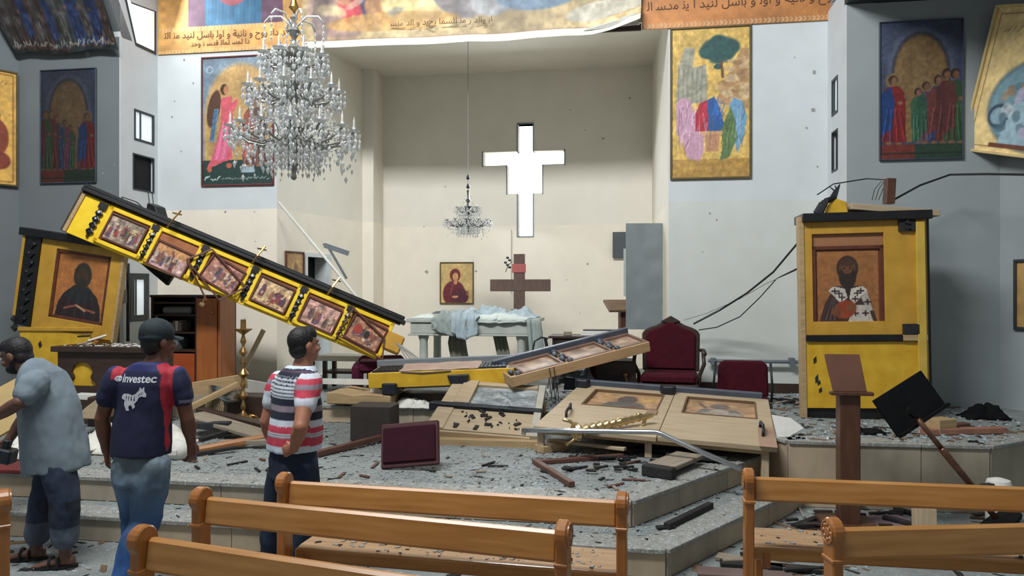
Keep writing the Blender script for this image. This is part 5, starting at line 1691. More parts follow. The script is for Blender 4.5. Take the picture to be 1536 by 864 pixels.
for xa, xb, sd in ((.11, .47, 1), (.59, .93, 2)):
    (x0, y0), (x1, y1) = q4(xa, yi0), q4(xb, yi1)
    a = Art(1, 1, (176, 140, 104), .02)
    a.blotch(.12, .2, 300 + sd)
    if sd == 1:
        a.ell(.52, .70, .14, .24, (96, 84, 78)).ell(.52, .25, .30, .34, (100, 98, 92)).ell(.36, .1, .16, .2, (96, 108, 100)).ell(.66, .15, .14, .24, (110, 84, 76)).ell(.2, .75, .12, .15, (190, 152, 96), a=.5).ell(.8, .75, .12, .2, (196, 156, 92), a=.5)
    else:
        a.ell(.5, .72, .14, .18, (118, 104, 96)).poly([(.08, 0), (.25, .55), (.75, .55), (.92, 0)], (116, 112, 108)).ell(.5, .38, .14, .2, (160, 146, 130)).ell(.3, .25, .12, .1, (146, 130, 116)).ell(.72, .2, .1, .2, (150, 140, 128)).line([(.2, .85), (.3, .6)], .03, (96, 84, 76))
        a.line([(.02, .03), (.98, .03)], .04, (206, 136, 70), .7)
    a.blotch(.12, .06, 310 + sd)
    g = a
    cA, cB, cC, cD = q4(xa, yi0), q4(xb, yi0), q4(xb, yi1), q4(xa, yi1)
    def wq(x, y, z, cA=cA, cB=cB, cC=cC, cD=cD):
        px_ = (cA[0] * (1 - x) + cB[0] * x) * (1 - z) + (cD[0] * (1 - x) + cC[0] * x) * z
        py_ = (cA[1] * (1 - x) + cB[1] * x) * (1 - z) + (cD[1] * (1 - x) + cC[1] * x) * z
        return (px_, py_, .012)
    g.build('icon_picture', p4, warp=wq)
    ed = MB()
    for (A_, B_) in ((cA, cB), (cB, cC), (cC, cD), (cD, cA)):
        ed.tube([(A_[0], A_[1], .044), (B_[0], B_[1], .044)], .011, 4)
    ed.build('picture_edge', mat('dark_edge_groove', (110, 84, 60), rough=.7), p4)
for xa, ya in ((.09, D4 * .30), (.945, D4 * .26)):
    x_, y_ = q4(xa, ya)
    MB().tube([(x_, y_ - .13, .05), (x_, y_ - .13, .10), (x_ + .01, y_, .11), (x_, y_ + .13, .10), (x_, y_ + .13, .05)], .014, 6).build('handle', M_DARKMETAL, p4, smooth=True)
rl = MB()
(xa, ya), (xb, yb) = q4(0, D4), q4(.97, D4)
rl.box(0, xb - xa, 0, .06, -.02, .10, M=Matrix.Translation((xa, ya, 0)) @ Matrix.Rotation(math.atan2(yb - ya, xb - xa), 4, 'Z'))
rl.build('cornice_rail', MATS['blue_grey_rail'], p4, bev=.008)
for xf, xs in ((-.02, .17), (.44, .17)):
    x_, y_ = q4(xf, D4 * .97)
    MB().prism([(x_, 0), (x_ + xs, 0), (x_ + xs - .03, -.09), (x_ + .03, -.09)], .0, .10, 'xyz').build('carved_bracket', M_DARKMETAL, p4, bev=.01, M=Matrix.Translation((0, y_, .03)))
slab('keyhole_plate', .43, .48, yi0 - .16, yi0 - .03, .045, .058, mat('dusty_plate', (150, 120, 96), rough=.6))
# props beneath the panel
for i, (px, py, d) in enumerate(((1145, 690, 6.55), (972, 676, 6.75), (800, 663, 7.0))):
    p_ = P(px, py, d)
    zb_ = SAN if d < 6.6 and px > 1100 else PLAT
    zz0 = PLAT if px < 1120 else STEP
    ztop = (M4 @ V((inv4 @ p_).x * V((1, 0, 0)) + V((0, .06, -.035)))).z if False else None
    loc = inv4 @ p_
    topw = M4 @ V((min(max(loc.x, .05), L4 - .05), .10, -.037))
    plank('prop_block', ['short pine block under the outer corner of the wide fallen panel', 'short pine block under the middle of the wide fallen panel', 'short pine block under the inner corner of the wide fallen panel'][i],
          (topw.x, topw.y, zz0 + .002), topw, .07, .06, M_RAWPINE, 'block', up=U, group=None)

# --- broken door panel left of it
FL5, FR5, BL5 = P(637, 650, 7.35), P(806, 664, 7.15), P(682, 577, 8.25)
BR5 = P(822, 580, 8.2)
M5 = frame(FL5, FR5 - FL5, y=BL5 - FL5)
inv5 = M5.inverted()
L5 = (FR5 - FL5).length
bl5, br5 = inv5 @ BL5, inv5 @ BR5
D5 = bl5.y
p5 = thing('fallen_icon_panel', 'broken pine door panel with a cracked dusty picture beside the wide fallen panel', 'icon panel', M5)
def q5(x, y):
    t = y / D5
    x0, x1 = bl5.x * t, L5 + (br5.x - L5) * t
    return (x0 + (x1 - x0) * x, y)
def slab5(name, xa, xb, ya, yb, z0, z1, m, bev=.004):
    return MB().prism([q5(xa, ya), q5(xb, ya), q5(xb, yb), q5(xa, yb)], z0, z1).build(name, m, p5, bev=bev)
yj0, yj1 = D5 * .52, D5 * .93
slab5('lower_board', 0, 1, D5 * .03, D5 * .42, 0, .05, M_RAWPINE)
slab5('lower_stile', 0, .16, D5 * .03, D5 * .42, .05, .062, M_RAWPINE)
slab5('front_edge', .0, .98, 0, D5 * .025, -.08, .04, M_RAWPINE)
slab5('front_edge', .02, 1.0, -.02, .0, -.16, -.085, M_PINE2)
slab5('mid_rail', -.02, 1.0, D5 * .43, D5 * .49, .0, .085, M_DARKMETAL)
slab5('stile', 0, .12, yj0, D5, 0, .06, M_RAWPINE)
slab5('stile', .125, .28, yj0, D5, .0, .075, M_RAWPINE)
slab5('stile', .93, 1.0, 0.0, D5, .0, .07, mat('chalky_board', (178, 172, 158), rough=.7))
slab5('top_board', .28, .92, yj1, D5, 0, .06, M_RAWPINE)
slab5('under_board', .02, .98, .02, D5 * .97, -.05, -.002, M_PINE2)
a = Art(1, 1, (150, 156, 156), .02)
a.blotch(.2, .25, 321)
r_ = random.Random(6)
for k in range(16):
    an = r_.uniform(0, 6.28)
    a.line([(.55, .5), (.55 + .3 * math.cos(an), .5 + .35 * math.sin(an))], .015, r_.choice([(96, 108, 116), (186, 194, 196), (110, 120, 128)]), .7)
a.blotch(.15, .05, 322)
cA, cB, cC, cD = q5(.28, yj0), q5(.92, yj0), q5(.92, yj1), q5(.28, yj1)
a.build('cracked_picture', p5, warp=lambda x, y, z: ((cA[0] * (1 - x) + cB[0] * x) * (1 - z) + (cD[0] * (1 - x) + cC[0] * x) * z, (cA[1] * (1 - x) + cB[1] * x) * (1 - z) + (cD[1] * (1 - x) + cC[1] * x) * z, .03 + .008 * mnoise.noise(V((x * 6, z * 6, 0)))))
chips = MB()
for k in range(34):
    x_, y_ = q5(r_.uniform(.2, .85), D5 * r_.uniform(.06, .4))
    s = r_.choice([.004, .006, .008, .018])
    chips.box(-s * 2, s * 2, -s, s, 0, .012, Matrix.Translation((x_, y_, .051)) @ Matrix.Rotation(r_.uniform(0, 3), 4, 'Z'))
chips.build('dark_chips', M_CHAR, p5, kind='stuff')
plank('trestle', 'rough pine bearer under the broken door panel', P(650, 667, 7.3), P(812, 672, 7.1), .12, .14, M_PINE2)
plank('trestle', 'second rough bearer deep under the broken door panel', V((-.6, 8.0, .62)), V((.35, 7.9, .62)), .12, .1, M_PINE2)
plank('trestle', 'dark beam carrying the flat yellow icon beam', V((-1.2, 8.6, .63)), V((.1, 8.45, .63)), .3, .12, M_DARKWOOD)

# ================================================================ steel handrail fallen across the panel
hr = MB().tube([P(783, 645, 6.55), P(880, 646.5, 6.42), P(984, 648, 6.3), P(993, 651, 6.28), P(1040, 673, 6.2), P(1112, 704, 6.05)], .021, 10)
hr.tube([P(787, 645, 6.55), P(785, 652, 6.55)], .02, 8)
tag(hr.build('handrail', M_CHROME, smooth=True), 'bent steel handrail fallen across the front of the wide pine panel', 'handrail')
# gilt candlestick fallen under it
g0, g1 = M4 @ V((.38, -.12, .06)), M4 @ V((1.02, .36, .13))
gx = (g1 - g0)
Mg_ = frame(g0, gx, up=Z) @ Matrix.Rotation(PI / 2, 4, 'Y')
gl = gx.length
fc = thing('fallen_candlestick', 'bright gilt candlestick lying on its side across the wide fallen panel', 'candlestick', Mg_)
MB().lathe([(.07, 0), (.085, .03), (.05, .07)] + [(r, z) for i in range(9) for r, z in ((.028, .09 + i * (gl - .2) / 9), (.05 - .002 * i, .09 + (i + .45) * (gl - .2) / 9), (.046 - .002 * i, .09 + (i + .6) * (gl - .2) / 9))] + [(.02, gl - .1), (.03, gl - .07), (.02, gl)], 14).build('stem', M_GOLD, fc, smooth='auto')
for i in range(3):
    a = i * 2 * PI / 3 + .5
    MB().tube([(.05 * math.cos(a), .05 * math.sin(a), .04), (.10 * math.cos(a), .10 * math.sin(a), .0), (.13 * math.cos(a), .13 * math.sin(a), -.06)], .014, 6).build('foot', M_GOLD, fc, smooth=True)
loop = [(.06 * math.cos(t) + .03, .0, gl - .16 + .07 * math.sin(t)) for t in [PI * i / 8 for i in range(9)]]
MB().tube(loop, .018, 7).build('handle_loop', M_GOLD, fc, smooth=True)
# ================================================================ pews
rosette_me = None
def pew(label, A, B, ht=.903):
    """A, B: plan points of the two end panels (nave side); seats face the altar; ht: height of the rounded end"""
    global rosette_me
    A, B = V((A[0], A[1], 0)), V((B[0], B[1], 0))
    M = frame(A, B - A, Z)
    L = (B - A).length
    t = thing('pew', label, 'pew', M, 'pine pews')
    k = ht - .903
    zc = .845 + k
    prof = [(-.05, 0), (.09, 0), (.08, .05), (.05, .10), (.04, .40), (.05, .47), (.043, .56), (.040, .68 + k), (.044, .745 + k)]
    prof += [(.0 + .058 * math.cos(a), zc + .058 * math.sin(a)) for a in [-.75 + (PI + 1.5) * i / 14 for i in range(15)]]
    prof += [(-.044, .745 + k), (-.042, .56)]
    for s, x in ((-1, 0.0), (1, L)):
        e_ = MB().prism(prof, x - .024, x + .024, 'yzx').build('end_panel', M_PEWEND, t, bev=.006)
        if rosette_me is None:
            r = MB().lathe([(.050, 0), (.050, .006), (.042, .007), (.040, .002), (.022, .002), (.020, .006), (.008, .009), (.0, .009)], 18)
            for i in range(8):
                a = 2 * PI * i / 8
                r.ball((.031 * math.cos(a), .031 * math.sin(a), .003), (.010, .010, .005), 6, 4)
            rosette_me = r.mesh('rosette', M_PEWEND, 'auto')
        part('rosette', rosette_me, e_, Matrix.Translation((x + s * .024, 0, zc)) @ Matrix.Rotation(s * PI / 2, 4, 'Y'))
        box('moulding_band', x - .029, x + .029, -.05, .048, .725 + k, .742 + k, M_PEWEND, e_, bev=.004)
    Rb = Matrix.Translation((0, .01, .80 + k)) @ Matrix.Rotation(math.radians(-8), 4, 'X')
    box('back_rail', .024, L - .024, -.022, .022, -.07, .055, M_PEW, t, bev=.012, M=Rb)
    box('seat', .024, L - .024, .09, .40, .445, .475, M_SEAT, t, bev=.012)
    box('seat_apron', .026, L - .026, .055, .088, .40, .47, M_PEW, t, bev=.010)
    for x in (.10, L - .10):
        MB().prism([(.05, .36), (.38, .42), (.38, .445), (.05, .445)], x - .02, x + .02, 'yzx').build('seat_bracket', M_PEWEND, t, bev=.004)
        MB().prism([(.30, 0), (.38, 0), (.37, .42), (.31, .42)], x - .02, x + .02, 'yzx').build('front_leg', M_PEWEND, t, bev=.004)
    box('stretcher', .026, L - .026, .0, .035, .14, .21, M_PEW, t, bev=.006)
    rr = random.Random(int(L * 1000) + len(label))
    for nm, mm, n in (('seat_debris', M_CHAR, 40), ('seat_dust', M_CHIP, 160)):
        db = MB()
        for i in range(n):
            x, y, s_ = rr.uniform(.1, L - .1), rr.uniform(.10, .39), rr.choice([.002, .003, .004, .006, .009])
            db.box(-s_ * 1.7, s_ * 1.7, -s_, s_, 0, s_ * .6, Matrix.Translation((x, y, .475)) @ Matrix.Rotation(rr.uniform(0, 3), 4, 'Z'))
        db.build(nm, mm, t, kind='stuff')
    return t

def post(px, py, ht=.903):
    p = P(px, py, (H - ht) * F / (py - CY))
    return (p.x, p.y)
pew('honey pine pew farthest forward of the three beside the walking men', post(427, 708, .885), post(933, 737, .885), .885)
pew('honey pine pew in the middle of the three beside the walking men', post(302, 730, .925), post(845, 780, .925), .925)
A3 = post(214, 787, .945)
pew('honey pine pew nearest the camera with its worn rounded end beside the jeans', A3, (A3[0] + 1.70 * .936, A3[1] - 1.70 * .352), .945)
A4 = post(1123, 702)
pew('honey pine pew standing across from the brown lectern with debris on its seat', A4, (A4[0] + 1.85 * .985, A4[1] - 1.85 * .16))
A5 = post(1250, 776)
pew('honey pine pew with a carved rosette end behind the lectern pew', A5, (A5[0] + 1.7 * .995, A5[1] + 1.7 * .07))
A6 = post(5, 733)
pew('dark honey pine pew of which only one end shows beside the sandals', (A6[0] - 1.7 * .80, A6[1] - 1.7 * .60), A6)

# ================================================================ lectern and music stand
dl = 5.9
Ml = frame(V((P(1272, 0, dl).x, dl, 0)), U, Z)
kl = dl / F
t = thing('lectern', 'brown wooden lectern post with sloping book rest before the yellow screen', 'lectern', Ml)
zt_ = P(0, 588, dl).z
MB().prism([(-.075, -.065), (.075, -.065), (.075, .065), (-.075, .065)], .04, zt_ - .012, 'xyz').build('post', M_BROWN, t, bev=.006)
box('foot', -.2, .2, -.2, .2, 0, .05, M_BROWN, t, bev=.01)
Mr = Matrix.Translation((-.01, -.06, zt_)) @ Matrix.Rotation(math.radians(62), 4, 'X')
MB().prism([(-.115, 0), (.125, 0), (.11, .31), (-.145, .31)], 0, .03, 'xyz').build('book_rest', mat('lectern_top_brown', (98, 64, 48), rough=.35, var=.15, scale=4), t, bev=.004, M=Mr)
box('ledge', -.15, .16, -.105, -.04, zt_ - .015, zt_ + .012, M_BROWN, t, bev=.004)

dm_ = 5.75
c0, c1, c2, c3 = P(1300, 609, dm_), P(1370, 560, dm_ + .25), P(1418, 608, dm_ + .2), P(1347, 656, dm_ - .05)
Mm = frame(c3, c2 - c3, up=c0 - c3)
ms = thing('music_stand', 'black music stand with copper pole tipped over before the raised floor', 'music stand', Mm)
wM, hM = (c2 - c3).length, ((c0 - c3).length)
box('desk_board', 0, wM, -.012, .012, 0, hM, M_MATBLACK, ms, bev=.004)
box('ledge', 0, wM, -.05, .0, -.012, .012, M_MATBLACK, ms, bev=.003)
i3 = Mm.inverted()
pb = i3 @ P(1368, 618, dm_ - .06)
pe = i3 @ P(1458, 730, dm_ - .25)
pf = i3 @ P(1500, 786, dm_ - .30)
MB().tube([pb, pb + (pe - pb) * .5], .020, 10).tube([pb + (pe - pb) * .5, pb + (pe - pb) * .52, pe], [.026, .026, .024], 10).tube([pe, pf], .022, 10).build('pole', mat('copper_brown_pole', (120, 84, 66), rough=.3, metal=.6, var=.3, scale=20), ms, smooth=True)
dirp = (pf - pe).normalized()
MB().lathe([(.16, 0), (.16, .02), (.05, .035), (.03, .05)], 20).build('base', M_MATBLACK, ms, smooth='auto', M=Matrix.Translation(pf) @ (-dirp).to_track_quat('Z', 'Y').to_matrix().to_4x4())
MB().lathe([(.05, 0), (.05, .03)], 10).build('swivel', M_MATBLACK, ms, M=Matrix.Translation(pb) @ V((0, -1, 0)).to_track_quat('Z', 'Y').to_matrix().to_4x4())

# white and black plastic drum at the foot of the raised floor
Mw = upright((P(1498, 0, 5.95).x, 5.95, 0), .4)
t = thing('plastic_drum', 'white plastic drum with a black handle at the raised floor by the music stand', 'drum', Mw)
hz = P(0, 717, 5.95).z
MB().lathe([(.085, 0), (.09, .02), (.095, hz - .06), (.08, hz - .015), (.03, hz)], 18).build('body', M_PAPER, t, smooth='auto')
MB().box(-.19, -.06, -.03, .03, hz - .07, hz - .03).build('handle', M_BLACK, t, bev=.01)

# ================================================================ loose furniture pieces on the platform
# maroon seat pad tipped on edge
a0, a1, a2 = P(571, 703, 6.22), P(658, 696, 6.15), P(565, 638, 6.36)
Ms5 = frame(a0, a1 - a0, up=a2 - a0)
t = thing('chair_seat', 'dark maroon padded chair seat tipped on its edge on the platform', 'chair seat', Ms5)
sw_, sh_ = (a1 - a0).length, (a2 - a0).length
box('seat_frame', 0, sw_, 0, .05, 0, sh_, mat('maroon_brown_frame', (72, 34, 36), rough=.45, var=.15), t, bev=.008)
box('seat_pad', .02, sw_ - .02, -.02, .0, .035, sh_ - .035, mat('dark_wine_pad', (50, 14, 27), rough=.85, var=.15, scale=12, bump=.15, spec=.2), t, bev=.012)
# dark brown box behind it
tag(box('speaker_box', 0, .40, 0, .3, 0, .335, mat('dusty_dark_brown', (64, 54, 47), rough=.7, var=.15, scale=8), None, bev=.008, M=frame(PZ(525, 661, PLAT + .004), U, Z)), 'dark brown upright box behind the tipped maroon seat', 'box')
Mwb = frame(PZ(548, 637, PLAT + .004) + V((0, .02, 0)), U * .98 + V((0, 0, -.06)), (-.08, .25, 1))
tag(MB().prism([(0, 0), (.2, 0), (.19, .37), (.13, .40), (.0, .43)], 0, .02, 'xzy').build('white_board', M_WHITEBOARD, M=Mwb, bev=.003), 'small broken white board leaning behind the dark brown box', 'board')
plank('wooden_stick', 'reddish brown stick leading to the dark box behind the striped shirt man', PZ(474, 681, PLAT + .03), PZ(572, 656, PLAT + .05), .06, .05, M_REDWOOD)

# boards and sticks on the platform
def flat(name, label, p0, p1, z, wd, th, m, cat='plank', dz=0.0):
    a_, b_ = PZ(p0[0], p0[1], z + th / 2), PZ(p1[0], p1[1], z + th / 2 + dz)
    return plank(name, label, a_ + V((0, 0, .003)), b_ + V((0, 0, .003)), wd, th, m, cat)
flat('wooden_stick', 'brown stick of an L shaped broken frame, the arm pointing to the pews', (802, 692), (858, 727), PLAT, .05, .04, M_REDWOOD)
flat('wooden_stick', 'brown stick of an L shaped broken frame, the arm along the pine panel', (806, 694), (934, 684), PLAT, .05, .035, M_REDWOOD)
pl_ = thing('broken_plank', 'pale plank with a charred black end lying at the platform corner', 'plank', frame(PZ(985, 716, PLAT + .002), PZ(1040, 692, PLAT) - PZ(985, 716, PLAT), Z))
box('board', 0, .62, -.12, .12, .05, .085, M_GREYPLANK, pl_, bev=.006)
box('charred_block', -.03, .06, -.14, .12, 0, .09, M_CHAR, pl_, bev=.01)
flat('dark_plank', 'dark plank lying on the lower step beneath the platform corner', (1000, 790), (1066, 758), STEP, .05, .045, M_CHAR)
flat('dark_plank', 'short charred stub beside the dark plank on the lower step', (985, 792), (1012, 790), STEP, .05, .02, M_CHAR)
rs = random.Random(77)
for i in range(22):
    px, py = rs.uniform(835, 950), rs.uniform(684, 706)
    an = rs.uniform(-.5, .5)
    ln = rs.uniform(8, 22)
    flat('charred_splinter', 'charred splinter in the black heap in front of the gilt candlestick', (px, py), (px + ln * math.cos(an), py + ln * .35 * math.sin(an) + .01), PLAT + .008 * (i % 3), rs.uniform(.02, .045), .018, M_CHAR, 'splinter')['group'] = 'charred splinters in the black heap'
for i, (p0, p1, wd) in enumerate((((955, 672), (1042, 680), .12), ((1000, 682), (1090, 690), .10), ((930, 676), (985, 672), .10))):
    flat('warped_plank', ['dark warped plank under the wide fallen panel beside its middle block', 'dark warped plank under the wide fallen panel towards its outer corner', 'short dark plank under the wide panel close to the gilt candlestick'][i], p0, p1, PLAT + .02, wd, .03, M_CHAR)  # planks in the near-black wood colour, lying under the panel
flat('pine_offcut', 'pale pine offcut lying under the gilt candlestick', (808, 674), (850, 668), PLAT, .14, .06, M_PINE2)
flat('pine_offcut', 'long pale pine offcut jutting under the front of the wide fallen panel', (822, 660), (938, 674), PLAT + .06, .06, .03, M_RAWPINE)

# ================================================================ heap between the walking man and the striped shirt man
plank('broken_beam', 'thick weathered beam lying across the rubble before the bookcase', P(286, 585, 8.5), P(362, 573, 8.4), .26, .16, M_PINE2)
plank('broken_beam', 'second weathered beam beneath the thick one before the bookcase', P(283, 602, 8.4), P(360, 588, 8.35), .2, .10, M_GREYPLANK)
plank('pine_pole', 'pine pole propped up against the rubble beside the brass candlestick', P(286, 611, 7.9), P(357, 576, 8.2), .06, .06, M_PINE2)
plank('wide_board', 'wide dusty board sloping down in front of the brass candlestick', P(291, 622, 7.75), P(404, 656, 7.3), .26, .035, M_GREYPLANK)
plank('dark_board', 'dark board edge lying behind the wide dusty board', P(300, 615, 7.95), P(404, 640, 7.6), .12, .05, M_DARKWOOD)
plank('round_pole', 'varnished round pole reaching along the platform from the walking man to the striped shirt man', P(252, 684, 6.75), P(402, 656, 7.15), .075, .075, mat('varnished_pole', (156, 104, 58), rough=.4, var=.15, scale=4, stretch=(1, 8, 8)), 'pole', bev=.03)
plank('dark_stick', 'thin dark stick beside the varnished round pole', P(250, 688, 6.6), P(356, 671, 6.9), .05, .03, M_CHAR)
plank('pale_strip', 'pale strip of wood behind the varnished round pole', P(330, 664, 7.1), P(404, 662, 7.05), .1, .04, M_GREYPLANK)
plank('grey_strip', 'grey metal strip lying among the planks near the walking man', P(292, 638, 7.5), P(345, 637, 7.5), .10, .06, M_DARKMETAL)
plank('dark_stick', 'dark stick under the wide dusty board', P(300, 660, 7.1), P(350, 646, 7.45), .05, .04, M_CHAR)
bo_ = MB()
nb = 20
for (r, z) in ():
    pass
tag(MB().lathe([(.02, .0), (.09, .01), (.17, .05), (.20, .09), (.205, .092), (.17, .06), (.08, .02), (.0, .015)], 22).build('metal_bowl', M_CHROME, M=Matrix.Translation(P(335, 602, 8.25)) @ Matrix.Rotation(-.5, 4, 'X') @ Matrix.Rotation(.25, 4, 'Y'), smooth='auto'), 'silver metal bowl lying tipped in the rubble before the brass candlestick', 'bowl')
rp_ = MB()
for i in range(5):
    c_ = P(316 + 3 * i, 608, 8.1)
    rp_.tube([c_ + V((.05 * math.cos(a), 0, .08 * math.sin(a) - .02)) for a in [2 * PI * j / 10 for j in range(11)]], .011, 5)
tag(rp_.build('rope_coil', mat('straw_rope', (150, 132, 100), rough=.9, var=.2, scale=40)), 'coil of straw coloured rope in front of the metal bowl', 'rope')
tag(MB().prism([(0, 0), (.95, -.05), (.9, .16), (.45, .10), (.1, .15)], 0, .03, 'xzy').build('sheet_panel', M_WHITEBOARD, M=frame(P(352, 588, 8.75), U, Z)), 'pale sheet panel lying behind the striped shirt man before the bookcase', 'panel')
tag(MB().prism([(0, 0), (.42, .78), (.47, .75), (.07, .0)], 0, .02, 'xzy').build('leaning_plank', mat('aged_cream_board', (196, 184, 158), rough=.8), M=frame(V((P(345, 0, 9.6).x, 9.6, SAN + .004)), U, Z)), 'cream plank leaning diagonally on the altar wall beside the brass candlestick', 'plank')
tag(box('dark_crate', 0, .55, 0, .3, 0, .22, M_DARKWOOD, None, bev=.01, M=frame(P(340, 624, 8.35), U, Z)), 'dark wooden crate behind the foot of the brass candlestick', 'crate')
# raised slab with broken edge right of the striped shirt man
tag(MB().prism([(0, .0), (.72, .0), (.72, .10), (.45, .12), (.3, .10), (.1, .13), (.0, .12)], 0, .55, 'xzy').build('rubble_slab', M_PINE2, M=frame(P(490, 606, 8.3), U, Z), bev=.01), 'thick broken wooden slab on the sanctuary edge next to the white board', 'slab')
tag(MB().box(0, .6, 0, .03, 0, .06).build('steel_profile', M_WHITEBOARD, M=frame(P(484, 576, 8.65), U, Z)), 'long pale metal profile lying on the broken slab', 'profile')
tag(box('dark_block', 0, .16, 0, .14, 0, .12, M_DARKMETAL, None, bev=.01, M=frame(P(572, 592, 8.2), U, Z)), 'dark grey block at the end of the flat yellow beam', 'block')
tag(box('dark_block', 0, .21, 0, .12, 0, .09, M_DARKMETAL, None, bev=.01, M=frame(P(643, 616, 7.95), U, Z)), 'dark grey block against the broken door panel', 'block')
crumple('white_litter', 'crumpled white plastic litter on the sanctuary edge behind the dark box', frame(P(612, 612, 8.2), U, Z), .5, .3, .10, M_WHITEBOARD, 21, cat='litter')
# chest and clutter under the tilted beam
t = thing('wooden_chest', 'dark maroon wooden chest under the tilted pine beam beside the throne', 'chest', frame(V((P(884, 0, 8.62).x, 8.62, SAN)), U, Z))
hz = P(0, 541, 8.62).z - SAN
box('body', 0, .52, 0, .40, 0, hz, M_DARKWOOD, t, bev=.01)
box('side_strip', 0, .07, -.012, 0, 0, hz - .02, M_MAROON, t)
MB().ball((.40, -.02, hz * .68), .03, 8, 6).tube([(.40, -.02, hz * .68), (.42, -.03, hz * .5), (.41, -.03, hz * .3)], .012, 6).build('ornate_handle', M_BRASS, t)
crumple('grey_cloth', 'grey blue rag stuffed under the tilted pine beam', frame(P(862, 576, 8.45), U, Z), .45, .3, .2, mat('grey_blue_rag', (120, 132, 140), rough=.9, var=.2), 31)
tag(MB().prism([(0, .0), (.22, .0), (.18, .12), (.02, .14)], 0, .12, 'xzy').build('carved_bracket', M_DARKMETAL, M=frame(P(845, 585, 8.38), U, Z), bev=.01), 'loose dark carved bracket between the tilted beam and the wide panel', 'bracket')
wr = MB()
for i in range(6):
    a_ = P(822 + 3 * i, 560 + 3 * i, 8.1)
    wr.tube([a_, a_ + V((.02 * (-1) ** i, 0, -.10)), a_ + V((.03 * (-1) ** i, 0, -.22))], .006, 4)
tag(wr.build('wire_bundle', M_CABLE), 'bundle of thin dark wires dangling under the tilted beam', 'wires')
tag(box('white_tag', 0, .12, 0, .07, 0, .03, M_PAPER, None, bev=.003, M=frame(P(806, 589, 8.05), U, Z)), 'small white tag on the top corner of the broken door panel', 'tag')

# folded sheet beside the wide panel, right
tag(MB().prism([(0, 0), (.24, .13), (.14, .22), (-.02, .25)], 0, .012, 'xzy').build('white_sheet', M_PAPER, M=frame(P(1168, 664, 6.62), (1, 0, -.0), (0, .5, 1))), 'white stiff sheet sticking out beside the outer corner of the wide panel', 'sheet')
# cables on the right altar wall
tag(MB().tube([P(1197, 364, 7.75), P(1160, 408, 8.3), P(1120, 440, 8.8), P(1080, 465, 9.1), P(1040, 486, 9.2)], .012, 6).build('slack_cable', M_CABLE), 'thick black cable sagging from the yellow screen towards the throne', 'cable')
tag(MB().tube([P(1197, 402, 7.75), P(1165, 418, 8.2), P(1140, 446, 8.6), P(1110, 475, 9.0), P(1075, 491, 9.2), P(1048, 495, 9.25)], .007, 6).build('slack_cable', M_CABLE), 'thin cable sagging lowest between the yellow screen and the throne', 'cable')
tag(MB().tube([P(1197, 404, 7.78), P(1150, 425, 8.4), P(1110, 448, 8.9), P(1060, 470, 9.2), P(1026, 480, 9.3)], .005, 5).build('slack_cable', M_CABLE2), 'pale thin cable between the thick and the lowest cable beside the yellow screen', 'cable')
tag(MB().tube([P(1226, 292, 7.9), P(1250, 276, 8.1), P(1300, 268, 8.2), P(1335, 270, 7.95)], .007, 5).build('slack_cable', M_CABLE), 'black cable arching over the wreckage on top of the yellow screen', 'cable')
tag(MB().tube([P(1340, 300, 7.9), P(1380, 278, 8.0), P(1425, 262, 8.0), P(1480, 261, 7.6), P(1545, 262, 7.0)], .012, 6).build('slack_cable', M_CABLE), 'thick black cable running along the grey corner wall from the yellow screen', 'cable')
for i in range(3):
    tag(MB().tube([P(1308 + 5 * i, 300, 7.95), P(1312 + 6 * i, 284, 8.0), P(1322 + 4 * i, 272, 8.05)], .004, 4).build('thin_wire', M_CABLE), 'thin bare wire curling beside the brown post stub', 'wire', 'wires by the post stub')

# planks and scraps on the raised floor and nave at the right
flat('red_plank', 'reddish plank lying on the raised floor behind the black music stand', (1385, 648), (1505, 645), SAN, .10, .05, mat('salmon_plank', (150, 104, 84), rough=.7, var=.15))
flat('wood_block', 'squared wood block behind the black music stand', (1398, 640), (1424, 638), SAN, .16, .13, M_PINE2)
flat('dark_scrap', 'dark metal scrap on the raised floor behind the red plank', (1424, 642), (1450, 639), SAN, .08, .06, M_REDWOOD)
crumple('black_bag', 'crumpled black plastic bag on the raised floor by the grey wall', frame(PZ(1488, 630, SAN + .005), U, Z), .42, .3, .16, M_MATBLACK, 41, cat='bag')
crumple('black_bag', 'flat black plastic scrap under the brown lectern rest', frame(PZ(1304, 652, SAN + .004), U, Z), .3, .2, .06, M_MATBLACK, 43, cat='bag')
for i in range(9):
    px, py = 1160 + 5 * i, 598 + (i * 7) % 14
    flat('twisted_strip', 'dark twisted strip in the tangle between the wide panel and the yellow screen', (px, py), (px + 14 + 4 * (i % 3), py + (-1) ** i * 3), SAN + .02 * (i % 4), .03, .02, [M_CHAR, M_GREYPLANK, M_DARKMETAL][i % 3], 'strip')['group'] = 'twisted strips by the yellow screen'
flat('dark_plank', 'dark stick lying on the nave floor under the lectern pew', (1192, 790), (1296, 784), 0, .06, .04, M_CHAR)
flat('dark_plank', 'dark stick crossing at the end of the longer one on the nave floor', (1190, 790), (1232, 775), 0, .05, .03, M_CHAR)
flat('mauve_board', 'mauve board flat on the nave floor beneath the lectern pew', (1300, 785), (1365, 782), 0, .3, .02, mat('mauve_board_paint', (126, 104, 110), rough=.7))
flat('dark_plank', 'thin dark stick on the mauve board', (1325, 776), (1378, 789), .022, .05, .03, M_CHAR)
flat('dark_plank', 'thin dark stick beyond the mauve board', (1340, 762), (1372, 772), 0, .05, .03, M_CHAR)
Mup = frame(PZ(1376, 800, 0.0), U, Z)
plank('pine_offcut', 'upright pale pine offcut showing between the lectern pew rail and the rosette pew', P(1387, 815, 5.5) , P(1386, 762, 5.55), .14, .10, M_RAWPINE, 'offcut', up=-N)
flat('long_plank', 'dark edged plank on the nave floor beside the platform step', (1080, 845), (1230, 856), 0, .08, .03, M_CHAR)
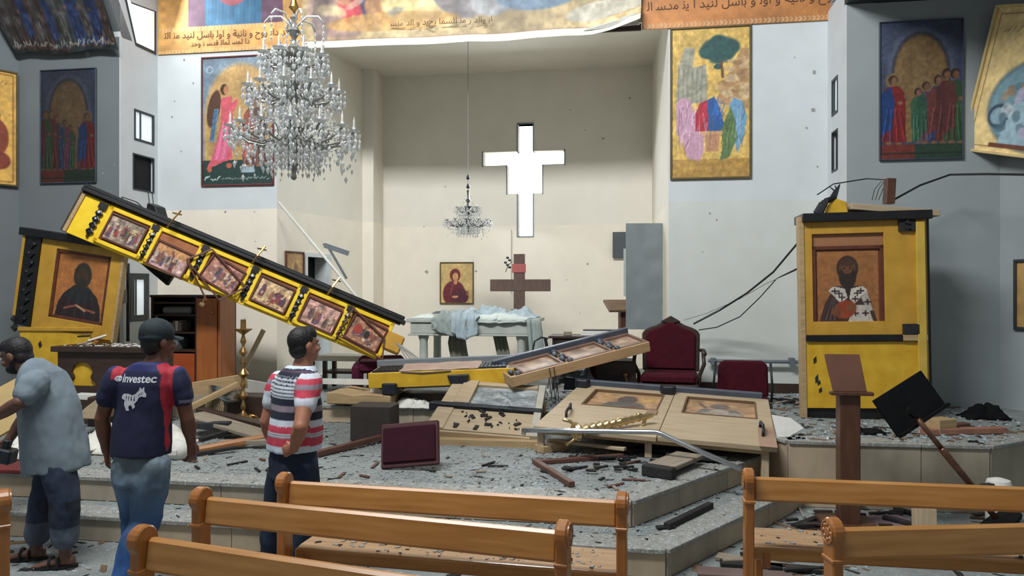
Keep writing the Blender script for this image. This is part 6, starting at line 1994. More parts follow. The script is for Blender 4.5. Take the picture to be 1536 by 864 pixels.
flat('long_plank', 'pale plank on the nave floor beside the dark edged plank', (1075, 835), (1180, 852), 0, .10, .03, M_GREYPLANK)
flat('long_plank', 'mauve brown plank on the nave floor closest to the camera', (1045, 857), (1190, 866), 0, .14, .02, mat('mauve_brown_plank', (112, 92, 86), rough=.7))
flat('bent_wire', 'bent pale strip standing by the step corner under the lectern pew', (1196, 757), (1206, 776), 0, .02, .02, M_CABLE2)

# ================================================================ wreckage around the bending man
plank('yellow_board', 'dusty yellow board carried by the bending man', P(-40, 640, 5.5), P(46, 592, 5.75), .34, .03, mat('dusty_yellow_board', (166, 136, 74), rough=.6, col2=(184, 156, 96), scale=4), 'board', up=(0.3, -1, .5))
t = tag(MB().box(0, .62, 0, .5, 0, .03).build('red_mat', mat('dusty_red_mat', (104, 36, 36), rough=.9, var=.2), M=frame(PZ(-45, 708, PLAT + .004), U, Z), bev=.004), 'dusty red mat on the platform edge beside the bending man', 'mat')
crumple('white_sacking', 'crumpled dusty white sheet on the platform between the bending man and the walking man', frame(PZ(150, 682, PLAT + .01), U, Z), 1.05, .75, .2, M_WHITEBOARD, 51, cat='sheet', nx=50, ny=30)
crumple('white_sacking', 'crumpled dusty white sheet behind the bending man near the red mat', frame(PZ(30, 690, PLAT + .04), U, Z), .7, .6, .26, M_PAPER, 55, cat='sheet', nx=40, ny=26)
tag(MB().prism([(0, 0), (.30, .0), (.42, .16), (.40, .30), (.14, .12)], 0, .35, 'xzy').build('broken_crate', M_RAWPINE, M=frame(P(110, 628, 7.6), U, Z), bev=.008), 'pale broken wooden crate piece between the bending man and the walking man', 'crate')
plank('pale_profile', 'pale profile lying before the dark desk', P(118, 594, 8.0), P(165, 596, 8.0), .1, .06, M_WHITEBOARD)
tag(box('dark_casing', 0, .55, 0, .3, 0, .3, M_DARKWOOD, None, bev=.01, M=frame(P(130, 640, 7.8), U, Z)), 'dark wooden casing buried under the pale crate piece', 'casing')
tag(MB().ball((0, 0, 0), (.10, .08, .09), 12, 8).box(-.03, .03, -.09, -.06, -.02, .02).build('plaster_lump', M_WHITEBOARD, M=Matrix.Translation(PZ(266, 676, PLAT + .07)), smooth='auto'), 'holed white plaster lump beside the walking man', 'lump')
# ================================================================ people
M_SKIN_A = mat('brown_skin', (112, 72, 54), rough=.5, var=.08, scale=30, bump=.05)
M_SKIN_B = mat('tan_skin', (166, 112, 86), rough=.5, var=.08, scale=30, bump=.05)
M_SKIN_C = mat('dark_tan_skin', (104, 70, 56), rough=.5, var=.08, scale=30, bump=.05)
M_HAIR = mat('black_hair', (24, 21, 21), rough=.6, var=.3, scale=90, bump=.4)
M_EYE = mat('eye_white', (220, 214, 206), rough=.3, var=.02, bump=0)


def loft(mb, secs, n=20, pw=2.3):
    """closed tube through superelliptic sections (centre, half axis A, half axis B)"""
    vs, fs = [], []
    for c, A, B in secs:
        for k in range(n):
            w = 2 * PI * k / n
            ca, sa = math.cos(w), math.sin(w)
            vs.append(V(c) + A * (math.copysign(abs(ca) ** (2 / pw), ca)) + B * (math.copysign(abs(sa) ** (2 / pw), sa)))
    m = len(secs)
    for i in range(m - 1):
        for k in range(n):
            s = (k + 1) % n
            fs.append((i * n + k, i * n + s, (i + 1) * n + s, (i + 1) * n + k))
    fs.append(tuple(range(n - 1, -1, -1)))
    fs.append(tuple((m - 1) * n + k for k in range(n)))
    mb.add(vs, fs)


def ell(mb, c, A, B, C):
    M = Matrix(((A.x, B.x, C.x, c.x), (A.y, B.y, C.y, c.y), (A.z, B.z, C.z, c.z), (0, 0, 0, 1)))
    mb.ball((0, 0, 0), 1.0, 18, 12, M=M)


def limb(mb, pts, rs, n=14):
    """tapering limb with round joints; extra rings between joints keep a muscle swell"""
    P_, R_ = [], []
    for i in range(len(pts) - 1):
        for t in (0, .25, .5, .75):
            P_.append(pts[i].lerp(pts[i + 1], t))
            R_.append(rs[i] * (1 - t) + rs[i + 1] * t + (.006 if t in (.25, .5) else 0))
    P_.append(pts[-1])
    R_.append(rs[-1])
    mb.tube(P_, R_, n)
    for p, r in zip(pts, rs):
        mb.ball(p, r, 12, 8)


def hand(mb, wrist, d, pn, th, curl=.35, size=1.0, fist=False):
    """wrist point, direction of the fingers, palm normal (towards the palm side), thumb side; five separate fingers"""
    d = d.normalized()
    pn = (pn - d * pn.dot(d)).normalized()
    th = (th - d * th.dot(d) - pn * th.dot(pn)).normalized()
    L = .088 * size
    loft(mb, [(wrist - d * .02, th * .028 * size, pn * .021 * size), (wrist + d * L * .35, th * .036 * size, pn * .017 * size), (wrist + d * L * .8, th * .042 * size, pn * .015 * size), (wrist + d * L, th * .041 * size, pn * .012 * size)], 14)
    lens = (.076, .084, .078, .060)
    for i, ln in enumerate(lens):
        off = (1.5 - i) * .0205 * size
        p = wrist + d * (L - .008) + th * off
        dirv = (d + th * (1.5 - i) * .07).normalized()
        pts, rs = [p], [.0095 * size]
        ang = curl * (1.0 + .15 * i) * (1.7 if fist else 1)
        cur = dirv
        for sgm in (.44, .32, .24):
            cur = (Matrix.Rotation(ang, 3, cur.cross(pn)) @ cur).normalized()
            p = p + cur * ln * sgm * size
            pts.append(p)
            rs.append(rs[-1] * .93)
        mb.tube(pts, rs, 10)
        for q, r in zip(pts, rs):
            mb.ball(q, r, 8, 6)
    p = wrist + d * L * .28 + th * .030 * size
    cur = (d * .62 + th * .72 + pn * .25).normalized()
    pts, rs = [p], [.0125 * size]
    for sgm in (.034, .030, .024):
        p = p + cur * sgm * size
        cur = (cur * .85 + d * .25 + pn * .18).normalized()
        pts.append(p)
        rs.append(rs[-1] * .9)
    mb.tube(pts, rs, 10)
    for q, r in zip(pts, rs):
        mb.ball(q, r, 8, 6)


def remesh(name, mb, vox, m, parent=None, it=4, fac=.5, wrinkle=0.0, wsc=9.0, seed=0):
    me = mb.mesh(name + '_raw')
    o = bpy.data.objects.new(name + '_raw', me)
    COL.objects.link(o)
    r = o.modifiers.new('r', 'REMESH')
    r.mode = 'VOXEL'
    r.voxel_size = vox
    if it:
        s = o.modifiers.new('s', 'SMOOTH')
        s.iterations = it
        s.factor = fac
    bpy.context.view_layer.update()
    dg = bpy.context.evaluated_depsgraph_get()
    res = bpy.data.meshes.new_from_object(o.evaluated_get(dg))
    bpy.data.objects.remove(o)
    bpy.data.meshes.remove(me)
    res.name = name
    if wrinkle:
        n = len(res.vertices)
        co = np.empty(n * 3, np.float32)
        no = np.empty(n * 3, np.float32)
        res.vertices.foreach_get('co', co)
        res.vertex_normals.foreach_get('vector', no)
        co, no = co.reshape(-1, 3), no.reshape(-1, 3)
        dv = np.array([mnoise.fractal(V((float(c[0]) * wsc + seed, float(c[1]) * wsc, float(c[2]) * wsc * .55)), 1.0, 2.0, 3) for c in co], np.float32)
        co = co + no * (dv * wrinkle)[:, None]
        res.vertices.foreach_set('co', co.ravel())
    res.materials.clear()
    res.materials.append(m)
    res.polygons.foreach_set('use_smooth', [True] * len(res.polygons))
    res.update()
    ob = bpy.data.objects.new(name, res)
    COL.objects.link(ob)
    if parent is not None:
        ob.parent = parent
    return ob


def paint(o, fn):
    me = o.data
    n = len(me.vertices)
    a = me.color_attributes.new('Col', 'FLOAT_COLOR', 'POINT')
    buf = np.ones((n, 4), np.float32)
    for i, v in enumerate(me.vertices):
        buf[i, :3] = lin(fn(v.co))
    a.data.foreach_set('color', buf.ravel())


def head(mb, c, f, u):
    s = f.cross(u).normalized()
    ell(mb, c + u * .022 - f * .012, s * .074, f * .094, u * .094)
    ell(mb, c - u * .035 + f * .022, s * .060, f * .068, u * .082)
    ell(mb, c - u * .088 + f * .045, s * .040, f * .040, u * .030)
    ell(mb, c - u * .018 + f * .092, s * .012, f * .018, u * .026)
    ell(mb, c - u * .034 + f * .100, s * .017, f * .016, u * .011)
    ell(mb, c + u * .022 + f * .078, s * .052, f * .014, u * .011)
    ell(mb, c - u * .066 + f * .082, s * .024, f * .012, u * .008)
    ell(mb, c - u * .076 + f * .080, s * .020, f * .012, u * .008)
    for q in (-1, 1):
        ell(mb, c - u * .012 + s * q * .076 - f * .008, s * .011, f * .021, u * .032)
        ell(mb, c - u * .034 + s * q * .040 + f * .066, s * .020, f * .020, u * .022)
    return s


def eyes(c, f, u, parent):
    s = f.cross(u).normalized()
    for q in (-1, 1):
        MB().ball(c + u * .004 + f * .0815 + s * q * .031, .0115, 10, 8).ball(c + u * .004 + f * .0905 + s * q * .031, .0045, 8, 6).build('eye', M_EYE, parent, smooth=True)


def hair(c, f, u, parent, m=M_HAIR, low=True):
    s = f.cross(u).normalized()
    mb = MB()
    ell(mb, c + u * .034 - f * .026, s * .080, f * .092, u * .090)
    ell(mb, c + u * .066 + f * .012, s * .066, f * .070, u * .056)
    if low:
        ell(mb, c - u * .020 - f * .046, s * .074, f * .056, u * .072)
    return remesh('hair', mb, .006, m, parent, it=3, wrinkle=.0018, wsc=60)


def vn(x, y, z=0.0):
    return V((x, y, z)).normalized()

# ---------------------------------------------------------------- man in the navy sports shirt, walking away
d = 4.6
q = lambda px, py, dd=0.0: P(px, py, d + dd)
fA = vn(.22, .97)
sA = fA.cross(Z)
UPA = vn(.05, .03, 1)
body = MB()
neck, pel = q(228, 547), q(213, 685)
hc = q(238, 511, .03)
shL, shR = q(172, 562, -.02), q(266, 562, .0)
elL, elR = q(153, 628, -.02), q(281, 628, .02)
wrL, wrR = q(160, 676, .04), q(287, 664, .10)
hf = vn(.62, .78, -.05)
head(body, hc, hf, vn(.05, 0, 1))
limb(body, [neck - Z * .05, hc - Z * .07], [.062, .056])
def torso(mb, secs, infl=0.0, s=sA, f=fA):
    loft(mb, [(c, s * (a + infl), f * (b + infl)) for c, a, b in secs])
tA = [(q(212, 712), .155, .115), (q(213, 685), .16, .118), (q(213, 650), .150, .108), (q(216, 610), .160, .112), (q(218, 575), .172, .108), (q(221, 556), .150, .088), (q(226, 545), .075, .066)]
torso(body, tA, -.012)
for a_, b_, c_ in ((shL, elL, wrL), (shR, elR, wrR)):
    limb(body, [a_ - Z * .012, b_, c_], [.046, .042, .029])
hand(body, wrL, vn(.05, .1, -1), vn(.9, .3, 0), vn(.2, 1, 0), .45, 1.0)
hand(body, wrR, vn(.03, .15, -1), vn(-.9, .3, 0), vn(-.1, 1, 0), .45, 1.0)
hL, hR = q(194, 700), q(232, 700, -.04)
kL, kR = q(203, 778, .16), q(216, 780, .0)
aL, aR = q(205, 858, -.05), q(188, 872, -.12)
limb(body, [hL, kL, aL], [.085, .06, .042])
limb(body, [hR, kR, aR], [.085, .06, .042])
manA = remesh('person', body, .0065, M_SKIN_A, None, it=3)
tag(manA, 'man in a navy sports shirt with red shoulder patches, cap and jeans walking away', 'person')
eyes(hc, hf, Z, manA)
hair(hc, hf, Z, manA)
sh = MB()
torso(sh, [(q(211, 681), .172, .128), (q(212, 660), .170, .125), (q(213, 640), .165, .120)] + tA[3:-1] + [(q(226, 543), .082, .072)], .010)
limb(sh, [shL + sA * .012 - Z * .012, shL.lerp(elL, .52)], [.068, .070])
limb(sh, [shR - sA * .012 - Z * .012, shR.lerp(elR, .50)], [.068, .070])
loft(sh, [(neck - Z * .02, sA * .078, fA * .074), (neck + Z * .02, sA * .066, fA * .066)])
shirt = remesh('shirt', sh, .008, painted('sports_shirt_print', rough=.75, bump=.1), manA, it=5, wrinkle=.006, wsc=8, seed=2)
cA = q(215, 600)
def in_poly(x, y, pts):
    r = False
    n = len(pts)
    for i in range(n):
        x1, y1 = pts[i]
        x2, y2 = pts[(i + 1) % n]
        if (y1 > y) != (y2 > y) and x < (x2 - x1) * (y - y1) / (y2 - y1) + x1:
            r = not r
    return r
# shirt pattern in centimetres on the back: x from the spine (towards his right), z height
def cm(px, py):
    p = q(px - 10, py, -.12) - cA
    return (p.dot(sA) * 100, (p.z + cA.z) * 100)
PATCH_L = [cm(*p) for p in ((171, 570), (169, 548), (178, 536), (190, 534), (187, 550), (178, 571))]
PATCH_R = [cm(*p) for p in ((237, 550), (243, 539), (255, 537), (262, 545), (258, 560), (250, 568))]
SIDE = [cm(*p) for p in ((247, 562), (259, 560), (257, 690), (246, 690))]
PIPE = [cm(*p) for p in ((261, 539), (266, 539), (283, 562), (280, 564))]
def navy(v):
    a, z, b = (v - cA).dot(sA) * 100, v.z * 100, (v - cA).dot(fA)
    if b < .075:
        if in_poly(a, z, PATCH_L) or in_poly(a, z, PATCH_R) or in_poly(a, z, SIDE):
            return (172, 40, 56)
        if in_poly(a, z, PIPE):
            return (190, 196, 212)
    if (a > 24 or a < -22) and 116.5 < z < 118.5:
        return (120, 128, 150)
    return (24, 28, 60) if z < 136 else (30, 38, 92)
paint(shirt, navy)
bvh = BVHTree.FromPolygons([v.co for v in shirt.data.vertices], [p.vertices for p in shirt.data.polygons])
def project(me, org):
    for v in me.vertices:
        o_ = org + sA * v.co.x + Z * v.co.y - fA * .6
        hit = bvh.ray_cast(o_, fA)
        if hit[0] is not None:
            v.co = hit[0] - fA * (.0025 + (0.001 if v.co.z > 0 else 0))
        else:
            v.co = o_ + fA * .45
M_PRINT = mat('white_shirt_print', (206, 208, 214), rough=.7, var=.08, scale=60, bump=0)
tx = text_mesh('lettering', 'Investec', .066, Matrix.Identity(4), M_PRINT, None, depth=.0, bold=.0012)
bm = bmesh.new()
bm.from_mesh(tx.data)
for _ in range(2):
    bmesh.ops.subdivide_edges(bm, edges=[e for e in bm.edges if e.calc_length() > .012], cuts=1, use_grid_fill=True)
bmesh.ops.triangulate(bm, faces=bm.faces)
bm.to_mesh(tx.data)
bm.free()
xs = [v.co.x for v in tx.data.vertices]
wt = max(xs)
for v in tx.data.vertices:
    v.co.x = v.co.x / wt * .212
project(tx.data, q(176.5, 574, -.12))
tx.parent = shirt
def blob_print(name, polys, x0, y0, w, h, org, cell, holes=()):
    from itertools import product
    def inside(x, y, pts):
        r = False
        n = len(pts)
        for i in range(n):
            x1, y1 = pts[i]
            x2, y2 = pts[(i + 1) % n]
            if (y1 > y) != (y2 > y) and x < (x2 - x1) * (y - y1) / (y2 - y1) + x1:
                r = not r
        return r
    mb = MB()
    nx, ny = int(w / cell), int(h / cell)
    idx = {}
    def vid(i, j):
        if (i, j) not in idx:
            idx[(i, j)] = len(mb.v)
            mb.v.append((x0 + i * cell, y0 + j * cell, 0))
        return idx[(i, j)]
    for i, j in product(range(nx), range(ny)):
        x, y = (i + .5) / nx, (j + .5) / ny
        if any(inside(x, y, p) for p in polys) and not any(inside(x, y, p) for p in holes):
            mb.f.append((vid(i, j), vid(i + 1, j), vid(i + 1, j + 1), vid(i, j + 1)))
    me = mb.mesh(name, M_PRINT)
    project(me, org)
    o = bpy.data.objects.new(name, me)
    COL.objects.link(o)
    o.parent = shirt
    return o
disk = [(.5 + .5 * math.cos(2 * PI * i / 16), .5 + .5 * math.sin(2 * PI * i / 16)) for i in range(16)]
blob_print('round_emblem', [disk], 0, 0, .036, .036, q(165.5, 573.5, -.12), .003, [[(.62, .3), (.8, .42), (.78, .6), (.6, .62)], [(.3, .62), (.44, .68), (.4, .78), (.3, .74)]])
horse = [(.05, .62), (.02, .50), (.14, .44), (.16, .22), (.24, .02), (.36, .03), (.34, .20), (.44, .26), (.50, .10), (.58, .14), (.56, .30), (.66, .42), (.72, .54), (.82, .60), (.97, .56), (.99, .66), (.92, .80), (.90, .98), (.84, .88), (.76, .96), (.74, .84), (.64, .72), (.50, .64), (.30, .70), (.14, .70)]
blob_print('animal_emblem', [horse], 0, 0, .165, .150, q(178, 617, -.12), .0035,
           [[(.20 + .11 * i, .40), (.235 + .11 * i, .40), (.255 + .11 * i, .62), (.225 + .11 * i, .62)] for i in range(4)] + [[(.70, .62), (.73, .60), (.80, .72), (.77, .74)], [(.80, .64), (.83, .63), (.87, .76), (.84, .77)]])
# jeans
jn = MB()
torso(jn, [(q(211, 672), .150, .112), (q(212, 690), .158, .120), (q(213, 725), .158, .122)], .002)
limb(jn, [hL, kL, aL], [.098, .088, .078])
limb(jn, [hR, kR, aR], [.102, .092, .080])
jeans = remesh('jeans', jn, .009, painted('washed_denim', rough=.85, bump=.2), manA, it=4, wrinkle=.014, wsc=9, seed=5)
def denim(v):
    n_ = mnoise.noise(V((v.x * 7, v.y * 7, v.z * 4)))
    t = min(1, max(0, (v.z - .30) / .5))
    a_, b_ = (44, 84, 140), (104, 118, 126)
    c = [a_[i] * (1 - t) + b_[i] * t for i in range(3)]
    k = 1 + .30 * n_
    return [max(5, x * k) for x in c]
paint(jeans, denim)
# shoes
so = MB()
for a_ in (aL, aR):
    ell(so, V((a_.x + .01, a_.y + .07, .045)), V((.048, 0, 0)), V((0, .13, 0)), V((0, 0, .045)))
    so.tube([V((a_.x, a_.y, .05)), a_], [.05, .046], 12)
remesh('shoes', so, .01, M_BLACK, manA)
# cap
cp_ = MB()
sC = hf.cross(Z).normalized()
ell(cp_, hc + Z * .050 - hf * .012, sC * .088, hf * .104, Z * .088)
ell(cp_, hc + Z * .018 - hf * .030, sC * .086, hf * .088, Z * .045)
M_CAP = mat('dark_green_cap_cloth', (30, 42, 46), rough=.8, var=.15, scale=20, bump=.15)
cap = remesh('cap', cp_, .007, M_CAP, manA, it=3)
br = MB().grid(lambda s_, t_: (hc + Z * (.040 - .018 * t_ - .02 * (2 * s_ - 1) ** 2) + hf * (.065 + .085 * t_ * math.sqrt(max(0, 1 - (2 * s_ - 1) ** 2 * .9))) + sC * (2 * s_ - 1) * .078), 14, 6)
b_ = br.build('cap_brim', M_CAP, cap, smooth=True)
b_.modifiers.new('thickness', 'SOLIDIFY').thickness = .005
MB().ball(hc + Z * .138 - hf * .012, .008, 8, 6).build('cap_button', M_CAP, cap)

# ---------------------------------------------------------------- man in the striped polo shirt, hand on his back pocket
d = 5.0
fB = vn(.74, .67)
sB = fB.cross(Z)
body = MB()
neck = q(452, 552)
hc = q(457, 517, .01)
hf = vn(.74, .66, .04)
head(body, hc, hf, vn(-.03, 0, 1))
limb(body, [neck - Z * .05, hc - Z * .07], [.064, .058])
tB = [(q(441, 712), .150, .125), (q(440, 690), .158, .135), (q(444, 655), .165, .150), (q(446, 615), .168, .142), (q(444, 582), .175, .120), (q(446, 562), .158, .098), (q(451, 550), .080, .072)]
torso(body, tB, -.012, sB, fB)
shR, shL = q(464, 574, -.13), q(420, 574, .13)
elR, elL = q(451, 640, -.30), q(400, 632, .12)
wrR, wrL = q(441, 672, -.20), q(412, 672, .20)
limb(body, [shR, elR, wrR], [.060, .046, .031])
limb(body, [shL, elL, wrL], [.060, .046, .031])
hand(body, wrR, vn(-.86, .35, -.32), vn(.25, .95, 0), vn(.1, 0, 1), .55, 1.0)
hand(body, wrL, vn(.6, .6, -.5), vn(0, -1, 0), vn(0, 0, 1), .5, 1.0)
hR, hL = q(455, 706, -.07), q(425, 706, .07)
kR, kL = q(458, 782, -.06), q(412, 786, .10)
aR, aL = q(452, 838, -.05), q(407, 832, .12)
limb(body, [hR, kR, aR], [.09, .062, .044])
limb(body, [hL, kL, aL], [.09, .062, .044])
manB = remesh('person', body, .0065, M_SKIN_B, None, it=3)
tag(manB, 'man in a striped polo shirt with one hand at his back pocket behind the pews', 'person')
eyes(hc, hf, Z, manB)
hair(hc, hf, Z, manB)
sh = MB()
torso(sh, [(q(441, 673), .174, .156), (q(442, 660), .175, .158), (q(444, 640), .174, .156)] + tB[3:-1] + [(q(451, 549), .085, .078)], .010, sB, fB)
limb(sh, [shR, shR.lerp(elR, .50)], [.082, .070])
limb(sh, [shL, shL.lerp(elL, .50)], [.082, .070])
shirt = remesh('shirt', sh, .0075, painted('striped_polo_print', rough=.8, bump=.1), manB, it=5, wrinkle=.006, wsc=8, seed=9)
zy = lambda py: H - (py - CY) / F * d
bands = [(540, (206, 216, 226)), (551, (28, 34, 54)), (556, (92, 60, 78)), (559, (28, 34, 54))]
NAV, WHT, RED, MAU = (30, 36, 52), (206, 212, 220), (196, 64, 84), (142, 128, 138)
def polo(v):
    a = (v - tB[3][0]).dot(sB)
    b = (v - tB[3][0]).dot(fB)
    py = CY + (H - v.z) * F / d
    # sleeves
    arm = min(((v - (s0 + (s1 - s0) * max(0, min(1, (v - s0).dot(s1 - s0) / (s1 - s0).length_squared)))).length for s0, s1 in ((shR, elR), (shL, elL))))
    if abs(a) > .165 and arm < .088 and py > 556:
        y = py
        return WHT if y < 563 else RED if y < 571 else MAU if y < 578 else RED if y < 589 else WHT
    y = py - 3.0 * b / .13 * 0 + (2 if b < 0 else 0)
    if y < 553:
        return (200, 212, 224)
    if y < 564:
        return (84, 62, 80) if 555 < y < 558 else NAV if b < .02 else WHT
    if y < 595:
        return NAV if ((y - 565) % 5.4) < 2.0 else WHT
    if y < 606:
        return NAV
    if y < 615:
        return MAU
    if y < 626:
        return NAV
    if y < 636:
        return WHT
    if y < 645:
        return RED
    if y < 653:
        return WHT if (y - 645) % 4 < 1.6 else MAU
    if y < 664:
        return RED
    return (200, 212, 224)
paint(shirt, polo)
cl = MB()
loft(cl, [(neck - Z * .028, sB * .086, fB * .082), (neck + Z * .018, sB * .070, fB * .072)])
remesh('collar', cl, .007, mat('pale_blue_collar', (196, 208, 222), rough=.8, var=.05), shirt, it=3)
jn = MB()
torso(jn, [(q(440, 664), .155, .130), (q(440, 690), .168, .146), (q(441, 716), .168, .142)], .002, sB, fB)
limb(jn, [hR, kR, aR], [.104, .08, .07])
limb(jn, [hL, kL, aL], [.104, .08, .07])
jeans = remesh('jeans', jn, .009, mat('dark_blue_denim', (26, 38, 58), rough=.85, var=.25, scale=9, bump=.25, col2=None), manB, it=4, wrinkle=.010, wsc=8, seed=3)
so = MB()
for a_ in (aL, aR):
    c_ = V((a_.x, a_.y, .045)) + fB * .07
    ell(so, c_, sB * .048, fB * .13, Z * .045)
    so.tube([V((a_.x, a_.y, .05)), a_], [.05, .046], 12)
remesh('shoes', so, .01, M_BLACK, manB)

# ---------------------------------------------------------------- bending man in a loose grey blue shirt
d = 5.15
fC = vn(-.98, .18)
sC_ = fC.cross(Z)          # his right hand side, away from the lens
body = MB()
neck = q(50, 556)
hc = q(24, 533, .0)
hu = vn(-.35, 0, .94)
hf = vn(-.93, .05, -.30)
head(body, hc, hf, hu)
limb(body, [neck + V((.04, 0, -.03)), hc - hu * .06 - hf * .02], [.066, .058])
tC = [(q(86, 690), .155, .125), (q(84, 665), .160, .130), (q(78, 635), .160, .125), (q(70, 600), .175, .125), (q(62, 572), .185, .110), (q(54, 560), .15, .08), (q(47, 552), .08, .07)]
ax = [(V((-.1, 0, 1))), V((-.15, 0, 1)), V((-.2, 0, 1)), V((-.4, 0, .92)), V((-.7, 0, .75)), V((-.85, 0, .6)), V((-.9, 0, .45))]
def torsoC(mb, secs, axs, infl=0.0, wid=0.0):
    out = []
    for (c, a, b), x in zip(secs, axs):
        x = x.normalized()
        s = sC_
        f = (x.cross(s)).normalized()
        out.append((c, s * (a + infl), f * (b + infl + wid)))
    loft(mb, out)
torsoC(body, tC, ax, -.02)
shL, shR = q(54, 573, -.17), q(50, 575, .18)
elL, elR = q(28, 604, -.28), q(40, 622, .22)
wrL, wrR = q(-14, 630, -.22), q(13, 660, .12)
limb(body, [shL, elL, wrL], [.056, .042, .030])
limb(body, [shR, elR, wrR], [.056, .042, .030])
hand(body, wrL, vn(-.9, .1, -.4), vn(.2, .9, 0), vn(0, 0, 1), .6)
hand(body, wrR, vn(-.45, -.1, -.9), vn(.3, -.9, 0), vn(-.6, 0, .4), .7)
hL, hR = q(84, 688, -.08), q(88, 688, .09)
kL, kR = q(97, 752, -.10), q(66, 750, .02)
aL, aR = q(98, 826, -.08), q(54, 818, .07)
limb(body, [hL, kL, aL], [.088, .060, .040])
limb(body, [hR, kR, aR], [.088, .060, .040])
for a_ in (aL, aR):
    base = V((a_.x, a_.y, .045))
    dv = vn(-.95, -.15)
    sd = dv.cross(Z)
    body.tube([a_, base], [.040, .042], 12)
    loft(body, [(base - dv * .055 + Z * .0, sd * .030, Z * .030), (base, sd * .036, Z * .036), (base + dv * .09 - Z * .008, sd * .042, Z * .026), (base + dv * .15 - Z * .018, sd * .044, Z * .016)])
    for i, ln in enumerate((.042, .038, .034, .028, .024)):
        p = base + dv * .145 + sd * (.034 - .017 * i) * (1 if a_ is aR else -1) - Z * .018
        body.tube([p, p + dv * ln], [.0105 - .001 * i] * 2, 8)
        body.ball(p + dv * ln, .0105 - .001 * i, 8, 6)
manC = remesh('person', body, .0065, M_SKIN_C, None, it=3)
tag(manC, 'bending barefoot man in a loose grey blue shirt and rolled trousers with sandals', 'person')
eyes(hc, hf, hu, manC)
hair(hc, hf, hu, manC)
bd = MB()
sH = hf.cross(hu).normalized()
ell(bd, hc - hu * .080 + hf * .040, sH * .056, hf * .052, hu * .040)
ell(bd, hc - hu * .055 + hf * .010, sH * .066, hf * .040, hu * .046)
remesh('beard', bd, .006, M_HAIR, manC, it=3, wrinkle=.002, wsc=60)
sh = MB()
tS = [(q(86, 704), .19, .185), (q(85, 685), .19, .178), (q(80, 650), .19, .165), (q(71, 605), .185, .145), (q(63, 575), .19, .118), (q(55, 560), .155, .088), (q(48, 552), .088, .078)]
torsoC(sh, tS, ax, .008)
limb(sh, [shL, shL.lerp(elL, .60)], [.088, .080])
limb(sh, [shR, shR.lerp(elR, .60)], [.088, .080])
M_SHIRTC = mat('faded_grey_blue_shirt', (118, 131, 139), rough=.9, var=.10, scale=6, bump=.15)
remesh('shirt', sh, .008, M_SHIRTC, manC, it=4, wrinkle=.016, wsc=6, seed=4)
cl = MB()
cx_ = vn(-.85, 0, .5)
fcx = cx_.cross(sC_).normalized()
loft(cl, [(q(50, 555), sC_ * .088, fcx * .080), (q(44, 549), sC_ * .074, fcx * .070)])
remesh('collar', cl, .007, M_SHIRTC, manC, it=2)
jn = MB()
torsoC(jn, [(q(85, 672), .16, .135), (q(86, 690), .166, .145), (q(87, 706), .166, .14)], ax[:3], .0)
limb(jn, [hL, kL, kL.lerp(aL, .72)], [.108, .092, .086])
limb(jn, [hR, kR, kR.lerp(aR, .72)], [.108, .092, .086])
tr_ = remesh('trousers', jn, .009, painted('patched_trousers', rough=.9, bump=.2), manC, it=4, wrinkle=.012, wsc=9, seed=7)
def trou(v):
    py = CY + (H - v.z) * F / d
    n_ = 1 + .25 * mnoise.noise(V((v.x * 9, v.y * 9, v.z * 6)))
    c = (44, 54, 74) if py < 782 else (84, 92, 106)
    if 742 < py < 772 and n_ > 1.02:
        c = (36, 40, 50)
    return [x * n_ for x in c]
paint(tr_, trou)
sd_ = MB()
for a_ in (aL, aR):
    base = V((a_.x, a_.y, .006))
    dv = vn(-.95, -.15)
    sd = dv.cross(Z)
    pts = []
    for i in range(20):
        w = 2 * PI * i / 20
        pts.append(base + dv * (.055 + .135 * math.cos(w)) + sd * (.050 * math.sin(w) * (1 + .15 * math.cos(w))))
    n0 = len(sd_.v)
    sd_.add([p for p in pts] + [p + Z * .018 for p in pts], [tuple(range(19, -1, -1)), tuple(range(20, 40))] + [(i, (i + 1) % 20, 20 + (i + 1) % 20, 20 + i) for i in range(20)])
    for off in (.085, .03):
        arcp = [base + dv * off + sd * (.050 * math.cos(t)) + Z * (.012 + .062 * math.sin(t)) for t in [PI * i / 10 for i in range(11)]]
        sd_.tube(arcp, .010, 6)
sd_.build('sandals', M_BLACK, manC, smooth='auto')
# dark tool in his hand
tag(MB().box(-.10, .06, -.05, .05, -.05, .05).box(-.03, .02, -.02, .02, .04, .11).build('dark_tool', M_DARKMETAL, M=Matrix.Translation(P(8, 683, 5.24)) @ Matrix.Rotation(.2, 4, 'Y'), bev=.01), 'dark tool gripped low by the bending man', 'tool')
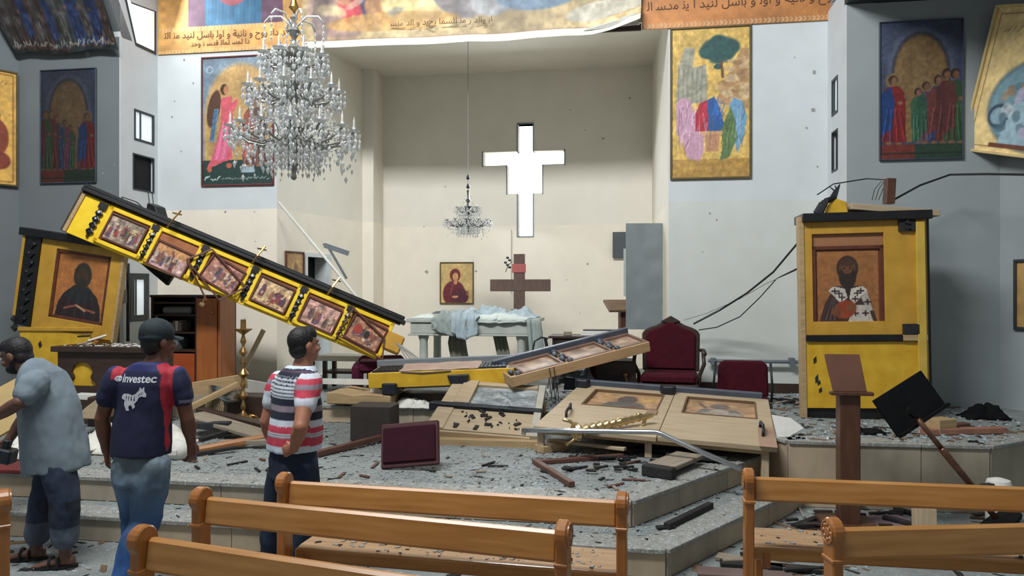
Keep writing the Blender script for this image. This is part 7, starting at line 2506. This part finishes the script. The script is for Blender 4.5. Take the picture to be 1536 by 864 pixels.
# ================================================================ chandeliers
def chandelier(label, c, s, tiers, top, drops, arm_m, r0=.05, chain_top=None, crown=True, candles=True):
    """c: bottom centre; s: scale; tiers: (radius, height, arms, dip)"""
    M = upright(c)
    t = thing('chandelier', label, 'chandelier', M)
    prof = [(.008, .03), (.024, .05), (.018, .07), (.02, .09)]
    z = .1
    hh = top
    while z < hh - .12:
        prof += [(.018, z), (.045, z + .04), (.05, z + .055), (.02, z + .10)]
        z += .13
    prof += [(.02, hh), (.03, hh + .02), (.012, hh + .05)]
    MB().lathe([(r * s, zz * s) for r, zz in prof], 14).build('stem', arm_m, t, smooth='auto')
    rnd = random.Random(int(top * 100) + len(label))
    cr = MB()
    drop = lambda x, y, z_, k=1.0: cr.octa((x, y, z_), .011 * k * s, .032 * k * s)
    me_c = MB().lathe([(.0, 0), (.045 * s, .012 * s), (.05 * s, .02 * s), (.02 * s, .018 * s), (.013 * s, .03 * s), (.013 * s, .045 * s)], 10).mesh('candle_cup', M_CRYSTAL, 'auto')
    me_k = MB().lathe([(.009 * s, .04 * s), (.009 * s, .095 * s), (.004 * s, .105 * s), (.001 * s, .13 * s)], 8).mesh('candle_tube', M_CANDLE, 'auto')
    for ti, (R, zt, na, dip) in enumerate(tiers):
        pts = [(r0, 0, zt + .02), (R * .25, 0, zt - dip * .6), (R * .5, 0, zt - dip), (R * .75, 0, zt - dip * .75), (R * .95, 0, zt - dip * .1), (R, 0, zt + .0)]
        # smooth arm
        sm = []
        for i in range(len(pts) - 1):
            for k in (0, .5):
                sm.append(V(pts[i]).lerp(V(pts[i + 1]), k) * s)
        sm.append(V(pts[-1]) * s)
        a = MB().tube(sm, .0095 * s, 6)
        curl = [(R * .62 + .05 * math.cos(w), 0, zt - dip * .35 + .055 * math.sin(w)) for w in [k * PI / 5 for k in range(9)]]
        a.tube([V(p) * s for p in curl], .006 * s, 5)
        me_a = a.mesh('arm', arm_m, True)
        MB().lathe([(.03 * s, (zt - .01) * s), (.075 * s, (zt + .02) * s), (.08 * s, (zt + .035) * s), (.03 * s, (zt + .04) * s)], 14).build('hub', arm_m, t, smooth='auto')
        for k in range(na):
            w = 2 * PI * (k + .37 * ti) / na
            ao = part('arm', me_a, t, Matrix.Rotation(w, 4, 'Z'))
            part('candle_cup', me_c, ao, Matrix.Translation((R * s, 0, zt * s)))
            if candles:
                part('candle_tube', me_k, ao, Matrix.Translation((R * s, 0, zt * s)))
            cw, sw_ = math.cos(w), math.sin(w)
            for j in range(6):
                b = 2 * PI * j / 6
                x, y = (R * cw + .045 * math.cos(b)) * s, (R * sw_ + .045 * math.sin(b)) * s
                drop(x, y, (zt - .025) * s, .9)
                if drops > 1:
                    drop(x, y, (zt - .075) * s, 1.1)
            drop(R * cw * s, R * sw_ * s, (zt - .12) * s, 1.5)
            for j in range(3):
                f = .3 + .22 * j
                drop(R * f * cw * s, R * f * sw_ * s, (zt - dip - .05) * s, 1.2)
                if drops > 1:
                    drop(R * f * cw * s, R * f * sw_ * s, (zt - dip - .11) * s, 1.0)
            # bead swag from the tier above
            zu = tiers[ti + 1][1] if ti + 1 < len(tiers) else top
            Ru = tiers[ti + 1][0] * .5 if ti + 1 < len(tiers) else .05
            nb = 9
            for j in range(1, nb):
                f = j / nb
                rr = Ru + (R * .9 - Ru) * f
                zz = zu * (1 - f) + zt * f - .10 * math.sin(PI * f)
                cr.octa((rr * cw * s, rr * sw_ * s, zz * s), .010 * s, .014 * s)
            # swag between neighbouring arms
            w2 = 2 * PI * (k + 1 + .37 * ti) / na
            for j in range(1, 6):
                f = j / 6
                ww = w + (w2 - w) * f
                cr.octa((R * .97 * math.cos(ww) * s, R * .97 * math.sin(ww) * s, (zt - .07 * math.sin(PI * f)) * s), .010 * s, .014 * s)
        for k in range(14 * na if drops > 1 and crown else 5 * na):
            w, rr_ = rnd.uniform(0, 2 * PI), R * math.sqrt(rnd.uniform(.05, 1.05))
            drop(rr_ * math.cos(w) * s, rr_ * math.sin(w) * s, (zt + rnd.uniform(-.26, .10) * (1.0 if ti else 1.15) + .12 * (1 - rr_ / R) - .06) * s, rnd.choice([.6, .8, 1.0, 1.3]))
        # inner curtains of crystal below the hub
        for k in range(int(na * 1.6)):
            w = 2 * PI * k / (na * 1.6)
            for j in range(5 if drops > 1 else 2):
                drop(.11 * math.cos(w) * s, .11 * math.sin(w) * s, (zt - .03 - .055 * j) * s, 1.0)
                if drops > 1 and ti == 0:
                    drop(.2 * math.cos(w + .1) * s, .2 * math.sin(w + .1) * s, (zt - .10 - .05 * j) * s, 1.0)
    if crown:
        for k in range(6):
            w = 2 * PI * k / 6
            zc_ = top * s
            cwv = V((math.cos(w), math.sin(w), 0))
            MB().tube([cwv * .02 * s + V((0, 0, zc_ - .05 * s)), cwv * .10 * s + V((0, 0, zc_ + .03 * s)), cwv * .19 * s + V((0, 0, zc_ + .03 * s)), cwv * .23 * s + V((0, 0, zc_ - .02 * s))], .008 * s, 6).build('crown_arm', M_CRYSTAL, t, smooth=True)
            for j in range(4):
                drop((cwv * .23 * s).x, (cwv * .23 * s).y, zc_ - (.05 + .05 * j) * s, 1.0)
    cr.build('crystal_drops', M_CRYSTAL, t, kind='stuff')
    if chain_top:
        L = chain_top - c[2]
        ch = MB()
        ch.tube([(0, 0, top * s), (0, 0, L)], .011 if crown else .0045, 8)
        ch.build('suspension_rod', M_BRASS if crown else M_CABLE2, t)
        for zz in ((top + .12), (top + .30)):
            MB().lathe([(.012 * s, (zz - .05) * s), (.04 * s, (zz - .02) * s), (.03 * s, zz * s), (.014 * s, (zz + .05) * s)], 12).build('rod_collar', M_BRASS if crown else M_DARKMETAL, t, smooth='auto')
    return t

cb = P(441, 276, 6.0)
chandelier('large three tiered crystal chandelier hanging in front of the pink robed icon', cb, 1.0,
           [(.47, .40, 14, .10), (.345, .72, 11, .09), (.235, .98, 8, .07)], 1.28, 2, M_CRYSTALARM, chain_top=7.0)
cs_b = P(702, 351, 10.8)
chandelier('small dark armed crystal chandelier hanging before the cross shaped window', cs_b, .70,
           [(.46, .26, 12, .12), (.24, .52, 6, .09)], .84, 2, mat('dark_glass_arm', (88, 92, 92), rough=.2, metal=.4, var=.2), chain_top=5.41, crown=False, candles=False)
tag(MB().lathe([(.03, 0), (.045, .03), (.02, .08)], 10).build('ceiling_hook', M_DARKMETAL, M=Matrix.Translation(V((cs_b.x, cs_b.y, 5.335)))), 'dark ceiling hook from which the small chandelier hangs', 'hook')

# ================================================================ dust, glass and splinters over the floors (too many to count)
def inpoly(x, y, pts):
    r = False
    n = len(pts)
    for i in range(n):
        x1, y1 = pts[i]
        x2, y2 = pts[(i + 1) % n]
        if (y1 > y) != (y2 > y) and x < (x2 - x1) * (y - y1) / (y2 - y1) + x1:
            r = not r
    return r

def scatter(name, label, poly, z, n, size, m, seed, avoid=None, flat_=.35, elong=2.0, xr=None, yr=None):
    r = random.Random(seed)
    mb = MB()
    xs = [p[0] for p in poly]
    ys = [p[1] for p in poly]
    xa, xb = xr or (min(xs), max(xs))
    ya, yb = yr or (min(ys), max(ys))
    k = 0
    tries = 0
    while k < n and tries < n * 12:
        tries += 1
        x, y = r.uniform(xa, xb), r.uniform(ya, yb)
        if not inpoly(x, y, poly) or (avoid and inpoly(x, y, avoid)):
            continue
        cl = mnoise.noise(V((x * 1.1, y * 1.1, seed)))
        if r.random() > .55 + .9 * cl:
            continue
        k += 1
        s = size * r.choice([.4, .5, .6, .8, 1.0, 1.6])
        a = r.uniform(0, 2 * PI)
        e = r.uniform(1, elong)
        ux, uy = math.cos(a), math.sin(a)
        h = s * flat_ * r.uniform(.4, 1.2)
        p = [(-e, -.6), (e * r.uniform(.4, 1), -r.uniform(.3, 1)), (e, r.uniform(.2, .8)), (-e * r.uniform(.3, .9), r.uniform(.4, 1))]
        q_ = [(x + s * (u_ * ux - v_ * uy), y + s * (u_ * uy + v_ * ux)) for u_, v_ in p]
        mb.add([(a_, b_, z) for a_, b_ in q_] + [(x + (a_ - x) * .8, y + (b_ - y) * .8, z + h) for a_, b_ in q_], [(4, 5, 6, 7), (0, 1, 5, 4), (1, 2, 6, 5), (2, 3, 7, 6), (3, 0, 4, 7)])
    o = mb.build(name, m, kind='stuff')
    return tag(o, label, 'debris')

stp = [tuple(p) for p in st_front] + [wp(4.6, 9.7), wp(-9, 9.7)]
plp = [tuple(p) for p in pl_front] + [wp(4.6, 9.7), wp(-9, 9.7)]
snp = [tuple(p) for p in san_front] + [wp(4.5, 12.4), wp(-8.5, 12.4)]
nave = [(-4.5, 2.8), (5, 2.8), (6, 7), (-5, 7)]
M_GLASS = mat('pale_glass_crumbs', (164, 175, 176), rough=.25, var=.15, scale=30, bump=0)
M_WCHIP = mat('wood_chips', (110, 88, 66), rough=.8, var=.3, scale=30, bump=0)
scatter('glass_debris', 'pale glass crumbs strewn over the platform', plp, PLAT + .001, 5000, .007, M_GLASS, 1, avoid=snp, xr=(-4, 2.3), yr=(5.2, 8.9))
scatter('plaster_debris', 'grey plaster crumbs strewn over the platform', plp, PLAT + .001, 4000, .008, M_CHIP, 2, avoid=snp, flat_=.7, xr=(-4, 2.3), yr=(5.2, 8.9))
scatter('dark_debris', 'dark splinters strewn over the platform', plp, PLAT + .001, 420, .011, M_CHAR, 3, avoid=snp, elong=3.5, xr=(-4, 2.3), yr=(5.2, 8.9))
scatter('glass_debris', 'pale glass crumbs on the lower step', stp, STEP + .001, 1800, .007, M_GLASS, 4, avoid=plp, xr=(-4, 2.5), yr=(4.8, 7))
scatter('dark_debris', 'dark splinters on the lower step', stp, STEP + .001, 260, .009, M_CHAR, 5, avoid=plp, elong=3.0, xr=(-4, 2.5), yr=(4.8, 7))
scatter('glass_debris', 'pale glass crumbs on the nave floor between the pews', nave, .001, 3200, .011, M_GLASS, 6, avoid=stp)
scatter('dark_debris', 'dark splinters on the nave floor between the pews', nave, .001, 700, .022, M_CHAR, 7, avoid=stp, elong=4.0)
scatter('wood_debris', 'wood chips on the nave floor between the pews', nave, .001, 500, .022, M_WCHIP, 8, avoid=stp, elong=4.0)
scatter('plaster_debris', 'pale plaster and glass strewn over the raised sanctuary floor', snp, SAN + .001, 4500, .010, M_GLASS, 9, flat_=.8, xr=(-5, 5), yr=(6.2, 9.6))
scatter('dark_debris', 'dark splinters strewn over the raised sanctuary floor', snp, SAN + .001, 700, .014, M_CHAR, 10, elong=3.5, xr=(-5, 5), yr=(6.2, 9.6))
scatter('wood_debris', 'wood chips strewn over the raised sanctuary floor', snp, SAN + .001, 600, .018, M_WCHIP, 11, elong=4.0, xr=(-5, 5), yr=(6.2, 9.6))
# individual larger splinters on the platform
rs = random.Random(31)
k = 0
while k < 40:
    px, py = rs.uniform(90, 1050), rs.uniform(672, 760)
    p = PZ(px, py, PLAT)
    if not inpoly(p.x, p.y, plp) or inpoly(p.x, p.y, snp) or inpoly(p.x, p.y - .15, plp) is False:
        continue
    an = rs.uniform(0, PI)
    ln = rs.uniform(.07, .2)
    o = box('loose_splinter', -ln / 2, ln / 2, -.012, .012, 0, .014, rs.choice([M_CHAR, M_CHAR, M_REDWOOD, M_GREYPLANK]), None, bev=.003, M=Matrix.Translation((p.x, p.y, PLAT + .002)) @ Matrix.Rotation(an, 4, 'Z'))
    tag(o, 'small loose splinter lying somewhere on the dusty platform', 'splinter', 'loose splinters on the platform')
    k += 1
k = 0
while k < 40:
    px, py = rs.uniform(960, 1536), rs.uniform(755, 862)
    p = PZ(px, py, 0)
    if inpoly(p.x, p.y, stp) or inpoly(p.x, p.y, snp) or p.y > 7:
        continue
    an = rs.uniform(-.5, .5) + (PI if rs.random() < .3 else 0)
    ln = rs.uniform(.08, .35)
    o = box('loose_splinter', -ln / 2, ln / 2, -.015, .015, 0, .018, rs.choice([M_CHAR, M_CHAR, M_DARKWOOD, M_GREYPLANK]), None, bev=.003, M=Matrix.Translation((p.x, p.y, .003 + .001 * k)) @ Matrix.Rotation(an, 4, 'Z'))
    tag(o, 'loose splinter lying on the littered nave floor by the lectern', 'splinter', 'loose splinters on the nave floor')
    k += 1
